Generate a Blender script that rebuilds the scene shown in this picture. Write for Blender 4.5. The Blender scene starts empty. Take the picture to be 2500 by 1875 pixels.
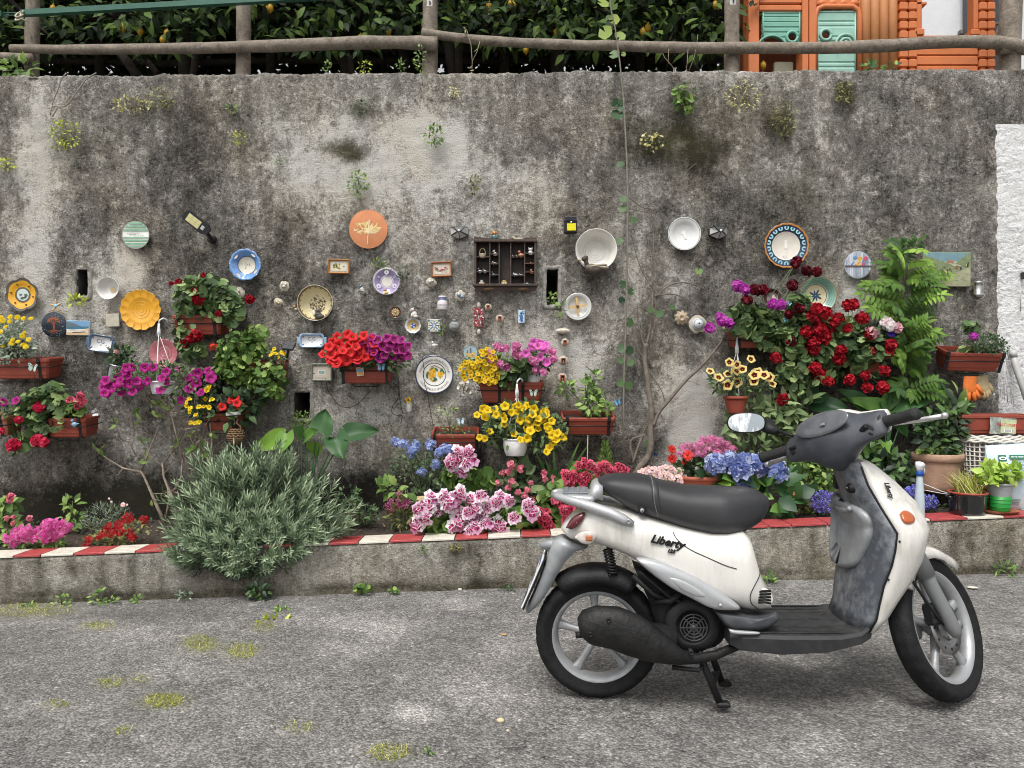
import bpy,math,random
from mathutils import Vector as V,Matrix,noise
R=math.radians;PI=math.pi
rnd=random.Random(11)
SC=bpy.context.scene;COL=SC.collection
CAM=V((0,0,1.26));FPX=1780.0
def P(px,py,Y):
 return V(((px-1250)/FPX*Y,Y,CAM.z-(py-937.5)/FPX*Y))
def gz(x,y=0):return 0.03*x
def lin(h):
 h=h.lstrip('#');o=[]
 for i in(0,2,4):
  c=int(h[i:i+2],16)/255
  o.append(c/12.92 if c<=.04045 else((c+.055)/1.055)**2.4)
 return tuple(o)
def U(a,b):return rnd.uniform(a,b)
def nt(m):return m.node_tree.nodes,m.node_tree.links
def newmat(name):
 m=bpy.data.materials.new(name);m.use_nodes=True
 N,L=nt(m);b=N['Principled BSDF']
 return m,N,L,b
def ramp(N,pts,interp='LINEAR'):
 r=N.new('ShaderNodeValToRGB');e=r.color_ramp.elements;r.color_ramp.interpolation=interp
 while len(e)<len(pts):e.new(.5)
 for k,(p,c) in zip(e,sorted(pts,key=lambda q:q[0])):
  k.position=p;k.color=(*c,1) if len(c)==3 else c
 return r
def noise_node(N,L,vec,scale,detail=4,rough=.6):
 n=N.new('ShaderNodeTexNoise');n.inputs['Scale'].default_value=scale
 n.inputs['Detail'].default_value=detail;n.inputs['Roughness'].default_value=rough
 if vec is not None:L.new(vec,n.inputs['Vector'])
 return n
def mix(N,L,fac,a,b,mode='MIX'):
 n=N.new('ShaderNodeMix');n.data_type='RGBA';n.blend_type=mode
 for s,v in((n.inputs[0],fac),(n.inputs[6],a),(n.inputs[7],b)):
  if isinstance(v,(int,float)):s.default_value=v
  elif isinstance(v,tuple):s.default_value=(*v,1)
  else:L.new(v,s)
 return n.outputs[2]
def maths(N,L,op,a,b=0.,c=None,clamp=False):
 n=N.new('ShaderNodeMath');n.operation=op;n.use_clamp=clamp
 for s,v in zip(n.inputs,(a,b,c)):
  if v is None:continue
  if isinstance(v,(int,float)):s.default_value=v
  else:L.new(v,s)
 return n.outputs[0]
_mc={}
def mat(col,rough=.5,metal=0,var=.15,scale=14,bump=0.,bscale=60,spec=.5,coat=0,name=None):
 """a plain material: colour with noise mottling and a little bump"""
 if isinstance(col,str):col=lin(col)
 key=(col,rough,metal,var,scale,bump,bscale,spec,coat)
 if key in _mc:return _mc[key]
 m,N,L,b=newmat(name or 'surface')
 tc=N.new('ShaderNodeTexCoord');n=noise_node(N,L,tc.outputs['Object'],scale,5)
 lo=tuple(c*(1-var) for c in col);hi=tuple(min(1,c*(1+var)) for c in col)
 r=ramp(N,[(.3,lo),(.7,hi)]);L.new(n.outputs['Fac'],r.inputs[0])
 L.new(r.outputs[0],b.inputs['Base Color'])
 b.inputs['Roughness'].default_value=rough;b.inputs['Metallic'].default_value=metal
 b.inputs['Specular IOR Level'].default_value=spec;b.inputs['Coat Weight'].default_value=coat
 b.inputs['Coat Roughness'].default_value=.15
 if bump:
  n2=noise_node(N,L,tc.outputs['Object'],bscale,4);bp=N.new('ShaderNodeBump')
  bp.inputs['Strength'].default_value=bump;bp.inputs['Distance'].default_value=.01
  L.new(n2 .outputs['Fac'],bp.inputs['Height']);L.new(bp.outputs[0],b.inputs['Normal'])
 _mc[key]=m
 return m
def tinted(c0,c1,c2=None,rough=.5,trans=.3,spec=.3,gain=1.25):
 """leaf or petal: colour picked by the face attribute «tint», some light let through"""
 c0,c1=[lin(c) if isinstance(c,str) else c for c in(c0,c1)]
 c2=lin(c2) if isinstance(c2,str) else c2
 key=('t',c0,c1,c2,rough,trans,spec,gain)
 if key in _mc:return _mc[key]
 m,N,L,b=newmat('leaf');c0,c1,c2=[tuple(min(.88,q*gain) for q in c) if c else c for c in(c0,c1,c2)]
 a=N.new('ShaderNodeAttribute');a.attribute_name='tint'
 pts=[(0.,c0),(1.,c1)] if c2 is None else[(0.,c0),(.55,c1),(1.,c2)]
 r=ramp(N,pts);L.new(a.outputs['Fac'],r.inputs[0])
 L.new(r.outputs[0],b.inputs['Base Color']);b.inputs['Roughness'].default_value=rough
 b.inputs['Specular IOR Level'].default_value=spec
 t=N.new('ShaderNodeBsdfTranslucent');L.new(r.outputs[0],t.inputs[0])
 x=N.new('ShaderNodeMixShader');x.inputs[0].default_value=trans
 L.new(b.outputs[0],x.inputs[1]);L.new(t.outputs[0],x.inputs[2])
 L.new(x.outputs[0],N['Material Output'].inputs['Surface'])
 _mc[key]=m
 return m
class MB:
 def __init__(s):s.v=[];s.f=[];s.m=[];s.t=[];s.s=[]
 def add(s,vs,fs,m=0,t=.5,smooth=True,M=None):
  o=len(s.v)
  s.v.extend((M@V(p)) if M is not None else V(p) for p in vs)
  for i,f in enumerate(fs):
   s.f.append(tuple(o+k for k in f));s.m.append(m[i] if isinstance(m,list) else m)
   s.t.append(t);s.s.append(smooth)
  return o
 def box(s,c,d,m=0,M=None,b=0.,t=.5):
  x,y,z=[q/2 for q in d];c=V(c)
  if b<=0:
   vs=[c+V((sx*x,sy*y,sz*z)) for sz in(-1,1) for sy in(-1,1) for sx in(-1,1)]
   s.add(vs,[(0,2,3,1),(4,5,7,6),(0,1,5,4),(2,6,7,3),(0,4,6,2),(1,3,7,5)],m,t,False,M)
  else:
   b=min(b,x*.95,y*.95,z*.95)
   rings=[]
   for zz,e in((-z,b),(-z+b,0),(z-b,0),(z,b)):
    X,Y=x-e,y-e
    q=[(-X+b*.6,-Y),(X-b*.6,-Y),(X,-Y+b*.6),(X,Y-b*.6),(X-b*.6,Y),(-X+b*.6,Y),(-X,Y-b*.6),(-X,-Y+b*.6)]
    rings.append([c+V((u,w,zz)) for u,w in q])
   s.loft(rings,m,M,t=t,smooth=False)
 def loft(s,rings,m=0,M=None,cap=True,t=.5,smooth=True,closed=True):
  n=len(rings[0]);vs=[p for r in rings for p in r];fs=[];ms=[]
  for i in range(len(rings)-1):
   for k in range(n if closed else n-1):
    a=i*n+k;b=i*n+(k+1)%n
    fs.append((a,b,b+n,a+n));ms.append(m[i] if isinstance(m,list) else m)
  if cap and closed:
   fs.append(tuple(range(n))[::-1]);fs.append(tuple((len(rings)-1)*n+k for k in range(n)))
   ms+=[m[0] if isinstance(m,list) else m,m[-1] if isinstance(m,list) else m]
  s.add(vs,fs,ms,t,smooth,M)
 def tube(s,pts,rad,seg=6,m=0,M=None,t=.5,flat=1.):
  pts=[V(p) for p in pts];n=len(pts)
  rad=rad if isinstance(rad,(list,tuple)) else[rad]*n
  rings=[];prev=None
  for i,p in enumerate(pts):
   d=(pts[min(i+1,n-1)]-pts[max(i-1,0)])
   if d.length<1e-9:d=V((0,0,1))
   d.normalize()
   a=prev-d*prev.dot(d) if prev is not None else d.cross(V((0,0,1)) if abs(d.z)<.9 else V((0,1,0)))
   if a.length<1e-6:a=d.orthogonal()
   a.normalize();prev=a;b=d.cross(a)
   rings.append([p+(a*math.cos(q)+b*math.sin(q)*flat)*rad[i] for q in[2*PI*k/seg for k in range(seg)]])
  s.loft(rings,m,M,t=t)
 def lathe(s,prof,seg=24,m=0,M=None,rf=None,t=.5,smooth=True):
  """profile of (radius, height) turned about local z"""
  rings=[]
  for r,z in prof:
   ring=[]
   for k in range(seg):
    a=2*PI*k/seg;q=max(r,1e-5)*(rf(a,r,z) if rf else 1)
    ring.append(V((q*math.cos(a),q*math.sin(a),z)))
   rings.append(ring)
  s.loft(rings,m,M,cap=False,t=t,smooth=smooth)
 def blob(s,c,r,m=0,M=None,seg=10,rng=6,t=.5,rot=None):
  r=(r,r,r) if isinstance(r,(int,float)) else r
  c=V(c);vs=[V((0,0,-1))]
  for i in range(1,rng):
   a=-PI/2+PI*i/rng
   vs+=[V((math.cos(a)*math.cos(2*PI*k/seg),math.cos(a)*math.sin(2*PI*k/seg),math.sin(a))) for k in range(seg)]
  vs.append(V((0,0,1)));fs=[]
  for k in range(seg):
   fs.append((0,1+(k+1)%seg,1+k));o=1+(rng-2)*seg
   fs.append((o+k,o+(k+1)%seg,len(vs)-1))
   for i in range(rng-2):
    a=1+i*seg+k;b=1+i*seg+(k+1)%seg
    fs.append((a,b,b+seg,a+seg))
  vs=[V((p.x*r[0],p.y*r[1],p.z*r[2])) for p in vs]
  if rot is not None:vs=[rot@p for p in vs]
  s.add([c+p for p in vs],fs,m,t,True,M)
 def prism(s,pts,h,m=0,M=None,t=.5,z=0.):
  """polygon in local xy, raised from z to z+h"""
  n=len(pts)
  s.add([(x,y,z) for x,y in pts]+[(x,y,z+h) for x,y in pts],[tuple(range(n))[::-1],tuple(range(n,2*n))]+[(k,(k+1)%n,n+(k+1)%n,n+k) for k in range(n)],m,t,False,M)
 def mesh(s,name,mats,off=V((0,0,0))):
  me=bpy.data.meshes.new(name)
  me.from_pydata([p-off for p in s.v],[],s.f)
  for q in(mats if isinstance(mats,(list,tuple)) else[mats]):me.materials.append(q)
  me.polygons.foreach_set('material_index',s.m)
  me.polygons.foreach_set('use_smooth',s.s)
  a=me.attributes.new('tint','FLOAT','FACE');a.data.foreach_set('value',s.t)
  me.update()
  return me
 def build(s,name,mats,parent=None,local=False,loc=None):
  """ONE mesh object; vertices given in world space unless local"""
  off=V((0,0,0))
  if not local:
   off=WORLD[parent.name] if parent is not None else(V(loc) if loc is not None else V((0,0,0)))
  o=bpy.data.objects.new(name,s.mesh(name,mats,off));COL.objects.link(o)
  if parent is not None:
   o.parent=parent;WORLD[o.name]=WORLD[parent.name].copy()
  else:
   if loc is not None:o.location=loc
   WORLD[o.name]=V(loc) if loc is not None else V((0,0,0))
  return o
WORLD={}
def tag(o,label=None,cat=None,group=None,kind=None):
 for k,v in(('label',label),('category',cat),('group',group),('kind',kind)):
  if v:o[k]=v
 return o
def thing(name,loc,label,cat,group=None,M=None):
 o=bpy.data.objects.new(name,None);COL.objects.link(o);o.empty_display_size=.05
 o.location=loc
 if M is not None:o.rotation_euler=M.to_euler()
 WORLD[o.name]=V(loc)
 return tag(o,label,cat,group)
def inst(me,name,parent,M):
 """a part that shares mesh data: M places it in world space"""
 o=bpy.data.objects.new(name,me);COL.objects.link(o);o.parent=parent
 Q=M.copy();Q.translation-=WORLD[parent.name];o.matrix_local=Q
 WORLD[o.name]=M.translation.copy()
 return o
def facing(d,roll=0.,up=V((0,0,1))):
 """rotation whose local z looks along d"""
 z=V(d).normalized();x=up.cross(z)
 if x.length<1e-4:x=V((1,0,0))
 x.normalize();y=z.cross(x)
 return Matrix((x,y,z)).transposed().to_4x4()@Matrix.Rotation(roll,4,'Z')
def place(p,d,size,roll=0.):
 return Matrix.Translation(p)@facing(d,roll)@Matrix.Scale(size,4)
_tx={}
def text_geom(txt,size=1.,shear=0.,bold=0.):
 c=bpy.data.curves.new('tmp','FONT');c.body=txt;c.size=size;c.shear=shear;c.align_x='CENTER';c.align_y='CENTER'
 c.resolution_u=2;c.offset=bold*size
 o=bpy.data.objects.new('tmp',c);COL.objects.link(o)
 dg=bpy.context.evaluated_depsgraph_get();me=bpy.data.meshes.new_from_object(o.evaluated_get(dg))
 vs=[v.co.copy() for v in me.vertices];fs=[tuple(p.vertices) for p in me.polygons]
 bpy.data.objects.remove(o);bpy.data.curves.remove(c);bpy.data.meshes.remove(me)
 return vs,fs
def lettering(mb,txt,size,M,m=0,shear=0.,depth=.0,bend=None,bold=0.):
 vs,fs=text_geom(txt,size,shear,bold)
 if bend:
  r,sg=bend;q=[]
  for v in vs:
   a=v.x/r;rr=r+sg*v.y
   q.append(V((rr*math.sin(a),sg*rr*math.cos(a),v.z)))
  vs=q
 if depth:
  n=len(vs);ed={}
  for f in fs:
   for i in range(len(f)):
    e=(f[i],f[(i+1)%len(f)]);ed[e]=ed.get(e,0)+1
  sides=[(a,b,b+n,a+n) for(a,b) in ed if(b,a) not in ed]
  fs=[tuple(k+n for k in f) for f in fs]+[f[::-1] for f in fs]+sides
  vs=vs+[v+V((0,0,depth)) for v in vs]
 mb.add(vs,fs,m,.5,False,M)
WF=Matrix.Rotation(PI/2,4,'X')
def onwall(px,py,Y,rot=0.,tilt=0.):
 return Matrix.Translation(P(px,py,Y))@WF@Matrix.Rotation(R(tilt),4,'X')@Matrix.Rotation(R(rot),4,'Z')
YW=5.2
SW=FPX/YW
EXPOSURE=.6
# ================================================================ the wall
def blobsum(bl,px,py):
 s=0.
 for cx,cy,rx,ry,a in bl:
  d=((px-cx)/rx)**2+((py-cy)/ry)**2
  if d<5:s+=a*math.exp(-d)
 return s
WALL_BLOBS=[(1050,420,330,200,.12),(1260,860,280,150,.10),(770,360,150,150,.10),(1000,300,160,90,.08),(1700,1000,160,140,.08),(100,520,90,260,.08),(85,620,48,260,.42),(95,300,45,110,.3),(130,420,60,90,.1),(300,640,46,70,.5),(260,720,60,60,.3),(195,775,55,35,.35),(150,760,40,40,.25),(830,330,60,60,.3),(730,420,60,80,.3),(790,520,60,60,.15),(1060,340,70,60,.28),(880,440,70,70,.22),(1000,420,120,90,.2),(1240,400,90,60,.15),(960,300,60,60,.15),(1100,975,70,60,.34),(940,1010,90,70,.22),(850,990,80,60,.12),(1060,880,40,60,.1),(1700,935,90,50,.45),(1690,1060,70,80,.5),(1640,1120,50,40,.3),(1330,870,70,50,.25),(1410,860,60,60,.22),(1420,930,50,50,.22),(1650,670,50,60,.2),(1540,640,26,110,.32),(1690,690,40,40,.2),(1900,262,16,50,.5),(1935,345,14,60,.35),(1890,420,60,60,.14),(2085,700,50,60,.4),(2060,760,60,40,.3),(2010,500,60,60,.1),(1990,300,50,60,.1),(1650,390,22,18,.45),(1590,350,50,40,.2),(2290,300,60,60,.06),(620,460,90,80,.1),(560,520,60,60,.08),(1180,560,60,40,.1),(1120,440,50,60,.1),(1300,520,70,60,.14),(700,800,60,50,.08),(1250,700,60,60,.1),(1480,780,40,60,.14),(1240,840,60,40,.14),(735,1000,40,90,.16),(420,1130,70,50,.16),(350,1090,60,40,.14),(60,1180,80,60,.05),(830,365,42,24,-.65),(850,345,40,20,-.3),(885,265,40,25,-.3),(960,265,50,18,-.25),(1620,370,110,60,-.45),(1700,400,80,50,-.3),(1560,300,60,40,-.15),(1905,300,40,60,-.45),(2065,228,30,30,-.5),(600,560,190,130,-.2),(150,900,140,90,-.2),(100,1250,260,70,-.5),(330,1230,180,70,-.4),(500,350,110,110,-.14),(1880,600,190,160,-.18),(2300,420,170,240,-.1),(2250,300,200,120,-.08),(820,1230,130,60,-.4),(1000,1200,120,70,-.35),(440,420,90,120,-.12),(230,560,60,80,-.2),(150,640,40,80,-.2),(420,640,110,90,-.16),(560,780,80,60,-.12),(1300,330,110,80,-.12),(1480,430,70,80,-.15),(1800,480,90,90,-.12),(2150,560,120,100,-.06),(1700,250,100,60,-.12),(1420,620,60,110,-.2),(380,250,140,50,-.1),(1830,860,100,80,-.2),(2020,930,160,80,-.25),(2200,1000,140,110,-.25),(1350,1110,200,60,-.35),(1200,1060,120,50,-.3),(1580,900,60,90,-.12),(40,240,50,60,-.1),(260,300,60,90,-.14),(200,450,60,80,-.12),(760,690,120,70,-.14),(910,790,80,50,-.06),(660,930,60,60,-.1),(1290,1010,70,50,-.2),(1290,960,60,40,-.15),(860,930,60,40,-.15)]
NICHES=[(187,658,215,722),(1334,658,1362,744),(717,958,757,1022),(1867,972,1897,1002)]
XN=[(P(a,0,YW).x,P(c,0,YW).x,round(P(0,d,YW).z,3),round(P(0,b,YW).z,3)) for a,b,c,d in NICHES]
def wall_top(x):
 t=3.492+.0068*x
 return t+.010*noise.noise((x*3.1,0,4))+.010*noise.noise((x*11,0,9))+.006*noise.noise((x*37,1,3))
def grid_axis(a,b,step,extra):
 q=[a+(b-a)*i/round((b-a)/step) for i in range(round((b-a)/step)+1)]
 q=[k for k in q if all(abs(k-e)>step*.45 for e in extra)]+[e for e in extra if a<e<b]
 return sorted(q)
def wall_dy(x,z):
 return(.016*noise.noise((x*1.3,z*1.1,2))+.008*noise.noise((x*5,z*4,5))+.007*noise.noise((x*17,z*15,7))+.005*noise.noise((x*42,z*42,1)))
def wall_mat():
 m,N,L,b=newmat('weathered_render')
 tc=N.new('ShaderNodeTexCoord');o=tc.outputs['Object']
 mp=N.new('ShaderNodeMapping');mp.inputs['Scale'].default_value=(1,1,.22);L.new(o,mp.inputs[0])
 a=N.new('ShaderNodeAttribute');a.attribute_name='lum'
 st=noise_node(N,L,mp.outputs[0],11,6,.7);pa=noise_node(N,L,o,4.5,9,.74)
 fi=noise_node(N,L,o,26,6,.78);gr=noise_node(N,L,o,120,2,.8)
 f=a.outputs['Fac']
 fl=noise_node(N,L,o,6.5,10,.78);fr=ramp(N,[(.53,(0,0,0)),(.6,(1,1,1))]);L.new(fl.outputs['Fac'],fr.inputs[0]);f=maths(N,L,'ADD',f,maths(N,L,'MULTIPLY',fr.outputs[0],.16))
 dk=noise_node(N,L,o,9,9,.8);dr=ramp(N,[(.36,(1,1,1)),(.44,(0,0,0))]);L.new(dk.outputs['Fac'],dr.inputs[0]);f=maths(N,L,'SUBTRACT',f,maths(N,L,'MULTIPLY',dr.outputs[0],.16))
 wn=noise_node(N,L,o,5,5,.7);wm=N.new('ShaderNodeVectorMath');wm.operation='MULTIPLY_ADD';wm.inputs[1].default_value=(.35,)*3;L.new(wn.outputs['Color'],wm.inputs[0]);L.new(o,wm.inputs[2])
 cv=N.new('ShaderNodeTexVoronoi');cv.feature='DISTANCE_TO_EDGE';cv.inputs['Scale'].default_value=1.6;L.new(wm.outputs[0],cv.inputs['Vector'])
 ck=maths(N,L,'MULTIPLY',maths(N,L,'LESS_THAN',cv.outputs['Distance'],.007),maths(N,L,'GREATER_THAN',pa.outputs['Fac'],.5));f=maths(N,L,'SUBTRACT',f,maths(N,L,'MULTIPLY',ck,.22))
 sv=N.new('ShaderNodeTexVoronoi');sv.inputs['Scale'].default_value=75;L.new(o,sv.inputs['Vector']);sc_=N.new('ShaderNodeSeparateColor');L.new(sv.outputs['Color'],sc_.inputs[0])
 f=maths(N,L,'ADD',f,maths(N,L,'MULTIPLY',maths(N,L,'GREATER_THAN',sc_.outputs[0],.88),.12));f=maths(N,L,'SUBTRACT',f,maths(N,L,'MULTIPLY',maths(N,L,'LESS_THAN',sc_.outputs[0],.14),.11))
 for n,k in((st,.75),(pa,.95),(fi,.8),(gr,.85)):
  f=maths(N,L,'ADD',f,maths(N,L,'MULTIPLY',maths(N,L,'SUBTRACT',n.outputs['Fac'],.5),k))
 r=ramp(N,[(.0,(.03,.028,.024)),(.22,(.075,.07,.062)),(.45,(.17,.16,.143)),(.68,(.31,.295,.265)),(.9,(.55,.53,.49)),(1.,(.66,.64,.6))])
 L.new(f,r.inputs[0])
 wv=noise_node(N,L,o,1.7,4);wr=ramp(N,[(.45,(1.,1.,1.)),(.66,(1.0,.95,.88))]);L.new(wv.outputs['Fac'],wr.inputs[0])
 c=mix(N,L,1.,r.outputs[0],wr.outputs[0],'MULTIPLY')
 ms=N.new('ShaderNodeAttribute');ms.attribute_name='moss'
 gm=noise_node(N,L,o,30,5,.7);mf=maths(N,L,'MULTIPLY',ms.outputs['Fac'],maths(N,L,'MULTIPLY',gm.outputs['Fac'],1.5),clamp=True)
 c=mix(N,L,mf,c,(.075,.07,.028));L.new(c,b.inputs['Base Color'])
 b.inputs['Roughness'].default_value=.95;b.inputs['Specular IOR Level'].default_value=.15
 h=maths(N,L,'ADD',maths(N,L,'MULTIPLY',fi.outputs['Fac'],1.4),gr.outputs['Fac'])
 bp=N.new('ShaderNodeBump');bp.inputs['Strength'].default_value=.9;bp.inputs['Distance'].default_value=.022
 L.new(h,bp.inputs['Height']);L.new(bp.outputs[0],b.inputs['Normal'])
 return m
M_WALL=wall_mat()
MOSS_BLOBS=[(830,365,40,22,.9),(1640,370,90,60,.8),(1905,300,35,55,.9),(2065,228,28,28,.9),(150,330,50,50,.4),(340,245,60,30,.35),(100,1240,200,60,.22),(350,1230,150,50,.22),(1950,470,60,60,.45),(880,262,40,22,.5),(1840,230,60,40,.5),(1680,250,60,50,.3),(700,270,60,30,.25)]
def pxy(x,z,Y=YW):return 1250+x*FPX/Y,937.5-(z-CAM.z)*FPX/Y
def set_attr(me,name,vals):
 a=me.attributes.new(name,'FLOAT','POINT');a.data.foreach_set('value',vals)
def build_wall():
 ex=[k for n in XN for k in n[:2]];ez=sorted({round(k,3) for n in XN for k in n[2:]})
 xs=[-6.5,-5.8,-5.2,-4.7,-4.3]+grid_axis(-4.05,4.05,.02,ex)+[4.3,4.7,5.2,5.8,6.5]
 zs=[-.4,-.1]+grid_axis(.1,3.42,.02,ez)
 nx=len(xs);vs=[];fs=[];lum=[];mo=[]
 rows=len(zs)+6
 for j in range(rows):
  for x in xs:
   if j<len(zs):z=zs[j];y=YW+wall_dy(x,z)
   else:
    k=j-len(zs);T=wall_top(x);y=YW+wall_dy(x,min(3.45,T))
    z=(3.445,T-.02,T-.006,T,T+.002,T-.01)[k];y+=(0,0,.012,.04,.2,.42)[k]
    z+=0 if k<2 else.008*noise.noise((x*50,k,0))
   px,py=pxy(x,z);vs.append((x,y,z));px+=34*noise.noise((x*2.2,z*2.2,11))+22*noise.noise((x*7,z*6,12))+12*noise.noise((x*19,z*19,13));py+=40*noise.noise((x*2.2,z*1.6,21))+26*noise.noise((x*7,z*4,22))
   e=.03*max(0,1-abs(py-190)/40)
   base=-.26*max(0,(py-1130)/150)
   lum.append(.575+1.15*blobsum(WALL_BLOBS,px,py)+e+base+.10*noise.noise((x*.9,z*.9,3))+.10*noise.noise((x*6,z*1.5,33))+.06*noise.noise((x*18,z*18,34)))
   mo.append(min(1,blobsum(MOSS_BLOBS,px,py)))
 for j in range(rows-1):
  for i in range(nx-1):
   cx=(xs[i]+xs[i+1])/2
   if j+1<len(zs):
    cz=(zs[j]+zs[j+1])/2
    if any(a<cx<b and c<cz<d for a,b,c,d in XN):continue
   a=j*nx+i;fs.append((a,a+1,a+nx+1,a+nx))
 me=bpy.data.meshes.new('retaining_wall');me.from_pydata(vs,[],fs);me.materials.append(M_WALL)
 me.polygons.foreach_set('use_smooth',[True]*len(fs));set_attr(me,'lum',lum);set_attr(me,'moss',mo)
 o=bpy.data.objects.new('retaining_wall',me);COL.objects.link(o);WORLD[o.name]=V((0,0,0))
 tag(o,'tall mottled grey rendered retaining wall hung with plates and flower boxes','wall')
 mn=mat((.075,.07,.062),.95,0,.5,12,.6,40)
 mf=mat((.26,.25,.225),.95,0,.6,26,.8,60)
 for a,b,c,d in XN:
  k=MB();y0,y1=YW+.004,YW+.42
  q=[(a,c),(b,c),(b,d),(a,d)]
  k.add([(x,y0,z) for x,z in q]+[(x,y1,z) for x,z in q],[(0,1,5,4),(1,2,6,5),(2,3,7,6),(3,0,4,7),(4,5,6,7)],0,.5,False)
  n=26;ring=[]
  for s,(g,yy) in enumerate(((.0,.02),(0.,-.006),(.014,-.010),(.028,-.006),(.036,.02))):
   r=[]
   for i in range(n):
    u=i/n*4;e=int(u);f=u-e
    cor=[(a-g,c-g),(b+g,c-g),(b+g,d+g),(a-g,d+g)];p0,p1=cor[e],cor[(e+1)%4]
    x,z=p0[0]+(p1[0]-p0[0])*f,p0[1]+(p1[1]-p0[1])*f
    x+=(.005+.3*g)*noise.noise((x*22,z*22,s));z+=(.005+.3*g)*noise.noise((x*22,z*22,s+5))
    r.append(V((x,YW+yy,z)))
   ring.append(r)
  k.loft(ring,1,cap=False)
  k.build('niche',[mn,mf],o)
 mw,N,L,bs=newmat('white_plaster');tc=N.new('ShaderNodeTexCoord')
 n1=noise_node(N,L,tc.outputs['Object'],28,6,.65);r=ramp(N,[(.28,(.30,.29,.28)),(.4,(.74,.74,.74)),(.7,(.86,.86,.86))]);L.new(n1 .outputs['Fac'],r.inputs[0])
 L.new(r.outputs[0],bs.inputs['Base Color']);bs.inputs['Roughness'].default_value=.9
 bp=N.new('ShaderNodeBump');bp.inputs['Strength'].default_value=1.;bp.inputs['Distance'].default_value=.04;L.new(n1 .outputs['Fac'],bp.inputs['Height']);L.new(bp.outputs[0],bs.inputs['Normal'])
 vs=[];fs=[];zz=[.2+.03*i for i in range(98)]
 for z in zz:
  py=pxy(0,z)[1]
  xe=P(2429+(py-300)*.012,0,YW).x+.012*noise.noise((z*8,0,0))+.01*noise.noise((z*31,2,0))
  for i in range(24):
   x=xe+(6.2-xe)*(i/23)**1.6
   vs.append((x,YW+wall_dy(x,z)-(.012 if i>0 else-.004)-.007*noise.noise((x*22,z*22,3))-.005*noise.noise((x*45,z*45,3)),z))
 for j in range(len(zz)-1):
  for i in range(23):a=j*24+i;fs.append((a,a+1,a+25,a+24))
 me=bpy.data.meshes.new('white_plaster');me.from_pydata(vs,[],fs);me.materials.append(mw);me.polygons.foreach_set('use_smooth',[True]*len(fs))
 p=bpy.data.objects.new('plaster_patch',me);COL.objects.link(p);p.parent=o;p['label']='rough white painted plaster'
 return o
WALL=build_wall()
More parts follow.
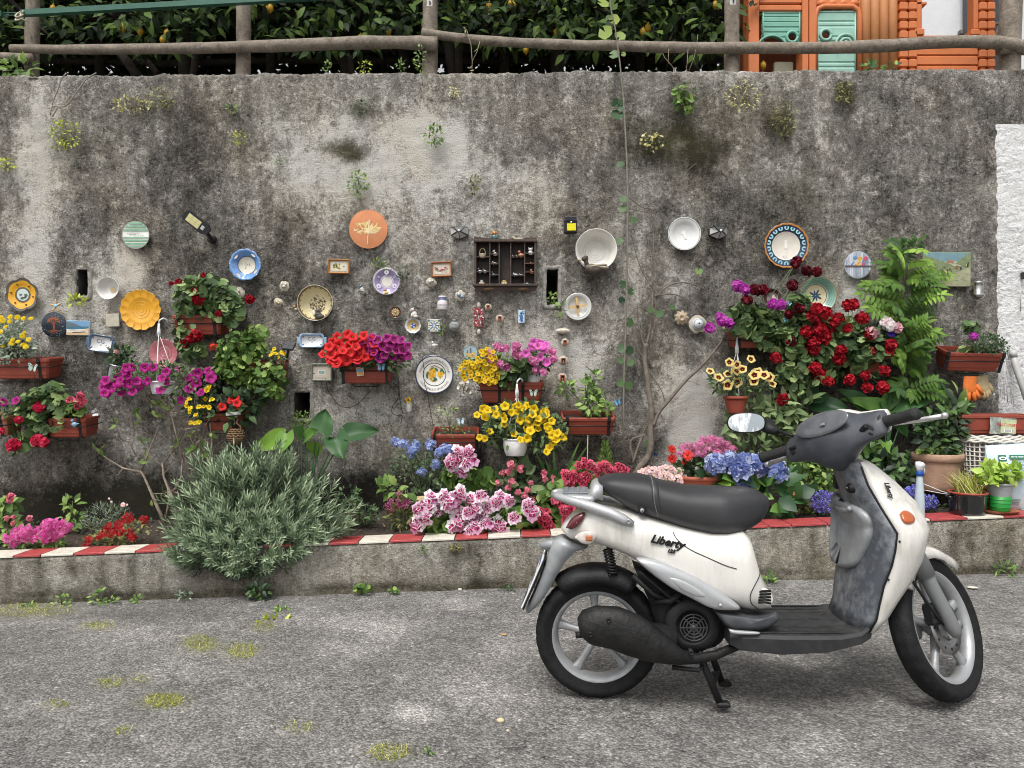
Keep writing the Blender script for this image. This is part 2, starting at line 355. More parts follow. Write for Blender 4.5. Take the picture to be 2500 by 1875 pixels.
# ================================================================ kerb wall of the flower bed
YK0,YK1=4.48,4.67
def kerb_top(x):return.188+.04*(x+3.15)
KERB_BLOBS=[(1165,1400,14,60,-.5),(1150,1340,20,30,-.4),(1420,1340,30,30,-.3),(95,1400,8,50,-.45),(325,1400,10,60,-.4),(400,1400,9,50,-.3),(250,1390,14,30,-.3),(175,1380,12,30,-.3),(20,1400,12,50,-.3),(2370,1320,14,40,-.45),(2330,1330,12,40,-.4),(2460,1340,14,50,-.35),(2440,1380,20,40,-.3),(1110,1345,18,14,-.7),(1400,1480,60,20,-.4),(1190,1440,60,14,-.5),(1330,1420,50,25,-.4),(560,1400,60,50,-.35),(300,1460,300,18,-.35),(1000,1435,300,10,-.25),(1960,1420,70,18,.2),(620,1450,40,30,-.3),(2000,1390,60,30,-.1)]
def build_kerb():
 xs=[-6.5,-5.5,-4.6]+grid_axis(-4,4,.025,[])+[4.6,5.5,6.5];nr=22;vs=[];fs=[];lum=[];mo=[]
 for j in range(nr+4):
  for x in xs:
   T=kerb_top(x);B=gz(x)-.12
   if j<nr:
    t=j/(nr-1);z=B+(T-.012-B)*t;y=YK0+.010*noise.noise((x*2,z*3,1))+.008*noise.noise((x*9,z*9,3))+.004*noise.noise((x*30,z*30,3))
    foot=z-gz(x)
    if foot<.05:y+=.03*max(0,noise.noise((x*3.3,0,8))+.25)
   else:k=j-nr;z=(T-.003,T,T,T-.2)[k];y=(YK0+.01,YK0+.022,YK1+.03,YK1+.03)[k]
   px,py=pxy(x,z,YK0);vs.append((x,y,z))
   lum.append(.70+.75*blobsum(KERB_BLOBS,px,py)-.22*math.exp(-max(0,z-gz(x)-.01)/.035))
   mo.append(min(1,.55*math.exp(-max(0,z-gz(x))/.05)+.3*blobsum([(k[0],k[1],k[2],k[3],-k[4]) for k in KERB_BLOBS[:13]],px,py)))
 n=len(xs)
 for j in range(nr+3):
  for i in range(n-1):a=j*n+i;fs.append((a,a+1,a+n+1,a+n))
 me=bpy.data.meshes.new('kerb_wall');me.from_pydata(vs,[],fs)
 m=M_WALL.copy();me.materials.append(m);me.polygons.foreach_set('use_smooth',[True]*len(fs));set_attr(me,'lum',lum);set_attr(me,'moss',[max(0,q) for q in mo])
 for nd in m.node_tree.nodes:
  if nd.type=='VALTORGB' and len(nd.color_ramp.elements)>4:
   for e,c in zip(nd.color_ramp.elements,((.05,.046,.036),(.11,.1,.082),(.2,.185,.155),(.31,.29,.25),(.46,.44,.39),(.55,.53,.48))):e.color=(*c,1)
 o=bpy.data.objects.new('kerb_wall',me);COL.objects.link(o);WORLD[o.name]=V((0,0,0))
 tag(o,'low concrete kerb wall edged with red and white tiles along the flower bed','kerb')
 mr=mat('#a84646',.5,0,.3,30,.3,45);mwh=mat('#d2ccbe',.5,0,.2,22,.25,45)
 bd=[(-140,0),(-50,1),(33,0),(100,1),(180,0),(255,1),(331,0),(405,1),(485,0),(565,1),(645,0),(725,1),(803,0),(875,1),(950,0),(1030,1),(1110,0),(1190,1),(1271,0),(1345,1),(1425,0),(1505,1),(1585,0),(1665,1),(1745,0),(1800,0),(1877,0),(1932,0),(2020,0),(2105,1),(2190,1),(2270,0),(2360,1),(2450,0),(2540,1),(2620,0)]
 col={}
 seq=[(-140,-50,'w'),(-50,33,'w'),(33,100,'r'),(100,180,'w'),(180,255,'r'),(255,331,'w'),(331,405,'r'),(405,485,'w'),(485,565,'r'),(565,645,'w'),(645,725,'r'),(725,803,'w'),(803,875,'r'),(875,950,'w'),(950,1030,'r'),(1030,1110,'w'),(1110,1190,'r'),(1190,1271,'w'),(1271,1345,'r'),(1345,1425,'w'),(1425,1505,'r'),(1505,1585,'w'),(1585,1665,'r'),(1665,1745,'w'),(1745,1810,'r'),(1810,1877,'r'),(1877,1932,'r'),(1932,2020,'r'),(2020,2105,'r'),(2105,2190,'r'),(2190,2270,'w'),(2270,2360,'r'),(2360,2450,'w'),(2450,2540,'r'),(2540,2630,'w')]
 for a,b,c in seq:
  x0=(a-1250)/FPX*YK0;x1=(b-1250)/FPX*YK0;k=MB();g=.003
  ring=[]
  for(dy0,dz) in((0,.002),(0,.012),(.002,.014),(YK1-YK0,.014),(YK1-YK0,.002)):
   ring.append([V((x,YK0-.004+dy0+.002*noise.noise((x*9,0,0)),kerb_top(x)+dz+.001*noise.noise((x*40,dy0*9,1)))) for x in(x0+g,(x0*2+x1)/3,(x0+2*x1)/3,x1-g)])
  k.loft(ring,0,closed=False,smooth=False)
  k.build('red_tile' if c=='r' else 'white_tile',mr if c=='r' else mwh,o)
 return o
KERB=build_kerb()
# ================================================================ road
ROAD_BLOBS=[(1010,1742,52,22,.42),(860,1525,110,34,.16),(970,1530,60,22,.16),(1225,1575,60,40,.14),(1180,1700,70,50,.14),(420,1620,55,30,.16),(280,1545,110,24,.1),(690,1785,60,24,.1),(900,1730,50,14,.12),(1160,1820,50,30,.1),(2000,1620,80,30,.1),(1900,1590,60,20,.1),(2400,1600,60,40,.06),(300,1500,300,16,-.12),(1500,1470,300,14,-.06),(1950,1740,170,34,-.14),(1700,1790,120,30,-.08)]  # broad dark blob under the scooter: oil stain with painted shade mixed in
ROAD_MOSS=[(490,1572,40,20,.8),(590,1590,38,18,.8),(640,1530,30,14,.5),(398,1712,48,18,.9),(270,1668,32,12,.6),(240,1528,40,10,.7),(140,1720,30,10,.45),(950,1838,50,22,.55),(340,1660,20,12,.4),(60,1490,120,16,.6),(300,1785,20,10,.4),(730,1775,40,14,.25)]
def road_mat():
 m,N,L,b=newmat('worn_asphalt')
 tc=N.new('ShaderNodeTexCoord');o=tc.outputs['Object']
 a=N.new('ShaderNodeAttribute');a.attribute_name='lum';ms=N.new('ShaderNodeAttribute');ms.attribute_name='moss'
 vo=N.new('ShaderNodeTexVoronoi');vo.inputs['Scale'].default_value=105;L.new(o,vo.inputs['Vector'])
 v2=N.new('ShaderNodeTexVoronoi');v2 .inputs['Scale'].default_value=46;L.new(o,v2 .inputs['Vector'])
 sep=N.new('ShaderNodeSeparateColor');L.new(vo.outputs['Color'],sep.inputs[0])
 sp2=N.new('ShaderNodeSeparateColor');L.new(v2 .outputs['Color'],sp2 .inputs[0])
 pa=noise_node(N,L,o,2.2,6,.65);fi=noise_node(N,L,o,14,5,.7)
 r=ramp(N,[(0,(.045,.044,.044)),(.4,(.125,.121,.118)),(.7,(.25,.241,.228)),(.9,(.39,.374,.35)),(1,(.53,.51,.48))])
 f=maths(N,L,'MULTIPLY',sep.outputs[0],.42)
 f=maths(N,L,'SUBTRACT',f,maths(N,L,'MULTIPLY',vo.outputs['Distance'],28/105*1.2))
 f=maths(N,L,'ADD',f,maths(N,L,'MULTIPLY',maths(N,L,'GREATER_THAN',sp2 .outputs[1],.88),maths(N,L,'SUBTRACT',.32,maths(N,L,'MULTIPLY',v2 .outputs['Distance'],.5))))
 f=maths(N,L,'ADD',f,a.outputs['Fac'])
 wn=noise_node(N,L,o,3,5,.7);wm=N.new('ShaderNodeVectorMath');wm.operation='MULTIPLY_ADD';wm.inputs[1].default_value=(.5,)*3;L.new(wn.outputs['Color'],wm.inputs[0]);L.new(o,wm.inputs[2])
 cv=N.new('ShaderNodeTexVoronoi');cv.feature='DISTANCE_TO_EDGE';cv.inputs['Scale'].default_value=1.1;L.new(wm.outputs[0],cv.inputs['Vector'])
 f=maths(N,L,'SUBTRACT',f,maths(N,L,'MULTIPLY',maths(N,L,'LESS_THAN',cv.outputs['Distance'],.006),.2))
 pt=noise_node(N,L,o,1.6,9,.72);pr=ramp(N,[(.54,(0,0,0)),(.6,(1,1,1))]);L.new(pt.outputs['Fac'],pr.inputs[0]);f=maths(N,L,'ADD',f,maths(N,L,'MULTIPLY',pr.outputs[0],.12))
 for n,k in((pa,.5),(fi,.5)):
  f=maths(N,L,'ADD',f,maths(N,L,'MULTIPLY',maths(N,L,'SUBTRACT',n.outputs['Fac'],.5),k))
 L.new(f,r.inputs[0])
 g=noise_node(N,L,o,40,5,.7)
 mf=maths(N,L,'MULTIPLY',ms.outputs['Fac'],maths(N,L,'SUBTRACT',maths(N,L,'MULTIPLY',g.outputs['Fac'],2.6),.7),clamp=True)
 c=mix(N,L,mf,r.outputs[0],(.22,.22,.07));L.new(c,b.inputs['Base Color'])
 b.inputs['Roughness'].default_value=.85;b.inputs['Specular IOR Level'].default_value=.25
 h=maths(N,L,'SUBTRACT',maths(N,L,'MULTIPLY',fi.outputs['Fac'],.8),vo.outputs['Distance'])
 bp=N.new('ShaderNodeBump');bp.inputs['Strength'].default_value=.8;bp.inputs['Distance'].default_value=.008
 L.new(h,bp.inputs['Height']);L.new(bp.outputs[0],b.inputs['Normal'])
 return m
def road_z(x,y):
 e=max(-8,min(8,x));q=gz(e)
 if-6<x<6 and.3<y<5:q+=.006*noise.noise((x*1.7,y*1.7,0))+.003*noise.noise((x*7,y*7,2))
 return q
def build_road():
 xs=[-40,-20,-10,-6.5]+grid_axis(-6,6,.05,[])+[6.5,10,20,40];ys=[-40,-15,-6,-2,-.5,.3]+grid_axis(.6,4.8,.04,[])+[5.1,7,12]
 n=len(xs);vs=[];fs=[];lum=[];mo=[]
 for y in ys:
  for x in xs:
   z=road_z(x,y) if y<5 else gz(max(-8,min(8,x)))-.3
   vs.append((x,y,z));px,py=(1250+x*FPX/y,937.5+(CAM.z-z)*FPX/y) if y>.3 else(0,9999)
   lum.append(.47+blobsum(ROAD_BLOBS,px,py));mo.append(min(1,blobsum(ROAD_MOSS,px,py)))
 for j in range(len(ys)-1):
  for i in range(n-1):a=j*n+i;fs.append((a,a+1,a+n+1,a+n))
 me=bpy.data.meshes.new('road');me.from_pydata(vs,[],fs);me.materials.append(road_mat())
 me.polygons.foreach_set('use_smooth',[True]*len(fs));set_attr(me,'lum',lum);set_attr(me,'moss',mo)
 o=bpy.data.objects.new('road',me);COL.objects.link(o);tag(o,'worn grey asphalt road with light patches and moss',kind='structure')
build_road()
def soil_z(x,y):return kerb_top(x)-.022+.10*max(0,(y-YK1)/(YW-YK1))+.016*noise.noise((x*4,y*5,0))+.012*noise.noise((x*15,y*15,2))
def build_soil():
 xs=grid_axis(-6.4,6.4,.035,[]);ys=[YK1-.01+i*(YW+.03-YK1+.01)/16 for i in range(17)];n=len(xs)
 vs=[(x,y,soil_z(x,y)) for y in ys for x in xs]
 fs=[(j*n+i,j*n+i+1,j*n+i+n+1,j*n+i+n) for j in range(16) for i in range(n-1)]
 me=bpy.data.meshes.new('soil');me.from_pydata(vs,[],fs);me.materials.append(mat((.055,.042,.032),.98,0,.6,60,1.,120))
 o=bpy.data.objects.new('soil',me);COL.objects.link(o);tag(o,'dark brown soil of the flower bed',kind='structure')
 xs=[-30,-6,0,6,30];ys=[YW+.4,8,14,60];k=MB()
 k.add([(x,y,3.40+.007*x+(y-5.6)*.02) for y in ys for x in xs],[(j*5+i,j*5+i+1,j*5+i+6,j*5+i+5) for j in range(3) for i in range(4)],0)
 tag(k.build('terrace_ground',mat((.06,.05,.035),.98,0,.5,9,.6,30)),'dark earth of the lemon terrace above the wall',kind='structure')
build_soil()
# ================================================================ the scooter (local frame: x forward, y to its left, z up)
SO=V((.3494,2.92,.0115));SYAW=-math.atan2(.124,1.2686);SPIT=-math.atan2(.037,1.275)
SM=Matrix.Translation(SO)@Matrix.Rotation(SYAW,4,'Z')@Matrix.Rotation(SPIT,4,'Y')
SMI=SM.inverted()
def Lp(px,py,y=0.):
 """where a pixel's line of sight meets the scooter's plane at lateral offset y: (x, z)"""
 o=SMI@CAM;d=(SMI@P(px,py,1.))-o
 t=(y-o.y)/d.y;q=o+d*t
 return q.x,q.z
def trace(pts,y):return[Lp(a,b,y) for a,b in pts]
def at_x(poly,x):
 if x<=poly[0][0]:return poly[0][1]
 for(a,p),(b,q) in zip(poly,poly[1:]):
  if a<=x<=b:return p+(q-p)*((x-a)/(b-a) if b>a else 0)
 return poly[-1][1]
def smooth_poly(poly,n=3):
 for _ in range(n):
  q=[poly[0]]
  for a,b in zip(poly,poly[1:]):q+=[((a[0]*3+b[0])/4,(a[1]*3+b[1])/4),((a[0]+b[0]*3)/4,(a[1]+b[1]*3)/4)]
  poly=q+[poly[-1]]
 return poly
def sellipse(n,p):
 o=[]
 for k in range(n):
  a=2*PI*k/n;c,s=math.cos(a),math.sin(a)
  o.append((math.copysign(abs(c)**(2/p),c),math.copysign(abs(s)**(2/p),s)))
 return o
def side_loft(mb,top,bot,hw,xs,p=2.6,n=28,m=0,yc=0.):
 E=sellipse(n,p);rings=[]
 for x in xs:
  zt,zb=at_x(top,x),at_x(bot,x);h=max(.002,(zt-zb)/2);w=at_x(hw,x)
  rings.append([V((x,yc+w*c,(zt+zb)/2+h*s)) for c,s in E])
 mb.loft(rings,m)
def pad(mb,poly,y0,bulge,m=0,steps=((1,0),(.985,.45),(.93,.8),(.8,.95),(.45,1.05)),surf=None):
 """a cushion-like panel: traced outline (x, z) standing out of the plane y0 towards the near side"""
 cx=sum(a for a,_ in poly)/len(poly);cz=sum(b for _,b in poly)/len(poly);rings=[]
 for s,d in steps:
  rings.append([V((cx+(a-cx)*s,(surf(cx+(a-cx)*s,cz+(b-cz)*s) if surf else y0)-bulge*d,cz+(b-cz)*s)) for a,b in poly])
 mb.loft(rings,m)
def frange(a,b,n):return[a+(b-a)*i/(n-1) for i in range(n)]
def dusty(col,dirt,amount=.35,rough=.35,metal=0,coat=.0,streak=True):
 """used paint or plastic: dust, smears running down and fine scratches"""
 m,N,L,b=newmat('worn_panel');tc=N.new('ShaderNodeTexCoord');o=tc.outputs['Object']
 mp=N.new('ShaderNodeMapping');mp.inputs['Scale'].default_value=(1,1,.16 if streak else 1);L.new(o,mp.inputs[0])
 n1=noise_node(N,L,mp.outputs[0],26,5,.65);n2=noise_node(N,L,o,5,5,.6)
 f=maths(N,L,'MULTIPLY',n1 .outputs['Fac'],n2 .outputs['Fac'])
 r=ramp(N,[(.2,(0,0,0)),(.42,(1,1,1))]);L.new(f,r.inputs[0])
 fa=maths(N,L,'MULTIPLY',r.outputs[0],amount)
 c=mix(N,L,fa,lin(col) if isinstance(col,str) else col,lin(dirt) if isinstance(dirt,str) else dirt);L.new(c,b.inputs['Base Color'])
 rr=maths(N,L,'ADD',rough,maths(N,L,'MULTIPLY',r.outputs[0],.25));L.new(rr,b.inputs['Roughness'])
 b.inputs['Metallic'].default_value=metal;b.inputs['Coat Weight'].default_value=coat;b.inputs['Coat Roughness'].default_value=.12
 return m
def build_scooter():
 S=thing('scooter',SO,'white and grey motor scooter parked on its centre stand in front of the flower wall','scooter')
 S.rotation_euler=(SM.to_3x3()).to_euler()
 B=lambda mb,name,mats,par=None:mb.build(name,mats,par or S,local=True)
 white=dusty('#dddbd5','#857d6e',.5,.24,coat=.5)
 grey=dusty('#4a4e55','#969a9d',.75,.4,streak=False)
 grey2=dusty('#8a8d90','#aaabac',.6,.4,.2,streak=False)
 cowlm=dusty('#393c43','#5a5d62',.45,.42,streak=False)
 silver=dusty('#b4b6b8','#86847e',.45,.36,.4)
 rimm=dusty('#a4a6a8','#6d6b68',.5,.4,.45,streak=False)
 black=mat((.011,.011,.012),.55,0,.4,12,.25,90,.3);rubber=mat((.010,.010,.011),.7,0,.5,30,.3,160,.25)
 seatm=mat((.030,.031,.034),.46,0,.3,5,.22,500);rust=mat((.015,.0145,.0145),.55,.2,.5,18,.4,60,.35)
 top=trace([(1368,1302),(1374,1290),(1386,1276),(1402,1260),(1430,1247),(1460,1240),(1529,1250),(1606,1270),(1732,1298),(1832,1300),(1846,1344),(1858,1392),(1876,1430),(1890,1486),(1895,1498)],-.13)
 bot=trace([(1368,1306),(1374,1318),(1390,1331),(1425,1338),(1474,1346),(1518,1362),(1555,1380),(1640,1428),(1740,1482),(1810,1498),(1845,1507),(1880,1505),(1895,1500)],-.15)
 x0,x1=top[0][0],top[-1][0]
 hw=[(x0,.03),(x0+.02,.065),(x0+.06,.095),(x0+.14,.125),(x0+.3,.155),(x0+.5,.172),(x0+.7,.172),(x1-.06,.15),(x1-.015,.11),(x1,.07)]
 k=MB();side_loft(k,top,bot,hw,[x0+(x1-x0)*t for t in(0,.006,.02,.045,.08)]+frange(x0+.1,x1-.08,26)+[x1-.05,x1-.03,x1-.015,x1-.006,x1],3.0,40)
 body=B(k,'body_cowl',white)
 def bside(x,z):
  zt,zb=at_x(top,x),at_x(bot,x);w=at_x(hw,x);q=max(-1,min(1,(z-(zt+zb)/2)/max(.01,(zt-zb)/2)))
  return-w*(max(.0,1-abs(q)**3))**(1/3)
 def seam(par,pts,w=.0016,mtl=black):
  q=smooth_poly(trace(pts,-.165),2);kk=MB();kk.tube([V((x,bside(x,z)-.0006,z)) for x,z in q],w,5);return B(kk,'panel_seam',mtl,par)
 seam(body,[(1645,1302),(1652,1318),(1680,1340),(1730,1362),(1770,1380),(1798,1388)])
 seam(body,[(1862,1402),(1838,1436),(1830,1455),(1836,1478),(1858,1496)])
 sw=smooth_poly(trace([(1553,1364),(1562,1361),(1600,1366),(1674,1395),(1732,1424),(1798,1472),(1814,1490),(1790,1492),(1742,1490),(1690,1462),(1645,1440),(1602,1410),(1570,1384),(1555,1370)],-.17),2)
 k=MB();pad(k,sw,-.15,.04);B(k,'side_trim',silver)
 sw2=smooth_poly(trace([(1630,1408),(1660,1412),(1710,1440),(1730,1460),(1700,1458),(1660,1438)],-.19),2)
 k=MB();pad(k,sw2,-.183,.012);B(k,'trim_moulding',silver,None)
 k=MB();
 for px,py in((1760,1480),):
  x,z=Lp(px,py,-.2);k.lathe([(0,.004),(.007,.004),(.008,0)],12,0,Matrix.Translation((x,-.192,z))@WF)
 B(k,'screw',rimm)
 cx,cz=Lp(1866,1457,-.14);k=MB()
 pad(k,smooth_poly(trace([(1846,1440),(1866,1434),(1884,1444),(1890,1470),(1878,1482),(1856,1476),(1844,1458)],-.14),2),-.132,.012)
 B(k,'vent_grille',white)
 k=MB()
 for i in range(5):
  a=Lp(1852,1446+i*6.5,-.15);c=Lp(1882,1443+i*7.6,-.145)
  k.tube([(a[0],-.146,a[1]),((a[0]+c[0])/2,-.149,(a[1]+c[1])/2+.004),(c[0],-.143,c[1])],.0042,6)
 B(k,'vent_slot',black)
 k=MB()
 def flank(px,py,ang):
  x,z=Lp(px,py,-.17);return Matrix.Translation((x,bside(x,z)-.002,z))@WF@Matrix.Rotation(R(ang),4,'Z')
 lettering(k,'Liberty',.043,flank(1629,1324,-13),0,.3,.006,None,.03);lettering(k,'125',.020,flank(1638,1346,-10),0,.3,.005,None,.035)
 B(k,'lettering',black)
 k=MB();pad(k,smooth_poly(trace([(1381,1289),(1390,1272),(1403,1259),(1430,1248),(1427,1266),(1412,1286),(1394,1293)],-.10),2),-.085,.03)
 k.lathe([(0,.004),(.004,.003),(.005,0)],8,0,Matrix.Translation((Lp(1408,1278,-.12)[0],-.117,Lp(1408,1278,-.12)[1]))@WF)
 B(k,'tail_lamp',mat((.10,.012,.02),.18,0,.1,9,coat=.6))
 ind=smooth_poly(trace([(1402,1313),(1412,1301),(1430,1296),(1448,1298),(1458,1310),(1450,1326),(1436,1332),(1418,1327)],-.13),2)
 k=MB();pad(k,ind,-.112,.022);ib=B(k,'indicator',mat((.55,.50,.46),.15,0,.25,40,coat=.6))
 k=MB();a=Lp(1438,1316,-.15);k.box((a[0],-.135,a[1]),(.026,.008,.022),0,None,.004);B(k,'indicator_bulb',mat((.45,.14,.06),.3),ib)
 st=trace([(1456,1178),(1461,1168),(1470,1162),(1500,1157),(1564,1157),(1590,1164),(1616,1173),(1674,1185),(1761,1188),(1819,1189),(1850,1196),(1872,1212),(1889,1232),(1895,1246)],0.)
 sb=trace([(1456,1182),(1460,1194),(1495,1222),(1529,1245),(1558,1261),(1606,1277),(1674,1300),(1746,1318),(1790,1319),(1833,1310),(1868,1290),(1886,1272),(1895,1254)],-.13)
 xa,xb=max(st[0][0],sb[0][0]),min(st[-1][0],sb[-1][0])
 sh=[(xa,.04),(xa+.015,.075),(xa+.05,.105),(xa+.14,.13),(xa+.32,.148),(xa+.48,.142),(xb-.1,.105),(xb-.03,.075),(xb,.03)]
 k=MB();side_loft(k,st,sb,sh,[xa,xa+.004,xa+.012,xa+.03]+frange(xa+.05,xb-.06,28)+[xb-.04,xb-.02,xb-.008,xb-.002,xb],2.8,40)
 seat=B(k,'seat',seatm)
 def band(px0,px1,grow,name,mt):
  xs=frange(Lp(px0,1210,-.05)[0],Lp(px1,1210,-.05)[0],5);E=sellipse(40,2.8);rings=[]
  for i,x in enumerate(xs):
   zt,zb=at_x(st,x-.01),at_x(sb,x-.01);g=grow*(1 if 0<i<4 else-.6)
   rings.append([V((x-.01+.02*(0 if s>0 else-s),(at_x(sh,x)+g)*c,(zt+zb)/2+((zt-zb)/2+g)*s)) for c,s in E])
  kk=MB();kk.loft(rings,0);return B(kk,name,mt,seat)
 band(1592,1612,.0035,'seat_strap',seatm)
 stitch=mat((.35,.35,.35),.7)
 band(1597,1598.2,.0045,'stitching',stitch);
 k=MB();x,z=Lp(1568,1247,-.14);k.lathe([(0,.010),(.007,.010),(.0085,.006)],16,1,Matrix.Translation((x,-.128,z))@WF);k.lathe([(.0085,.006),(.013,.008),(.016,.004),(.016,-.02)],16,0,Matrix.Translation((x,-.128,z))@WF)
 k.box((x,-.139,z),(.002,.002,.009),0);B(k,'seat_lock',[black,rimm],seat)
 k=MB()
 def rail(side):
  q=[(1350,1208),(1362,1212),(1400,1224),(1440,1236),(1490,1253),(1520,1268),(1546,1280)]
  pts=[]
  for i,(px,py) in enumerate(q):
   y=(-.03,-.06,-.10,-.125,-.145,-.152,-.15)[i];x,z=Lp(px,py,y if side<0 else-abs(y))
   pts.append((x,y*(1 if side<0 else-1),z))
  k.tube(pts,[.011,.015,.018,.020,.021,.021,.012],10)
 rail(-1);rail(1)
 a=[Lp(px,py,0) for px,py in((1349,1207),(1356,1202),(1366,1199),(1400,1199),(1436,1200),(1448,1200))]
 tp=[(a[0][0],a[0][1]+.002)]+a[1:];bt=[(x,z-.012-.02*i/5) for i,(x,z) in enumerate(a)]
 side_loft(k,tp,bt,[(a[0][0],.03),(a[1][0],.06),(a[3][0],.10),(a[5][0],.115)],frange(a[0][0],a[-1][0],10),4,20)
 up=[Lp(px,py,0) for px,py in((1440,1198),(1446,1184),(1455,1178),(1470,1182))]
 k.loft([[V((x,y,z+dz)) for y,dz in((-.10,-.05),(-.10,0),(-.05,.012),(.05,.012),(.10,0),(.10,-.05))] for x,z in up],0)
 rr=B(k,'grab_rail',silver)
 k=MB();c=Lp(1405,1198,0);k.box((c[0],0,c[1]+.001),(.10,.15,.006),0,None,.002)
 for i in range(4):k.box((c[0]-.035+.023*i,0,c[1]+.006),(.012,.13,.004),0,None,.001)
 B(k,'rack_pad',dusty('#6d7278','#8d9092',.6,.55,streak=False),rr)
 k=MB();x,z=Lp(1534,1272,-.16);k.lathe([(0,.001),(.004,.001),(.004,.006),(.009,.006),(.010,0)],12,0,Matrix.Translation((x,-.170,z))@WF);B(k,'rail_bolt',rimm,rr)
 k=MB();rings=[]
 for(pa,pb,w) in(((1372,1316),(1432,1338),.06),((1352,1324),(1404,1346),.065),((1345,1345),(1378,1372),.07),((1332,1380),(1360,1402),.07),((1318,1420),(1342,1436),.068),((1300,1462),(1320,1470),.064),((1284,1494),(1292,1497),.055)):
  u,v_=Lp(*pa,-.05),Lp(*pb,-.05)
  rings.append([V((u[0],-w,u[1])),V((u[0]-.006,0,u[1]+.002)),V((u[0],w,u[1])),V((v_[0],w*.9,v_[1])),V((v_[0]+.008,0,v_[1])),V((v_[0],-w*.9,v_[1]))])
 k.loft(rings,0)
 k.tube([V((Lp(1320,1332,0)[0],0,Lp(1320,1332,0)[1])),V((Lp(1345,1329,0)[0],0,Lp(1345,1329,0)[1])),V((Lp(1385,1326,0)[0],0,Lp(1385,1326,0)[1]))],[.015,.02,.03],10)
 mg=B(k,'rear_mudguard',grey2)
 u,d=Lp(1334,1360,-.04),Lp(1281,1482,-.04);ax=V((d[0]-u[0],0,d[1]-u[1]));Ln=ax.length;ax.normalize();nrm=V((ax.z,0,-ax.x));nrm=-nrm if nrm.x>0 else nrm
 Q=Matrix((V((0,-1,0)),-ax,nrm)).transposed().to_4x4();Q.translation=V(((u[0]+d[0])/2,0,(u[1]+d[1])/2))
 k=MB();k.box((0,0,.004),(.17,Ln,.008),1,Q,.003);k.box((0,0,.011),(.165,Ln*.97,.006),0,Q,.002)
 for r_ in(0,1):
  for c_ in range(3+r_):
   k.box((-.05+.10*c_/(2+r_),.0-.075*r_,.0145),(.009,.055,.001),2,Q);k.box((-.05+.10*c_/(2+r_)+.008,.02-.075*r_,.0145),(.012,.008,.001),2,Q)
 k.box((0,.078,.0145),(.15,.018,.001),3,Q)
 B(k,'number_plate',[mat((.72,.73,.74),.4),black,mat((.03,.03,.04),.5),mat((.05,.12,.35),.5)],mg)
 k=MB();a=Lp(1338,1366,0);k.box((a[0]+.012,0,a[1]),(.022,.06,.04),0,None,.008);B(k,'reflector',mat((.35,.02,.03),.2,coat=.5),mg)
 def wheel(name,Rr,wid,rim,M,disc):
  k=MB();seg=120;prof=[]
  th=Rr-rim
  for i in range(15):
   a=-PI*.62+2*PI*.62*i/14
   prof.append((rim+th*.5+th*.5*math.cos(a)*1.0,wid/2*math.sin(a)*1.02))
  prof=[(rim-.004,prof[0][1]*.8)]+prof+[(rim-.004,prof[-1][1]*.8)]
  ring=[]
  for i,(r,z) in enumerate(prof):
   row=[]
   for s_ in range(seg):
    a=2*PI*s_/seg;q=r
    if 4<=i<=12:
     edge=i in(4,5,11,12)
     if(s_%4==0 and edge) or(not edge and(s_+(i%3))%4==0) or i==8:q-=.0045
    row.append(V((q*math.cos(a),q*math.sin(a),z)))
   ring.append(row)
  k.loft(ring,0,M,cap=False)
  W=B(k,name,rubber)
  k=MB();h=wid*.36
  k.lathe([(rim+.004,-h),(rim+.006,-h*1.05),(rim-.004,-h*1.06),(rim-.016,-h*.95),(rim-.024,-h*.5),(rim-.028,0),(rim-.024,h*.5),(rim-.016,h*.95),(rim-.004,h*1.06),(rim+.006,h*1.05),(rim+.004,h)],72,0,M)
  B(k,'rim',rimm,W)
  k=MB()
  for i in range(5):
   a=2*PI*(i+.3)/5;u=V((math.cos(a),math.sin(a),0));t_=V((-u.y,u.x,0));rings=[]
   for r,w_,d_ in((.03,.017,.02),(.06,.014,.018),(rim*.62,.013,.013),(rim-.035,.018,.014),(rim-.018,.026,.018)):
    rings.append([u*r+t_*(w_*c)+V((0,0,d_*s_)) for c,s_ in sellipse(10,3)])
   k.loft(rings,0,M)
  B(k,'spokes',rimm,W)
  k=MB();k.lathe([(0,-.045),(.02,-.045),(.034,-.03),(.04,0),(.034,.03),(.02,.045),(0,.045)],24,0,M);B(k,'hub',rimm,W)
  if disc:
   k=MB();k.lathe([(.055,.033),(.105,.033),(.105,.037),(.055,.037),(.055,.033)],40,0,M)
   for i in range(12):
    a=2*PI*i/12;k.lathe([(0,.0005),(.006,.0005),(.006,0)],8,1,M@Matrix.Translation((.085*math.cos(a),.085*math.sin(a),.0372)))
   B(k,'brake_disc',[mat((.3,.3,.3),.3,.9),black],W)
   k=MB();k.box((-.085,.05,.04),(.05,.08,.045),0,M,.01);B(k,'brake_caliper',black,W)
  return W
 RR=.248
 wheel('rear_wheel',RR,.105,.184,Matrix.Translation((0,0,RR))@Matrix.Rotation(-PI/2,4,'X')@Matrix.Rotation(PI,4,'X'),False)
 RK=R(25);FR=.272;hub0=V((1.272,0,FR));axd=V((-math.sin(RK),0,math.cos(RK)));ax0=V((1.345,0,0));DEL=R(44)
 def steer(M):return Matrix.Translation(ax0)@Matrix.Rotation(DEL,4,axd)@Matrix.Translation(-ax0)@M
 FM=steer(Matrix.Translation(hub0)@Matrix.Rotation(PI/2,4,'X'))
 dz=FM.translation.z-.268
 FMs=Matrix.Translation((.0,.0,0))@FM
 FMs.translation=V(Lp(2288,1528,FM.translation.y)).to_3d() if False else FMs.translation
 xz=Lp(2285,1529,FM.translation.y);SH=V((xz[0]-FM.translation.x,0,xz[1]-FM.translation.z));SHM=Matrix.Translation(SH)
 FMs=SHM@FM
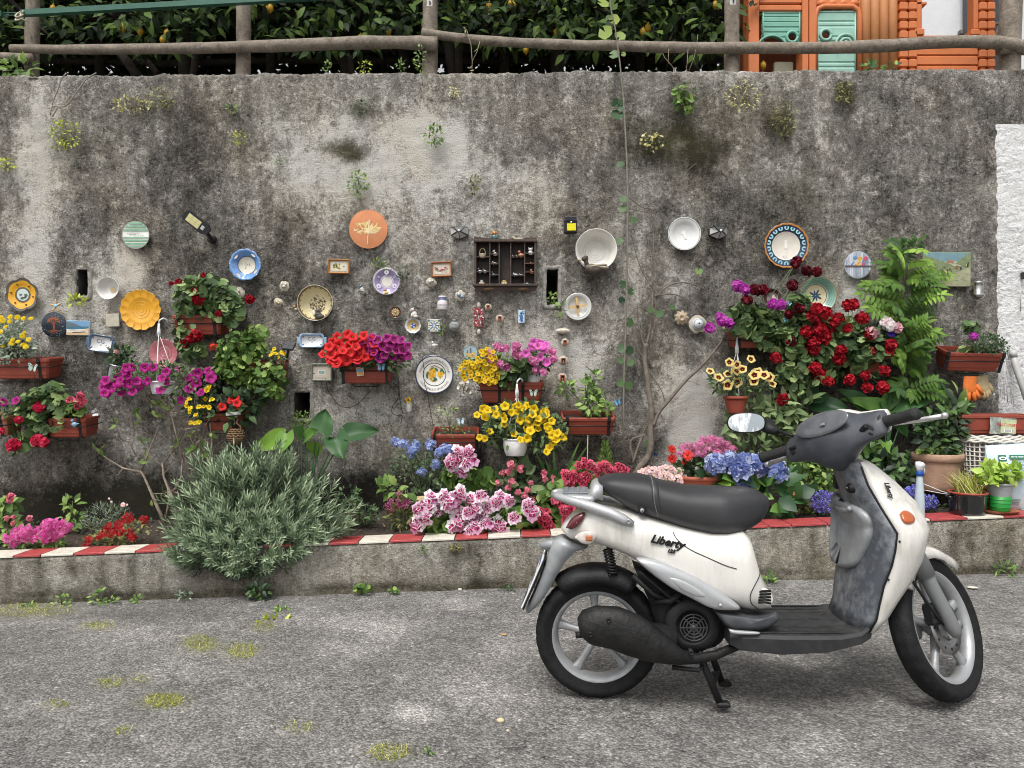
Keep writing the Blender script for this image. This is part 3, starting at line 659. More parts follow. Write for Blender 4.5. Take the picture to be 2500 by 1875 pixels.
 wheel('front_wheel',FR,.085,.212,FMs,True)
 T=SHM@steer(Matrix.Identity(4))
 ST=lambda p:T@V(p)
 for sd in(-1,1):
  k=MB();y=sd*.075;ah=hub0+V((-.018,y,-.022))
  q=lambda t,dx=0:ah+axd*t+V((dx,0,0))
  k.tube([ST(q(-.02)),ST(q(.0)),ST(q(.03)),ST(q(.21)),ST(q(.235)),ST(q(.24))],[.014,.024,.027,.027,.029,.026],14)
  k.tube([ST(q(.235)),ST(q(.34)),ST(q(.46))],[.036,.036,.034],14)
  k.tube([ST(hub0+V((0,y*1.25,0))),ST(hub0+V((0,y*.6,0)))],.016,10)
  B(k,'fork_leg',dusty('#878a8b','#6b6a66',.5,.5,.3))
 k=MB();k.tube([ST(hub0+axd*.42),ST(hub0+axd*.56+V((0,0,0)))],.03,10);k.tube([ST(hub0+axd*.44+V((-.02,-.09,0))),ST(hub0+axd*.46),ST(hub0+axd*.44+V((-.02,.09,0)))],.028,10);B(k,'fork_yoke',black)
 k=MB();k.tube([ST(hub0+axd*.42+V((-.05,-.05,0))),ST(hub0+axd*.25+V((-.12,-.06,0))),ST(hub0+axd*.08+V((-.11,-.075,0))),ST(hub0+V((-.06,-.06,.01))),ST(hub0+V((.0,-.06,.0)))],.0055,7);B(k,'brake_hose',black)
 k=MB();rings=[]
 for i in range(15):
  a=R(40+105*i/14);rr_=FR+.03+(.05*max(0,(3-i)/3));u=V((math.cos(a),0,math.sin(a)))
  w_=.062-.035*max(0,(4-i)/4)
  rings.append([ST(hub0+u*r_+V((0,y,0))) for y,r_ in((-w_,rr_-.05),(-w_*.96,rr_-.02),(-w_*.6,rr_),(0,rr_+.006),(w_*.6,rr_),(w_*.96,rr_-.02),(w_,rr_-.05),(w_*.9,rr_-.05),(0,rr_-.004),(-w_*.9,rr_-.05))])
 k.loft(rings,0);B(k,'front_mudguard',white)
 k=MB();rings=[]
 for i in range(14):
  a=R(126-72*i/13);rr_=RR+.022;u=V((math.cos(a),0,math.sin(a)));c=V((.0,0,RR))
  e=.8+.2*min(1,i/2)
  rings.append([c+u*r_+V((0,y*e,0)) for y,r_ in((-.075,rr_-.055),(-.07,rr_-.015),(-.045,rr_+.008),(0,rr_+.014),(.045,rr_+.008),(.07,rr_-.015),(.075,rr_-.055),(.066,rr_-.055),(0,rr_-.0),(-.066,rr_-.055))])
 k.loft(rings,0);B(k,'rear_hugger',black)
 k=MB();p0,p1=Lp(1484,1340,-.06),Lp(1492,1378,-.06)
 hx=[(V((p0[0]+(p1[0]-p0[0])*t+.012*0,-.07,p0[1]+(p1[1]-p0[1])*t))+V((.017*math.cos(t*34),.017*math.sin(t*34),0))) for t in frange(0,1.6,70)]
 k.tube(hx,.0045,6);k.tube([(p0[0],-.07,p0[1]+.03),(p1[0]+.01,-.07,p1[1]-.03)],.009,8);B(k,'rear_shock',black)
 k=MB()
 eng=trace([(1548,1386),(1580,1398),(1640,1440),(1740,1496),(1778,1530),(1772,1566),(1740,1590),(1670,1592),(1625,1570),(1598,1520),(1585,1470),(1565,1425)],-.08)
 for sgn in(1,):pad(k,smooth_poly(eng,1),.06,.15,0,((.9,-.1),(1,.1),(1,.8),(.94,.97),(.7,1)))
 k.tube([V((Lp(1480,1545,-.06)[0],-.06,Lp(1480,1545,-.06)[1])),V((Lp(1560,1550,-.09)[0],-.09,Lp(1560,1550,-.09)[1])),V((Lp(1650,1560,-.10)[0],-.10,Lp(1650,1560,-.10)[1]))],[.035,.05,.06],10)
 for a,b_,r_ in(((1545,1405),(1640,1470),.011),((1560,1395),(1700,1490),.008),((1600,1470),(1670,1440),.013)):
  p,q=Lp(*a,-.1),Lp(*b_,-.1);k.tube([(p[0],-.1,p[1]),((p[0]+q[0])/2,-.118,(p[1]+q[1])/2-.015),(q[0],-.1,q[1])],r_,7)
 E_=B(k,'engine',black)
 k=MB();cx,cz=Lp(1690,1528,-.11);FMt=Matrix.Translation((cx,-.105,cz))@WF
 k.lathe([(.105,-.05),(.105,.0),(.098,.012),(.07,.02),(.062,.018),(.058,.008),(.0,.006)],40,0,FMt);fh=B(k,'fan_housing',black,E_)
 k=MB();cx,cz=Lp(1694,1533,-.13);FMt=Matrix.Translation((cx,-.124,cz))@WF
 for r_ in(.014,.026,.038,.05):k.lathe([(r_-.002,0),(r_-.002,.004),(r_+.002,.004),(r_+.002,0)],32,0,FMt)
 for i in range(8):
  a=PI*i/4;k.box((.027*math.cos(a),.027*math.sin(a),.003),(.05,.004,.004),0,FMt@Matrix.Rotation(0,4,'Z') if False else FMt@Matrix.Translation((.027*math.cos(a),.027*math.sin(a),.003))@Matrix.Rotation(a,4,'Z')@Matrix.Translation((-.027*math.cos(a),-.027*math.sin(a),-.003)))
 k.lathe([(0,.008),(.009,.007),(.012,0)],16,0,FMt);B(k,'fan_grille',mat((.04,.04,.041),.5),E_)
 k=MB();pts=[];rad=[]
 for px,py,r_,y in((1414,1535,10,-.175),(1418,1534,26,-.175),(1430,1530,40,-.175),(1455,1527,48,-.175),(1500,1532,52,-.175),(1545,1550,51,-.172),(1590,1572,43,-.168),(1632,1592,29,-.16),(1662,1604,18,-.15),(1700,1608,12,-.14),(1745,1600,11,-.12),(1800,1577,10,-.10),(1815,1570,10,-.08)):
  x,z=Lp(px,py,y);pts.append((x,y,z));rad.append(r_/640)
 n0=16;pv=[V(p) for p in pts];rings=[]
 for i,p in enumerate(pv):
  d_=(pv[min(i+1,len(pv)-1)]-pv[max(i-1,0)]).normalized();up_=V((0,1,0)).cross(d_).normalized();sd_=d_.cross(up_)
  rings.append([p+up_*(rad[i]*c)+sd_*(min(rad[i],.052)*s_) for c,s_ in sellipse(n0,2.2)])
 k.loft(rings,0)
 x,z=Lp(1413,1549,-.175);k.tube([(x+.02,-.175,z),(x-.012,-.175,z-.002)],.012,10)
 ex=B(k,'exhaust',rust)
 k=MB()
 for px,py in((1486,1513),(1441,1548),(1612,1592),(1690,1600)):
  k=MB();x,z=Lp(px,py,-.22);k.lathe([(0,.004),(.005,.004),(.005,.008),(.009,.008),(.010,-.02)],10,0,Matrix.Translation((x,-.222 if px<1600 else-.19,z))@WF);B(k,'bolt',rust,ex)
 k=MB()
 for y,(a,b_) in((-.13,((1711,1612),(1757,1716))),(.10,((1740,1612),(1768,1668)))):
  p,q=Lp(*a,y),Lp(*b_,y)
  if y>0:q=(q[0]-.01,gz(.7)+.0)
  k.tube([(p[0],y*.8,p[1]+.03),(p[0]+.004,y*.85,p[1]),(q[0],y,q[1])],[.012,.014,.014],8)
  k.box((q[0]+.012,y,q[1]-.004),(.05,.04,.02),0,None,.006)
 p=Lp(1711,1612,0);k.tube([(p[0],-.11,p[1]+.005),(p[0],.11,p[1]+.005)],.013,8)
 p,q=Lp(1648,1628,-.14),Lp(1706,1637,-.14);k.tube([(p[0]-.01,-.14,p[1]-.002),(q[0],-.14,q[1]),(q[0]+.02,-.12,q[1]+.01)],[.010,.008,.008],8)
 k.prism(trace([(1736,1640),(1757,1637),(1747,1668)],-.05),.012,0,Matrix.Translation((0,-.05,0))@Matrix.Rotation(PI/2,4,'X'))
 B(k,'centre_stand',black)
 fl=dusty('#26272a','#4a4946',.55,.62,streak=False)
 k=MB();zf=Lp(1860,1548,-.17)[1];xA=Lp(1777,1545,-.17)[0];xB=Lp(2132,1545,-.15)[0]
 rings=[]
 for x,w_,dz_,th in((xA,.10,-.012,.03),(xA+.01,.16,-.004,.05),(xA+.05,.185,0,.072),(xA+.2,.195,0,.085),(xA+.35,.195,0,.075),(xB-.12,.19,.0,.06),(xB-.05,.18,.01,.055),(xB-.01,.16,.03,.06),(xB+.01,.12,.05,.06)):
  rings.append([V((x,y,zf+dz_+d_)) for y,d_ in((-w_,-.012),(-w_+.008,0),(w_-.008,0),(w_,-.012),(w_*.97,-th*.8),(w_*.75,-th),(-w_*.75,-th),(-w_*.97,-th*.8))])
 k.loft(rings,0,smooth=False);FB=B(k,'footboard',fl)
 k=MB()
 for y in(-.13,-.085,.0,.085,.13):k.box(((xA+xB)/2+.03,y,zf+.0015),((xB-xA)*.55,.016,.006),0,None,.002)
 k.tube([(xA+.09,-.165,zf+.002),(xB-.06,-.16,zf+.004),(xB-.035,-.10,zf+.01),(xB-.03,.1,zf+.01),(xB-.06,.16,zf+.004),(xA+.09,.165,zf+.002)],.004,6)
 B(k,'floor_mat',mat((.022,.022,.022),.85,0,.5,25,.5,120),FB)
 k=MB();pad(k,smooth_poly(trace([(1779,1536),(1800,1540),(1855,1543),(1858,1549),(1800,1549),(1782,1545)],-.19),2),-.182,.014);B(k,'foot_trim',silver,FB)
 k=MB();pad(k,smooth_poly(trace([(1742,1492),(1800,1499),(1850,1508),(1884,1500),(1898,1494),(1905,1514),(1880,1530),(1850,1538),(1790,1538),(1772,1528)],-.15),2),-.125,.045);B(k,'body_skirt',dusty('#3c3e42','#6c6e70',.5,.45,streak=False))
 rows=[((2098,1128),.092,.05),((2103,1139),.096,.075),((2120,1185),.112,.14),((2149,1235),.153,.180),((2174,1275),.188,.181),((2191,1302),.21,.178),((2186,1345),.208,.173),((2178,1380),.204,.172),((2158,1432),.19,.16),((2148,1475),.182,.12),((2140,1514),.172,.085),((2122,1545),.16,.06)]
 inner=[];outer=[]
 for(px,py),w_,dep in rows:
  x,z=Lp(px,py,-w_)
  pts=[V((x,-w_,z)),V((x-.018,-w_*.95,z)),V((x-.032,-w_*.82,z)),V((x-.052,-w_*.45,z)),V((x-.06,0,z)),V((x-.06,w_*.45,z)),V((x-.052,w_*.82,z)),V((x-.03,w_*.95,z)),V((x,w_,z)),V((x+.03,w_*.8,z)),V((x+.03,-w_*.8,z))]
  inner.append(pts)
  oo=[]
  for i in range(17):
   t_=PI*i/16;c,s_=math.cos(t_),math.sin(t_)
   oo.append(V((x+.003+dep*.94*abs(s_)**.9,-w_*1.012*math.copysign(abs(c)**.8,c),z)))
  oo+=[V((x+.01,w_*.8,z)),V((x+.01,-w_*.8,z))]
  outer.append(oo)
 k=MB();k.loft(inner,0);LS=B(k,'leg_shield',grey)
 k=MB();k.loft(outer,0);AP=B(k,'front_apron',white)
 def insurf(x,z):
  return 0
 gl=smooth_poly([(2037,1206),(2050,1214),(2085,1232),(2112,1247),(2128,1268),(2132,1290),(2128,1318),(2112,1352),(2096,1378),(2078,1387),(2050,1382),(2034,1362),(2032,1330),(2036,1280),(2037,1240)],2)
 IO=[(-1,0),(-.95,.018),(-.82,.032),(-.45,.052),(0,.06),(.45,.06),(.82,.052),(.95,.03),(1,0)]
 def on_inner(px,py,off):
  o=SMI@CAM;d_=((SMI@P(px,py,1.))-o).normalized()
  xx=[(r_[0].z,r_[0].x) for r_ in inner][::-1];ww=[(r_[0].z,-r_[0].y) for r_ in inner][::-1]
  best,bd=o+d_*3.,9.
  for t_ in frange(2.5,3.6,1100):
   p=o+d_*t_;w_=at_x(ww,p.z);q=max(-1,min(1,p.y/w_));e=abs(p.x-(at_x(xx,p.z)-at_x(IO,q)))+max(0,abs(p.y)-w_)*3
   if e<bd:best,bd=p,e
  return best+V((-.92,-.25,0))*off
 k=MB();cxx=sum(p[0] for p in gl)/len(gl);czz=sum(p[1] for p in gl)/len(gl)
 k.loft([[on_inner(cxx+(a-cxx)*s_,czz+(b_-czz)*s_,d_) for a,b_ in gl] for s_,d_ in((1.02,-.012),(1.0,.010),(.95,.021),(.85,.026),(.45,.027))],0)
 B(k,'glovebox_lid',grey2)
 k=MB();k.tube([on_inner(px,py,.030) for px,py in smooth_poly([(2040,1232),(2056,1236),(2072,1243),(2086,1246),(2092,1240)],2)],.010,8);B(k,'lid_lip',grey2)
 k=MB();kp=on_inner(2077,1191,.004);Kf=Matrix.Translation(kp)@facing(V((-1,0,.1)))
 k.lathe([(0,.010),(.009,.010),(.010,.006),(.016,.008),(.019,.002),(.019,-.02)],18,0,Kf);k.box((0,0,.011),(.012,.003,.002),1,Kf);B(k,'ignition_lock',[black,rimm])
 k=MB();kp=on_inner(2041,1175,.0);k.box(kp,(.016,.03,.06),0,None,.006);B(k,'bag_hook',black)
 k=MB();q=[(2196,1255),(2204,1246),(2216,1246),(2230,1256),(2236,1268),(2230,1278),(2214,1280),(2202,1272)]
 def on_outer(px,py,off):
  o=SMI@CAM;d_=((SMI@P(px,py,1.))-o).normalized();best=None
  for t_ in frange(2.4,3.6,480):
   p=o+d_*t_
   xx=[(r_[0].z,r_[0].x) for r_ in outer][::-1];ww=[(r_[0].z,-r_[0].y) for r_ in outer][::-1];dd=[(r_[8].z,r_[8].x-r_[0].x) for r_ in outer][::-1]
   w_=at_x(ww,p.z);c=min(1,abs(p.y)/max(.02,w_))
   if p.y<w_ and abs(p.y)<=w_ and p.x>=at_x(xx,p.z) and p.x<=at_x(xx,p.z)+at_x(dd,p.z)*(1-c**2.5)**.45:best=p;break
   m_=abs(p.x-at_x(xx,p.z))+max(0,-p.y-w_)
  if best is None:best=o+d_*2.72
  return best-d_*off
 q=smooth_poly(q+[q[0]],2)[:-1];mx=sum(a for a,_ in q)/len(q);my=sum(b_ for _,b_ in q)/len(q)
 k.loft([[on_outer(mx+(a-mx)*s_,my+(b_-my)*s_,d_) for a,b_ in q] for s_,d_ in((1.03,-.012),(1.0,.006),(.85,.013),(.5,.017))],0)
 B(k,'front_indicator',mat((.42,.09,.015),.15,0,.1,20,coat=.8))
 k=MB();c0=on_outer(2170,1197,.012);u_=(on_outer(2172,1212,.003)-on_outer(2162,1184,.003)).normalized();n_=(V((-.15,-1,.35))).normalized();n_=(n_-u_*n_.dot(u_)).normalized();v_=n_.cross(u_)
 Em=Matrix((u_,v_,n_)).transposed().to_4x4();Em.translation=c0
 lettering(k,'Liberty',.022,Em,0,.25,.004,None,.03);B(k,'emblem',black)
 k=MB()
 for px,py in((2196,1322),(2169,1415)):
  k=MB();p=on_outer(px,py,.001);k.lathe([(0,.002),(.004,.002),(.005,-.004)],10,0,Matrix.Translation(p)@facing(V((-.2,-1,.2))));B(k,'screw',black,AP)
 k=MB();k.tube([V((x,-.0,0))+(r_[0]-V((x,0,0)))+V((-.001,-.002,0)) for r_ in inner[1:] for x in(0,)],.0035,6);B(k,'edge_seal',black)
 bar=Lp(2040,1064,0.);zc=bar[1]
 c0=V((bar[0],0,bar[1]));rot=Matrix.Rotation(DEL,4,axd).to_3x3()
 fv=rot@V((math.cos(RK),0,math.sin(RK)));rv=rot@V((0,-1,0));av=axd.copy()
 H=lambda t,f,a:c0+rv*t+fv*f+av*a
 stn=[(-.212,.020,.026,.03,.03),(-.208,.032,.036,.042,.036),(-.185,.044,.048,.055,.042),(-.15,.056,.052,.066,.05),(-.11,.072,.056,.085,.06),(-.07,.084,.074,.10,.075),(-.035,.09,.105,.108,.085),(0,.088,.125,.11,.09),(.035,.085,.11,.108,.085),(.07,.073,.08,.10,.075),(.11,.052,.058,.085,.06),(.15,.046,.046,.066,.05),(.185,.042,.042,.055,.042),(.208,.036,.036,.042,.036),(.212,.022,.026,.03,.03)]
 def half(sign,scale,off):
  rings=[]
  for t,tp_,bt_,db,df in stn:
   ring=[]
   for i in range(15):
    a=-PI/2+PI*i/14;c,s_=math.cos(a),math.sin(a)
    hgt=(tp_ if s_>0 else bt_)*scale;dp=db if sign<0 else df
    ring.append(H(t*(scale*.5+.5),off+sign*dp*abs(c)**.75+(.03*s_ if sign<0 else.02*s_),hgt*math.copysign(abs(s_)**.85,s_)))
   rings.append(ring)
  kk=MB();kk.loft(rings,0);return kk
 CW=B(half(-1,1.,0.),'handlebar_cowl',cowlm)
 B(half(1,1.012,.006),'headlamp_cowl',white)
 k=MB()
 tm=Matrix((rv,(av*math.cos(.75)+fv*math.sin(.75)).normalized(),-(fv*math.cos(.75)-av*math.sin(.75)).normalized())).transposed().to_4x4();tm.translation=H(.006,-.054,.066)
 k.blob((0,0,.010),(.116,.050,.011),0,tm,32,14);B(k,'instrument_glass',mat((.10,.105,.115),.1,0,.3,12,coat=1.,name='glass_dusty'),CW)
 k=MB();k.box((.015,-.012,.026),(.02,.012,.006),0,tm,.002);B(k,'instrument_button',mat((.2,.2,.2),.4),CW)
 for sd in(-1,1):
  k=MB();e=smooth_poly([(-.035,-.02),(-.02,.012),(.02,.024),(.036,.0),(.026,-.02),(0,-.028)],2)
  sm=Matrix((rv,av,-fv)).transposed().to_4x4();sm.translation=H(sd*.15,-.052,.004)
  k.prism(e,.012,0,sm,z=-.004);SP=B(k,'switch_panel',cowlm,CW)
  k=MB()
  if sd>0:k.box((.004,.006,.011),(.036,.018,.012),0,sm@Matrix.Rotation(.5,4,'Z'),.004);k.lathe([(0,.016),(.009,.015),(.011,0)],14,0,sm@Matrix.Translation((.016,-.02,0)))
  else:
   for yy in(.012,-.009):k.box((-.002,yy,.011),(.036,.013,.012),0,sm@Matrix.Rotation(.05,4,'Z'),.004)
   k.lathe([(0,.016),(.008,.015),(.010,0)],14,0,sm@Matrix.Translation((-.004,-.032,-.004)))
  B(k,'switch',black,SP)
  k=MB();g0=H(sd*.19,-.005,.0);g1=H(sd*.335,-.028,.004);gg=[g0+(g1-g0)*t for t in frange(0,1,14)]
  k.lathe([(.018,0),(.03,.002),(.032,.012),(.024,.02)],20,0,Matrix.Translation(g0)@facing(g1-g0));k.tube(gg,[.024]+[.0215 if i%2 else.0205 for i in range(10)]+[.0215,.0235,.0225],14)
  B(k,'grip',mat((.02,.02,.02),.7,0,.4,60,.5,300))
  k=MB();k.tube([H(sd*.185,.04,-.02),H(sd*.22,.058,-.032),H(sd*.30,.06,-.045),H(sd*.375,.05,-.05)],[.011,.010,.010,.0095],10);k.blob(H(sd*.38,.05,-.05),.0125,0);B(k,'brake_lever',mat((.55,.55,.54),.35,.7,.2,30))
 mp=Lp(1822,1032,.19);mc=V((mp[0],.19,mp[1]));look=(V((-.25,-1.0,.10))).normalized()
 mm=Matrix.Translation(mc)@facing(look)
 E=sellipse(32,2.5);k=MB();sx,sz=46/595,25/595
 k.loft([[mm@V((sx*s_*c+(.006*s2 if 0 else 0),sz*s_*s2,d_)) for c,s2 in E] for s_,d_ in((.35,-.05),(.75,-.038),(.95,-.018),(1.02,0),(1.0,.006),(.93,.006))],0)
 st_=[mm@V((sx*1.05,-.010,-.03)),V((Lp(1880,1049,.17)[0],.17,Lp(1880,1049,.17)[1])),V((Lp(1900,1053,.15)[0],.15,Lp(1900,1053,.15)[1])),H(-.14,.0,.03)]
 k.tube(st_[:3],[.034,.021,.016],12);k.tube(st_[2:],[.007,.007],10);MR=B(k,'mirror',black)
 k=MB();k.add([mm@V((sx*.93*c,sz*.93*s2,.0065)) for c,s2 in E],[tuple(range(32))],0,.5,False)
 g,N,L,b_=newmat('mirror_glass');tc=N.new('ShaderNodeTexCoord');n1=noise_node(N,L,tc.outputs['Object'],30,4);mp_=N.new('ShaderNodeMapping');mp_.inputs['Scale'].default_value=(1,1,.3);mp_.inputs['Rotation'].default_value=(0,.8,0);L.new(tc.outputs['Object'],mp_.inputs[0]);L.new(mp_.outputs[0],n1 .inputs['Vector'])
 r=ramp(N,[(.42,(.05,)*3),(.62,(.5,)*3)]);L.new(n1 .outputs['Fac'],r.inputs[0]);L.new(r.outputs[0],b_.inputs['Roughness'])
 rc=ramp(N,[(.44,(.9,.92,.93)),(.56,(.42,.47,.5))]);L.new(n1 .outputs['Fac'],rc.inputs[0]);L.new(rc.outputs[0],b_.inputs['Base Color']);b_.inputs['Metallic'].default_value=1.
 B(k,'mirror_glass',g,MR)
 k=MB();k.blob(H(0,.088,-.01),.06,0,None,18,10);B(k,'headlamp',mat((.6,.62,.64),.08,0,.05,5,coat=1.))
 return S
build_scooter()
# ================================================================ plants
def rdir():
 while True:
  v=V((U(-1,1),U(-1,1),U(-1,1)))
  if.05<v.length<1:return v.normalized()
def leaf(mb,p,d,n,L,W,m=0,t=.5,fold=.25,droop=.25):
 """pointed leaf, folded along its rib and drooping"""
 d=V(d).normalized();s=d.cross(n)
 if s.length<1e-3:s=d.orthogonal()
 s.normalize();n=s.cross(d)
 c=[p+d*(L*a)-n*(droop*L*a*a) for a in(0,.35,.7,1)]
 l=[c[i]+s*(W*w)+n*(fold*W*w) for i,w in((1,.5),(2,.36))];r=[c[i]-s*(W*w)+n*(fold*W*w) for i,w in((1,.5),(2,.36))]
 mb.add(c+l+r,[(0,4,1),(1,4,5,2),(2,5,3),(0,1,6),(1,2,7,6),(2,3,7)],m,t,True)
def blade(mb,p,d,n,L,W,m=0,t=.5,droop=.1):
 d=V(d).normalized();s=d.cross(n)
 if s.length<1e-3:s=d.orthogonal()
 s.normalize();n=s.cross(d)
 a,b=p+d*L*.5-n*(droop*L*.25),p+d*L-n*(droop*L)
 mb.add([p,a+s*W*.5,b,a-s*W*.5],[(0,1,2),(0,2,3)],m,t,True)
def round_leaf(mb,p,n,R_,m=0,t=.5,lobes=5,cup=.25,up=V((0,0,1))):
 """geranium leaf: a scalloped disc with a notch, slightly cupped"""
 n=V(n).normalized();M=Matrix.Translation(p)@facing(n,U(0,6.28));k=11;vs=[V((0,-.1*R_,-cup*R_*.5))]
 for i in range(k):
  a=-PI*.5+.25+(2*PI-.5)*i/(k-1);q=R_*(1-.12*(i%2));vs.append(V((q*math.cos(a),q*math.sin(a),cup*R_*.4*U(.2,1.2))))
 mb.add(vs,[(0,i,i+1) for i in range(1,k)],m,t,True,M)
def in_ell(c,r,shell=.0):
 while True:
  v=V((U(-1,1),U(-1,1),U(-1,1)));l=v.length
  if shell<=l<=1:return V((c.x+v.x*r[0],c.y+v.y*r[1],c.z+v.z*r[2])),v
def pts_px(ells,n,gap=0.,tries=40):
 """n pixel positions inside a list of ellipses (cx, cy, rx, ry), kept apart by gap"""
 out=[];wts=[e[2]*e[3] for e in ells]
 for _ in range(n):
  for _ in range(tries):
   e=rnd.choices(ells,wts)[0];a=U(0,2*PI);q=math.sqrt(U(0,1));x,y=e[0]+e[2]*q*math.cos(a),e[1]+e[3]*q*math.sin(a)
   if all((x-u)**2+(y-v)**2>gap*gap for u,v in out):out.append((x,y));break
 return out
G=dict(geranium=tinted('#33452c','#5d7548','#93a66e',.55,.25),bright=tinted('#3c5628','#688544','#9cb066',.55,.3),dark=tinted('#1c2a1c','#33482c','#55703f',.45,.2),grey=tinted('#58665a','#7c8a78','#a4ae9a',.7,.2),rosem=tinted('#2e3c2e','#66795e','#b0bf9e',.65,.2),lemon=tinted('#182214','#304224','#5a7034',.55,.25,.15),lime=tinted('#6d7d22','#a3ad3c','#c8cf6a',.5,.35),arum=tinted('#2c4630','#456a3c','#7ba03f',.38,.3),petun=tinted('#2b3a26','#4b5f3a','#74875a',.6,.25),blue=tinted('#30402c','#4d6143','#6d7f5a',.6,.25),wist=tinted('#34502a','#58782f','#8cab4c',.5,.35),olive=tinted('#4a4a2a','#6f6f45','#8f8c5c',.7,.2),straw=tinted('#8a845a','#bdb878','#d9d7a5',.6,.3),sage=tinted('#4d5f3c','#74885a','#9aa97c',.65,.25),basil=tinted('#5f7d27','#8fae45','#bccf70',.45,.35))
BARK=mat((.27,.22,.175),.9,0,.4,30,.6,80);STEM=mat((.13,.16,.075),.7,0,.3,20);TWIG=mat((.105,.082,.064),.9,0,.4,40)
def fl_petunia(c,throat,edge=None,depth=.55,big=False):
 k=MB();n=25;rings=[]
 for r,z in((.08,-depth),(.23,-.28*depth/.55),(.52,-.04),(.8,.06),(1.,.0)):
  rings.append([V((r*(1+(.10*math.cos(5*a) if r>.5 else 0))*math.cos(a),r*(1+(.10*math.cos(5*a) if r>.5 else 0))*math.sin(a),z+(.07*math.sin(5*a+1) if r>.7 else 0)+U(-.03,.03)*r)) for a in[2*PI*i/n for i in range(n)]])
 k.loft(rings,[1,1 if big else 0,0,2],cap=False);k.blob((0,0,-.3),(.10,.10,.2),3,None,6,4)
 k.tube([(0,0,-depth+.05),(.05,0,-depth-.5)],[.10,.05],5,4)
 return k,[c,throat,edge or c,tinted('#c8b040','#d8c860'),STEM]
def fl_ball(c,n=54,dome=.62,size=.34):
 k=MB()
 for i in range(n):
  z=1-1.45*(i+.5)/n;a=i*2.39996;r=math.sqrt(max(0,1-z*z));d=V((r*math.cos(a),r*math.sin(a),z));p=V((d.x*.8,d.y*.8,d.z*dome))*U(.78,1.16)
  Mx=Matrix.Translation(p)@facing((d+rdir()*.75),U(0,6.28));s=size*U(.6,1.2);tt=U(.1,1)
  q=[V((0,0,-.08))]+[V((s*(1+.15*(j%2))*math.cos(2*PI*j/7),s*(1+.15*(j%2))*math.sin(2*PI*j/7),U(0,.12))) for j in range(7)]
  k.add(q,[(0,j+1,(j+1)%7+1) for j in range(7)],0,tt,True,Mx)
 k.tube([(0,0,.2),(0,0,-.6),(.1,.1,-1.6)],[.09,.07,.06],5,1)
 return k,[c,STEM]
def fl_cluster(c,n=24,petals=5,size=.3,dome=.6,eye=None,spread=1.,two=False):
 """dome of small flat florets"""
 k=MB()
 for i in range(n):
  q=math.sqrt((i+.5)/n)*spread;a=i*2.39996+U(-.2,.2);z=dome*math.sqrt(max(0,1.05-q*q))-dome*.4+U(-.08,.08);d=V((q*math.cos(a),q*math.sin(a),.75));s=size*U(.85,1.15)
  Mx=Matrix.Translation(V((q*math.cos(a),q*math.sin(a),z)))@facing(d+rdir()*.35,R(54)+U(-.5,.5) if two else U(0,6.28));tt=U(0,1)
  for j in range(petals):
   b=2*PI*j/petals;h=PI/petals*.95
   up=two and j in(0,1)
   k.add([V((.06*s*math.cos(b),.06*s*math.sin(b),0)),V((s*.75*math.cos(b-h),s*.75*math.sin(b-h),.05*s)),V((s*math.cos(b),s*math.sin(b),.14*s*U(0,1.4))),V((s*.75*math.cos(b+h),s*.75*math.sin(b+h),.05*s))],[(0,1,2,3)],0,tt,True,Mx)
   if up:k.add([V((.05*s*math.cos(b),.05*s*math.sin(b),.04*s)),V((s*.6*math.cos(b-h*.85),s*.6*math.sin(b-h*.85),.12*s)),V((s*.9*math.cos(b),s*.9*math.sin(b),.18*s)),V((s*.6*math.cos(b+h*.85),s*.6*math.sin(b+h*.85),.12*s))],[(0,1,2,3)],1,U(0,1),True,Mx)
  if eye is not None and not two:k.add([V((.24*s*math.cos(2*PI*j/5),.24*s*math.sin(2*PI*j/5),.09*s)) for j in range(5)],[tuple(range(5))],1,.5,False,Mx)
 k.tube([(0,0,.1),(0,0,-.8)],[.09,.06],5,2)
 return k,[c,eye or c,STEM]
def fl_daisy(c,eye,n=13,w=.3,z=.0,rows=1):
 k=MB()
 for rw in range(rows):
  for i in range(n):
   a=2*PI*(i+.5*rw)/n;L=1-.28*rw;d=V((math.cos(a),math.sin(a),.12+.3*rw));leaf(k,V((0,0,.03*rw)),d,V((0,0,1)),L*U(.9,1.05),w*2*L*.7,0,U(0,1),.15,.15+z)
 k.blob((0,0,.05),(.24,.24,.14),1,None,10,5);k.tube([(0,0,0),(.05,0,-1.2)],[.06,.05],5,2)
 return k,[c,eye,STEM]
def fl_pansy(c,eye):
 k=MB()
 for a,s in((95,.8),(60,.75),(180,.72),(0,.72),(270,.95)):
  Mx=Matrix.Rotation(R(a),4,'Z');vs=[V((0,0,.03))]+[V((.55*s+.5*s*math.cos(q),.5*s*math.sin(q),.06*U(-1,1))) for q in[2*PI*j/10 for j in range(10)]]
  k.add(vs,[(0,j+1,(j+1)%10+1) for j in range(10)],0,U(.2,1),True,Matrix.Translation((0,0,U(0,.04)))@Mx)
 k.blob((0,0,.05),(.17,.17,.08),1,None,8,4);k.tube([(0,0,0),(0,.1,-1.)],[.06,.05],5,2)
 return k,[c,eye,STEM]
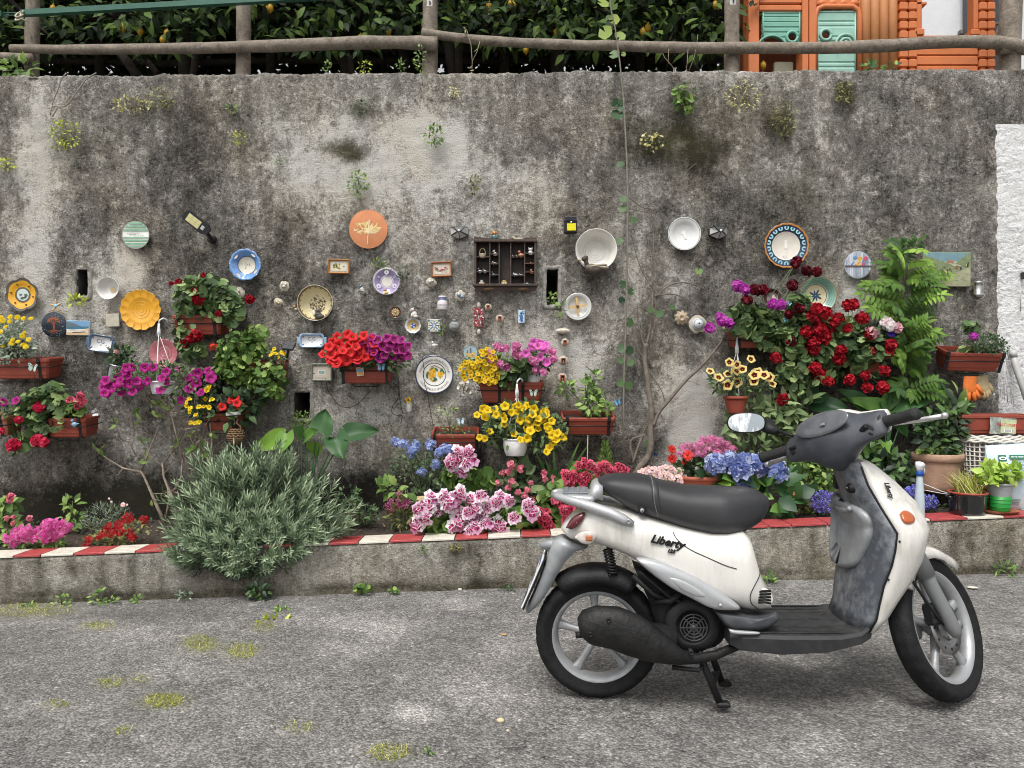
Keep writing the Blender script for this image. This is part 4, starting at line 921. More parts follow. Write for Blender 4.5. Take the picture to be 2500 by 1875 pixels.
def fl_begonia(c,eye):
 k=MB()
 for i in range(9):
  p=rdir()*U(.2,.75);p.z*=.6
  Mx=Matrix.Translation(p)@facing(p+V((0,0,.4)),U(0,6))
  for b,s in((0,.5),(PI,.5),(PI/2,.32),(-PI/2,.32)):
   vs=[V((0,0,0))]+[V((s*.55*math.cos(b)+s*.55*math.cos(q),s*.55*math.sin(b)+s*.55*math.sin(q),.05*U(-1,1))) for q in[2*PI*j/8 for j in range(8)]]
   k.add(vs,[(0,j+1,(j+1)%8+1) for j in range(8)],0,U(0,1),True,Mx)
  k.blob(Mx.translation+(Mx.to_3x3()@V((0,0,.04))),.07,1,None,6,4);k.tube([p,p*.3+V((0,0,-.6))],.03,4,2)
 return k,[c,eye,STEM]
_fm={}
def flowers(key,fn,nvar=3):
 if key not in _fm:
  out=[]
  for i in range(nvar):
   k,ms=fn();out.append(k.mesh('flower',ms))
  _fm[key]=out
 return _fm[key]
T=lambda*a:tinted(*a,gain=1.0)
KINDS={'red_petunia':lambda:fl_petunia(T('#a81218','#d8252b','#e8433f',.55),T('#3a060b','#5c0a10'),None),'purple_petunia':lambda:fl_petunia(T('#5c0d4c','#8d1a6e','#b23c94',.55),T('#2a0526','#3d0a36'),T('#8a1a66','#b8338a','#cc5ba4')),'magenta_petunia':lambda:fl_petunia(T('#7c0c5c','#a8187e','#c53c9c',.55),T('#3a0630','#520c42')),'yellow_petunia':lambda:fl_petunia(T('#d0a808','#e8c61a','#f2dc50',.5),T('#c09008','#d0a414')),'pink_petunia':lambda:fl_petunia(T('#cf4cb0','#e070c4','#ee9ad8',.55),T('#a03088','#b84a9c')),'bronze_petunia':lambda:fl_petunia(T('#d8b44c','#e6cd7a','#efe0a8',.55),T('#4a0c10','#6e1a16'),T('#dcb85a','#ead696','#f2e6bc'),.4,True),'crimson_geranium':lambda:fl_ball(T('#5c0512','#960a1e','#c41c30',.6)),'maroon_geranium':lambda:fl_ball(T('#2e0410','#5a0818','#8a1028',.6)),'scarlet_geranium':lambda:fl_ball(T('#6c0614','#a80e22','#d42c3c',.6)),'magenta_geranium':lambda:fl_ball(T('#92208c','#c43cb8','#dc74d0',.6)),'pink_geranium':lambda:fl_ball(T('#cc6aa0','#e08cbc','#f0b8d6',.6)),'rose_geranium':lambda:fl_ball(T('#a00f38','#cc1f4a','#e0506c',.6)),'chrysanthemum':lambda:fl_daisy(T('#d8b400','#ecd010','#f6e548',.6),T('#c8a000','#d8b818'),16,.22,0,3),'small_yellow':lambda:fl_petunia(T('#c89c0c','#dcb81c','#ecd050',.55),T('#9a7008','#b88c10')),'yellow_pansy':lambda:fl_pansy(T('#d8a800','#ecc810','#f4dc40',.5),T('#b07800','#c89010')),'bicolour_pelargonium':lambda:fl_cluster(T('#d49ac0','#eccfe0','#f8eef4',.55),8,5,.62,.55,T('#7c0c38','#b02464','#cc5490'),.78,True),'cerise_pelargonium':lambda:fl_cluster(T('#c4284c','#d84c6c','#ec8ca0',.55),9,5,.56,.55,T('#3c0414','#6a0a22','#8a1830'),.8,True),'hydrangea':lambda:fl_cluster(T('#4a5896','#7c8cc0','#ccd4e8',.6),46,4,.33,.95,T('#6c7cb8','#98a8d4'),.95),'plumbago':lambda:fl_cluster(T('#6078b8','#8c9cd0','#b8c4e8',.6),18,5,.34,.6,T('#5068b8','#6880c8')),'pink_verbena':lambda:fl_cluster(T('#c83c94','#e064b0','#f09ccc',.6),22,5,.32,.4,T('#c02c80','#d858a0')),'red_verbena':lambda:fl_cluster(T('#7c0410','#ac0c1c','#c83038',.6),20,5,.34,.4,T('#4a0208','#6a0810')),'sweet_william':lambda:fl_cluster(T('#5c0c34','#8c1c54','#a83c70',.6),24,5,.26,.6,T('#e8d0dc','#f8ecf2')),'pale_pink_daisy':lambda:fl_daisy(T('#e0b0b8','#f0d0d0','#f8e8e4',.6),T('#d8a060','#e8c080'),12,.3),'gerbera':lambda:fl_daisy(T('#b01414','#d82c24','#e85848',.55),T('#780c10','#9c1818'),18,.2,0,2),'pink_cluster':lambda:fl_cluster(T('#b84c84','#d47ca8','#e8a8c8',.6),20,4,.3,.4,T('#c8508c','#d878a8')),'pink_begonia':lambda:fl_begonia(T('#c44c6c','#dc7890','#ec9cb0',.5),T('#d8b040','#e8c860')),'blue_lobelia':lambda:fl_cluster(T('#3c3cb0','#5858cc','#8484e0',.6),9,5,.4,.4,T('#d8d8f0','#f0f0ff')),'campanula':lambda:fl_cluster(T('#5048b0','#6c64c8','#9088dc',.6),9,5,.4,.4,T('#c8c0f0','#e0dcf8')),'violet_anemone':lambda:fl_daisy(T('#3a1c8c','#4c2ca8','#6848c0',.55),T('#1c1040','#2c1858'),9,.4),'white_rose':lambda:fl_ball(T('#d8b8bc','#ecdcdc','#f8f2f0',.6),24,.8,.6),'blush_rose':lambda:fl_ball(T('#c88894','#e0a8b4','#f0ccd2',.6),24,.8,.6),'apricot':lambda:fl_cluster(T('#c87850','#e09870','#f0b898',.6),8,5,.4,.4),'orange_geranium':lambda:fl_cluster(T('#b8240c','#dc3c1c','#ec6040',.5),8,5,.42,.4),'white_bloom':lambda:fl_cluster(T('#d8d8d0','#ececea','#f8f8f4',.5),5,5,.5,.3),'green_bud':lambda:fl_ball(T('#788c48','#a0b068','#c0cc90',.5),14,.8,.35)}
def put(plant,kind,pts,Y,r,jit=.02,name='flower',face=V((0,-1,.35)),wild=.45,sink=None):
 """flower heads at pixel positions: r is the head's radius in pixels"""
 ms=flowers(kind,KINDS[kind])
 for q in pts:
  px,py=q[:2];rr=q[2] if len(q)>2 else r*U(.85,1.15);y=Y+U(-jit,jit)
  p=P(px,py,y);inst(rnd.choice(ms),name,plant,place(p,face+rdir()*wild,rr*y/FPX,U(-.4,.4) if 'pelarg' in kind else U(0,6.28)))
def stems(mb,pts,Y,root,r=.0025,m=0,n=1e9):
 for q in pts:
  a=P(q[0],q[1],Y+.02);b=root+V((U(-.06,.06),U(-.03,.03),0));c=(a+b)/2+V((U(-.02,.02),.02,U(-.02,.02)))
  mb.tube([b,c,a],r,4,m)
def crown(mb,ells,n,Y,dy,kind='round',size=16,m=0,droop=.3,asp=.55,out=V((0,-.7,.6)),shell=0.):
 """leaves through the depth of pixel ellipses; size is the leaf length in pixels"""
 for px,py in pts_px(ells,n):
  y=Y+U(-dy,dy);p=P(px,py,y);e=min(ells,key=lambda e:((px-e[0])/e[2])**2+((py-e[1])/e[3])**2)
  o=V(((px-e[0])/e[2],0,-(py-e[1])/e[3]));s=size*U(.6,1.2)*y/FPX;t=U(0,1)**1.2
  d=(o*.9+out*.8+rdir()*.8)
  if kind=='round':round_leaf(mb,p,d,s*.55,m,t)
  elif kind=='leaf':leaf(mb,p,(o+rdir()*.8+V((0,-.3,.25))),out+rdir()*.4,s,s*asp,m,t,.2,droop)
  else:blade(mb,p,(o+rdir()*.9+V((0,-.2,.5))),rdir(),s,s*asp,m,t,droop)
def plant(name,label,cat,base,Y,group=None):return thing(name,P(base[0],base[1],Y),label,cat,group)
# ================================================================ planters and pots
TERRA=mat('#8c4030',.55,0,.18,9,.12,120);TERRA2=mat('#a55a42',.6,0,.2,9,.15,120);SALMON=mat('#b0705a',.6,0,.2,9,.15,120)
IRON=mat((.018,.018,.019),.5,.3,.3,30);POTSOIL=mat((.04,.03,.022),.98,0,.6,70,1.,120)
WHITEP=mat((.68,.68,.68),.4,0,.06,20)
def window_box(label,x0,x1,rim,bot,Yf=4.98,dep=.19,yaw=0.,tilt=6.,roll=0.,m=None,brackets=(.14,.86),taper=.10,group='terracotta plastic balcony planters'):
 m=m or TERRA;o=P((x0+x1)/2,rim,Yf);Wd=(x1-x0)/FPX*Yf;H=(bot-rim)/FPX*Yf
 F=thing('planter_box',o,label,'planter',group)
 M=Matrix.Translation(o)@Matrix.Rotation(R(yaw),4,'Z')@Matrix.Rotation(R(roll),4,'Y')@Matrix.Rotation(R(tilt),4,'X')
 def ring(w,f,b,z,c=.012):
  return[V((-w/2+c,f,z)),V((w/2-c,f,z)),V((w/2,f+c,z)),V((w/2,b-c,z)),V((w/2-c,b,z)),V((-w/2+c,b,z)),V((-w/2,b-c,z)),V((-w/2,f+c,z))]
 k=MB();tw=Wd*(1-taper);b0=.018
 k.loft([ring(tw-.01,b0+.006,dep-b0-.006,-H),ring(tw,b0,dep-b0,-H+.008),ring(tw+.004,b0-.002,dep-b0+.002,-H+.028),ring(tw+.010,b0-.006,dep-b0+.006,-H+.030),ring(Wd-.014,.007,dep-.007,-.030),ring(Wd-.012,.006,dep-.006,-.022),ring(Wd-.03,.014,dep-.014,-.022),ring(tw-.03,.03,dep-.03,-H+.02)],0,M,smooth=False)
 k.build('tub',m,F)
 k=MB();k.loft([ring(Wd-.006,.004,dep-.004,-.024),ring(Wd,0,dep,-.02),ring(Wd,0,dep,-.003),ring(Wd-.006,.003,dep-.003,.001),ring(Wd-.026,.013,dep-.013,.001),ring(Wd-.032,.016,dep-.016,-.024)],0,M,cap=False,smooth=False);k.build('rim',m,F)
 k=MB();q=ring(Wd-.026,.012,dep-.012,-.028);nn=10
 vs=[]
 for j in range(5):
  for i in range(nn):vs.append(V((-Wd/2+.014+(Wd-.028)*i/(nn-1),.014+(dep-.028)*j/4,-.030+U(-.006,.008))))
 k.add(vs,[(j*nn+i,j*nn+i+1,j*nn+i+nn+1,j*nn+i+nn) for j in range(4) for i in range(nn-1)],0,.5,True,M);k.build('soil',POTSOIL,F)
 for t in brackets:
  x=-Wd/2+Wd*t;k=MB()
  k.loft([[M@V((x+s*.010+(0 if 1 else 0),p[0]+e,p[1])) for s,e in((-1,0),(1,0),(1,-.004),(-1,-.004))] for p in((.02,.004),(-.003,.006),(-.005,-.02),(.004,-.035),(.012,-H*.6),(.016,-H-.004),(.06,-H-.006))],0,smooth=False)
  k.build('bracket',IRON,F)
 if brackets:
  k=MB();hr=-.055
  k.tube([M@V(p) for p in((-Wd/2-.01,dep,hr),(-Wd/2-.006,0,hr),(Wd/2+.006,0,hr),(Wd/2+.01,dep,hr))],.004,6)
  k.tube([M@V(p) for p in((-Wd*.28,.03,-H-.004),(-Wd*.24,.05,-H-.024),(Wd*.24,.05,-H-.024),(Wd*.28,.03,-H-.004))],.003,5)
  k.build('support_wire',IRON,F)
 return F,M
def pot(name,label,cx,rim,rt,bot,rb,Y,m,rimh=.0,cat='pot',soilm=None,bulge=0.,M=None,group=None,rimo=.008,deep=.02):
 s=Y/FPX;o=P(cx,bot,Y);F=thing(name,o,label,cat,group);H=(bot-rim)*s;a,b=rt*s,rb*s
 T_=(Matrix.Translation(o)@(M or Matrix.Identity(4)))
 prof=[(0,0),(b*.96,0),(b,.004)]
 for i in range(1,7):t=i/7;prof.append((b+(a-b)*t+bulge*s*math.sin(t*PI),H*t))
 if rimh:prof+=[(a,H-rimh),(a+rimo,H-rimh+.002),(a+rimo,H-.004),(a+rimo-.004,H)]
 else:prof+=[(a,H-.012),(a+.005,H-.010),(a+.005,H)]
 k=MB();k.lathe(prof+[(a-.008,H),(a-.012,H-deep)],40,0,T_);k.build('tub',m,F)
 k=MB();k.lathe([(a-.010,H-deep),(a*.5,H-deep+.01),(0,H-deep+.012)],20,0,T_);k.build('soil',soilm or POTSOIL,F)
 return F,T_
def hanger(F,T_,a,H,hook_px,Y,m=None):
 """three cords from the rim of a hanging pot to a flat hook"""
 m=m or WHITEP;hp=P(*hook_px,Y)
 for i in range(3):
  q=2*PI*i/3+.5;k=MB();k.tube([T_@V((a*math.cos(q),a*math.sin(q),H-.01)),hp+V((.004*math.cos(q),.004*math.sin(q),-.05))],.0022,5);k.build('cord',m,F)
 k=MB();k.loft([[hp+V((x,y,z)) for x,y in((-w,-.004),(w,-.004),(w,.004),(-w,.004))] for w,z in((.013,-.06),(.012,-.02),(.008,.0),(.006,.03))],0)
 k.tube([hp+V((0,0,.03)),hp+V((.004,0,.05)),hp+V((.02,.02,.066)),hp+V((.035,.04,.058)),hp+V((.038,.045,.04))],.006,6);k.build('hook',m,F)
BX={}
BX['A']=window_box('long terracotta planter box at the left edge holding yellow chrysanthemums',-62,118,876,926,4.98)
BX['B']=window_box('terracotta planter box at lower left holding crimson geraniums and dark pink pelargoniums',98,207,1022,1070,4.92)
BX['B2']=window_box('pale salmon planter box cut off by the left edge of the photo',-90,14,1018,1066,4.92,m=SALMON)
BX['C']=window_box('terracotta planter box smothered by crimson geraniums under the blue scalloped bowl',418,538,770,818,4.98)
BX['D']=window_box('terracotta planter box with bright green geranium and yellow pansies beside the framed pale tile',572,686,884,934,4.98)
BX['G']=window_box('terracotta planter box with yellow pansies and red petunias above the hanging woven nest',494,588,1010,1053,4.96)
BX['H']=window_box('terracotta planter box filled with red and purple petunias in the middle of the wall',829,950,886,937,4.98,brackets=(.06,.94),taper=.06)
BX['I']=window_box('terracotta planter box with pink geraniums and small yellow petunias at the centre',1168,1328,934,985,4.98,taper=.14,brackets=(.32,.68))
BX['J']=window_box('terracotta planter box with bare twigs and a white butterfly stick',1052,1168,1062,1103,4.95,tilt=14,brackets=(.07,.96),taper=.08)
BX['L']=window_box('brick red planter box holding a small glossy shrub left of the climbing vine',1372,1503,1021,1066,4.92,tilt=14,brackets=(.1,.88),taper=.1)
BX['N']=window_box('terracotta planter box under the magenta geraniums right of the vine',1792,1900,812,850,4.98)
BX['N2']=window_box('terracotta planter box hidden by scarlet geraniums beside the leafy wisteria',2078,2168,862,910,4.98)
BX['O']=window_box('terracotta planter box with dark foliage hung near the white plaster',2318,2452,863,911,4.95,yaw=-3,tilt=18,roll=1.5,brackets=(.0,.98))
BX['P']=window_box('terracotta planter box standing on the white wicker basket',2352,2545,1013,1061,4.80,dep=.24,tilt=0,brackets=(),taper=.12)
F=thing('packet',P(2450,1040,4.785),'clear packet printed BALCONIERA hung on the planter box on the wicker basket','packet')
k=MB();M=onwall(2447,1040,4.785,-4);n=9
vs=[(-.085+.17*i/(n-1),-.055+.11*j/4,.004+.006*math.sin(i*1.3+j)) for j in range(5) for i in range(n)]
k.add(vs,[(j*n+i,j*n+i+1,j*n+i+n+1,j*n+i+n) for j in range(4) for i in range(n-1)],0,.5,True,M);k.build('bag',mat((.30,.33,.30),.15,0,.6,30,coat=.5),F)
k=MB();k.box((.012+.02,.0,.012),(.10,.09,.003),0,M);lettering(k,'BALCONIERA',.026,M@Matrix.Translation((.032,.008,.0142)),1,0,0,None,.02);k.box((.03,-.028,.0142),(.05,.024,.001),2,M)
for i in range(9):k.box((.012+i*.0045,-.028,.0149),(.0018,.018,.0006),3,M)
k.build('label_card',[mat((.52,.56,.34),.4,0,.3,40),mat((.45,.03,.03),.5),mat((.8,.8,.8),.5),mat((.02,.02,.02),.5)],F)
POT={}
POT['E']=pot('hanging_pot','white hanging pot of magenta petunias below the dusty pink plate',398,930,30,962,24,4.9,WHITEP,group=None,cat='pot')
hanger(*POT['E'],30*4.9/FPX,32*4.9/FPX,(388,800),4.98)
POT['K']=pot('hanging_pot','white embossed hanging pot overflowing with yellow petunias',1258,1070,29,1112,23,4.82,mat((.7,.7,.7),.4,0,.06,20,.5,30),bulge=3)
hanger(*POT['K'],29*4.82/FPX,42*4.82/FPX,(1262,948),4.9)
POT['M']=pot('hanging_pot','terracotta hanging pot of cream and burgundy petunias on a white hanger',1796,967,29,1009,19,4.92,TERRA,rimh=.02,rimo=.003)
hanger(*POT['M'],29*4.92/FPX,42*4.92/FPX,(1799,842),4.98)
POT['Q']=pot('flower_pot','large weathered terracotta flower pot beside the white wicker basket',2289,1106,55,1196,43,4.88,mat('#a58570',.85,0,.25,9,.3,60),rimh=.05,rimo=.006)
POT['R']=pot('enamel_pot','glossy black enamel cooking pot used as a planter at the kerb',2362,1201,41,1256,39,4.60,mat((.008,.008,.009),.1,0,.2,9,coat=1.),rimh=.0)
k=MB();s=4.60/FPX;M=POT['R'][1]
k.lathe([(43*s,55*s-.006),(43*s+.004,55*s),(43*s,55*s+.005),(40*s,55*s)],36,0,M);k.build('rim',mat('#a8503a',.4),POT['R'][0])
for sg in(-1,1):
 k=MB();k.tube([M@V((sg*41*s,-.025,42*s)),M@V((sg*48*s,-.02,45*s)),M@V((sg*49*s,.0,44*s)),M@V((sg*48*s,.02,45*s)),M@V((sg*41*s,.025,42*s))],.006,6);k.build('handle',mat((.008,.008,.009),.1,0,.2,9,coat=1.),POT['R'][0])
POT['S']=pot('herb_pot','grey and green plastic pot of basil standing in a clay saucer',2441,1178,28,1246,20,4.58,mat('#8e9092',.5,0,.1,20),rimh=.014,rimo=.003)
k=MB();s=4.58/FPX;k.lathe([(20*s+.001,.0),(20.5*s+.002,.004),(24.2*s+.002,36*s),(24*s,36*s)],36,0,POT['S'][1])
for z in(10,20,28):k.lathe([(20.5*s+.002+(3.7*s)*z/36,z*s-.002),(20.5*s+.0045+(3.7*s)*z/36,z*s),(20.5*s+.002+(3.7*s)*z/36,z*s+.002)],36,0,POT['S'][1])
k.build('green_sleeve',mat('#1f8a34',.45,0,.12,20),POT['S'][0])
F=thing('saucer',P(2441,1250,4.58),'round clay saucer under the basil pot','saucer')
k=MB();k.lathe([(0,-.006),(.085,-.006),(.105,.012),(.108,.014),(.103,.014),(.086,.0),(0,.0)],40,0,Matrix.Translation(P(2441,1249,4.58)));k.build('dish',mat('#a06048',.6,0,.2,12),F)
POT['F']=pot('metal_planter','shiny steel cylinder planter leaning behind the magenta petunias',279,890,20,930,19,5.0,mat((.45,.46,.47),.18,1.,.2,14),M=Matrix.Rotation(R(14),4,'Y'))
POT['Z']=pot('dark_pot','black round pot half hidden behind the purple petunias',516,905,34,968,26,5.06,mat((.018,.018,.02),.5,0,.3,9),rimh=.02)
POT['T']=pot('trough','round terracotta bowl of red gerberas behind the scooter seat',1705,1158,60,1200,44,4.86,TERRA2,rimh=.025)
POT['V']=pot('clay_pot','small cream clay pot half buried behind the pink pelargoniums',1031,1214,20,1248,17,4.84,mat('#b8a27c',.7,0,.2,20),rimh=.014)
POT['W']=pot('clay_pot','brown clay pot behind the black enamel pot',2412,1185,24,1236,20,4.76,TERRA,rimh=.016)
POT['X']=pot('hanging_pot','small white pot standing among the pink geraniums in the central planter',1302,900,20,934,15,5.03,WHITEP,rimh=.0)
# ================================================================ flowers in the planters
def bed(name,label,cat,base,Y,leaves=(),heads=(),group=None,stem=True,nstem=40):
 """leaves: (material key, ellipses, n, dy, kind, size px[, droop, asp]); heads: (kind, positions, radius px[, dy])"""
 F=plant(name,label,cat,base,Y,group);root=P(base[0],base[1],Y)
 k=MB();ms=[]
 for q in leaves:
  ms.append(G[q[0]]);crown(k,q[1],q[2],Y,q[3],q[4],q[5],len(ms)-1,q[6] if len(q)>6 else.3,q[7] if len(q)>7 else.55)
 if k.v:k.build('foliage',ms,F)
 k=MB();fw=.05+.55*max([q[3] for q in leaves] or[0])
 for q in heads:
  put(F,q[0],q[1],Y-fw-(q[4] if len(q)>4 else 0),q[2],q[3] if len(q)>3 else.04)
  if stem:stems(k,q[1][:nstem],Y,root)
 if leaves and stem:stems(k,pts_px(leaves[0][1],14),Y,root)
 if k.v:k.build('stems',STEM,F)
 return F
C=lambda ox,oy,s,L:[(ox+x/s,oy+y/s) for x,y in L]
bed('chrysanthemum','bushy chrysanthemum with bright yellow pompom flowers in the leftmost planter','flowers',(30,880),5.02,[('grey',[(25,850,60,34),(20,815,40,34)],620,.09,'leaf',13,.3,.5)],[('chrysanthemum',C(0,460,4.254,[(30,1375),(105,1335),(100,1385),(180,1340),(240,1350),(55,1440),(0,1490),(250,1500),(235,1535),(295,1570),(130,1572),(120,1610),(185,1590),(240,1620),(265,1645),(25,1635),(320,1350),(10,1340),(-30,1400),(-40,1560)]),8)])
bed('geranium','geranium with grey green leaves and crimson heads hanging low at the left','flowers',(120,1030),4.98,[('geranium',[(90,990,50,38),(75,1040,45,45),(130,960,35,25),(130,1020,30,30),(45,1090,25,20)],300,.09,'round',23),('bright',[(180,1000,24,20)],60,.07,'round',18)],[('rose_geranium',[(95,995,15),(46,1025,10),(92,1075,16),(34,1086,16),(108,1080,13),(4,1052,8),(28,1092,12)],13)])
bed('pelargonium','small pelargonium with salmon pink ruffled flowers at the right end of the lower left box','flowers',(180,1015),4.96,[('bright',[(180,998,24,20)],60,.06,'round',17)],[('cerise_pelargonium',[(172,975,11),(196,968,11),(193,990,12),(203,980,9)],11)])
bed('petunia','two toned purple petunia above the salmon box at the left edge','flowers',(15,1015),4.98,[('petun',[(18,1000,30,16)],70,.07,'leaf',14)],[('magenta_petunia',[(8,982,11),(38,978,11)],10)])
bed('geranium','tall geranium with dark crimson heads trailing from the box below the blue bowl','flowers',(480,790),5.02,[('geranium',[(470,730,50,45),(540,735,45,45),(500,690,50,25),(450,800,22,60),(475,860,30,25),(560,760,35,35)],460,.10,'round',22)],[('crimson_geranium',[(436,690,10),(472,710,11),(483,732,15),(610,731,12),(418,692,6),(480,820,16),(452,840,13),(497,672,7),(533,766,9),(465,828,12)],12)])
bed('geranium','bright green leafy geranium spilling over its box with a single orange bloom','flowers',(620,890),5.0,[('bright',[(590,850,62,40),(600,910,70,35),(650,925,50,40),(620,815,35,22),(560,880,35,40),(675,960,20,14)],980,.11,'round',16)],[('orange_geranium',[(518,846,11)],10),('green_bud',[(563,806,4),(610,804,4),(640,870,4)],4)])
bed('pansy','clump of yellow pansies at the right end of the bright geranium box','flowers',(675,890),4.98,[('petun',[(675,872,26,14)],60,.06,'leaf',10)],[('yellow_pansy',C(500,780,4.254,[(720,305),(790,335),(680,370),(735,352),(825,360),(765,392),(700,345),(800,345)]),6)])
bed('petunia','trailing magenta petunia cascading out of the white hanging pot','flowers',(395,930),4.92,[('petun',[(395,910,65,24),(330,915,55,24),(440,930,40,34),(290,940,40,16)],620,.10,'leaf',13,.3,.4)],[('magenta_petunia',C(0,780,4.254,[(1310,500),(1370,500),(1500,500),(1590,495),(1330,580),(1215,605),(1090,635),(1150,680),(1070,700),(1230,680),(1110,770),(1170,715),(1265,765),(1330,665),(1375,750),(1420,640),(1455,690),(1530,640),(1680,605),(1735,645),(1725,540),(1665,730),(1140,720),(1290,540),(1240,640),(1085,760)]),12)])
bed('petunia','purple petunia tumbling in front of the black pot','flowers',(500,935),4.98,[('petun',[(500,925,35,30)],90,.07,'leaf',14)],[('magenta_petunia',C(0,780,4.254,[(2050,560),(2000,640),(1985,690),(2085,755),(1970,720),(2040,660),(1880,835),(1870,505),(1960,600),(2190,610)])+[(515,920),(508,905)],12)])
bed('pansy','yellow pansies in the left half of the box above the woven nest','flowers',(490,1010),4.96,[('dark',[(490,985,38,40)],220,.08,'leaf',15)],[('yellow_pansy',C(0,780,4.254,[(2170,700),(2150,730),(2130,825),(2190,830),(2065,905),(2115,905),(1965,825),(1935,860),(1975,920),(1970,960),(2030,990),(1935,900),(1980,1070),(2025,1075),(2065,1065)])+C(500,780,4.254,[(40,705),(20,735),(80,828),(45,915)]),8)])
bed('petunia','dark red petunias with velvety leaves in the box above the woven nest','flowers',(575,1010),4.96,[('dark',[(565,1000,55,36),(600,975,40,25)],130,.08,'leaf',26,.3,.6)],[('red_petunia',C(500,780,4.254,[(180,905),(265,840),(310,810),(335,865),(375,900)]),11)])
bed('petunia','mound of bright red petunias in the left half of the middle planter','flowers',(855,890),5.0,[('petun',[(855,860,55,38),(940,880,60,20)],320,.08,'leaf',17)],[('red_petunia',pts_px([(862,845,62,36),(830,870,30,20)],46,12.5)+[(848,869),(815,880),(790,864),(873,871)],13)])
bed('petunia','mound of purple petunias in the right half of the middle planter','flowers',(930,890),5.0,[('petun',[(930,865,55,30)],160,.08,'leaf',17)],[('purple_petunia',pts_px([(925,850,55,30),(965,850,32,24)],48,12.5)+[(985,866),(996,868),(873,882),(893,872)],11.5)])
bed('petunia','small flowered yellow petunia trailing over the left end of the central planter','flowers',(1180,930),4.97,[('bright',[(1165,905,44,28),(1195,890,30,34)],320,.08,'leaf',11)],[('small_yellow',pts_px([(1165,905,46,26),(1190,885,26,36),(1195,915,22,22)],58,8)+[(1176,857),(1183,863),(1182,929),(1206,932)],6.5)])
bed('geranium','geranium with candy pink heads in the middle of the central planter','flowers',(1250,935),5.0,[('geranium',[(1250,905,45,30),(1240,935,26,14),(1270,890,40,20)],190,.09,'round',21)],[('pink_geranium',C(1000,780,4.254,[(910,280),(945,300),(1110,280),(1110,345),(820,355),(850,410),(940,465),(1000,500),(1130,375),(1265,420),(1300,440),(1310,525),(1390,545),(1480,340),(1500,410),(1000,300)]),11)])
bed('petunia','orchid pink petunia reaching above the small white pot','flowers',(1305,905),5.0,[('petun',[(1310,880,36,26)],120,.08,'leaf',15)],[('pink_petunia',C(1000,780,4.254,[(1290,235),(1350,250),(1280,280),(1340,270),(1420,260),(1390,315),(1210,350),(1355,390),(1425,440),(1310,250),(1380,280)]),11)])
bed('petunia','big cascading yellow petunia in the white embossed pot','flowers',(1262,1075),4.85,[('petun',[(1260,1030,80,45),(1330,1060,55,45),(1220,1060,40,30),(1290,1000,50,20)],700,.13,'leaf',15)],[('yellow_petunia',C(1000,780,4.254,[(990,900),(815,935),(765,930),(785,1010),(900,990),(985,1040),(980,1090),(1060,965),(1140,960),(1130,890),(1220,890),(1185,920),(1290,930),(1235,1035),(1150,1045),(1220,1130),(1255,1155),(1330,1070),(1335,1135),(1380,985),(1380,1035),(1420,990),(1480,1055),(1085,1185),(1155,1245),(1225,1235),(1475,1210),(1520,1250),(1530,1180),(1590,1225),(1450,1330),(1425,1375),(725,1225),(780,1235),(835,1160),(700,990),(1430,1110),(1450,1150),(1280,985),(1410,955),(1340,1030),(1100,910),(880,930),(1490,1280),(1560,1200),(975,1000),(1250,1090),(1395,960)]),10)])
F=plant('twiggy_plant','nearly leafless twiggy plant in the box with the white butterfly','plant',(1095,1058),5.0);k=MB();rt=P(1095,1062,5.0)
for x,y in((1060,1010),(1075,1020),(1085,990),(1092,988),(1100,1020),(1112,1030),(1122,1015),(1068,1040),(1130,1045)):k.tube([rt+V((U(-.03,.03),U(-.02,.02),0)),P((x+1095)/2+U(-4,4),(y+1060)/2,5.02),P(x,y,5.04)],[.0035,.003,.0018],5)
k.build('twigs',mat((.12,.13,.07),.8),F);k=MB();crown(k,[(1105,1052,50,10),(1090,1000,25,14)],60,5.0,.06,'leaf',9);k.build('foliage',G['bright'],F)
F=bed('shrub','small glossy dark green shrub in the brick red planter','plant',(1440,1015),4.98,[('bright',[(1445,985,30,26),(1442,945,16,22),(1382,948,16,12),(1475,1000,18,12),(1448,922,14,10)],190,.06,'leaf',19,.3,.5)])
k=MB();b_=P(1425,1012,4.98)
for pl in([(1420,985),(1400,960),(1385,945)],[(1432,960),(1440,920)],[(1450,985),(1475,995)]):k.tube([b_]+[P(x,y,5.0) for x,y in pl],[.006]+[.004]*(len(pl)-1)+[.0025],5)
k.build('branches',TWIG,F)
bed('petunia','cream and burgundy petunia in the terracotta hanging pot','flowers',(1796,968),4.94,[('petun',[(1800,940,60,24),(1770,930,36,26),(1860,930,36,24)],420,.10,'leaf',14,.3,.35)],[('bronze_petunia',C(1500,780,4.254,[(1195,445),(995,535),(1085,600),(1180,565),(1275,525),(1275,470),(1330,515),(1275,650),(1455,575),(1490,545),(1555,575),(1450,640),(1640,665),(1610,600),(1420,410),(1175,680)]),12)])
bed('geranium','geranium with magenta and maroon heads on top of the right hand flower mass','flowers',(1850,815),5.0,[('geranium',[(1850,790,80,36),(1900,820,70,40),(1950,770,40,50),(1820,760,40,24)],560,.11,'round',25)],[('magenta_geranium',C(1500,460,4.254,[(1280,1010),(1350,1050),(1650,1200),(1130,1380),(995,1450),(1180,1400),(1100,1350),(1720,1210)]),14),('maroon_geranium',C(1500,460,4.254,[(1480,1060),(1545,1055),(1380,1165),(1870,790),(2000,860),(2100,865),(1845,1005),(1810,1310),(1920,1250),(1450,1050),(1890,760)])+C(1500,780,4.254,[(1840,230),(2040,245),(2100,100),(2040,60)]),13)])
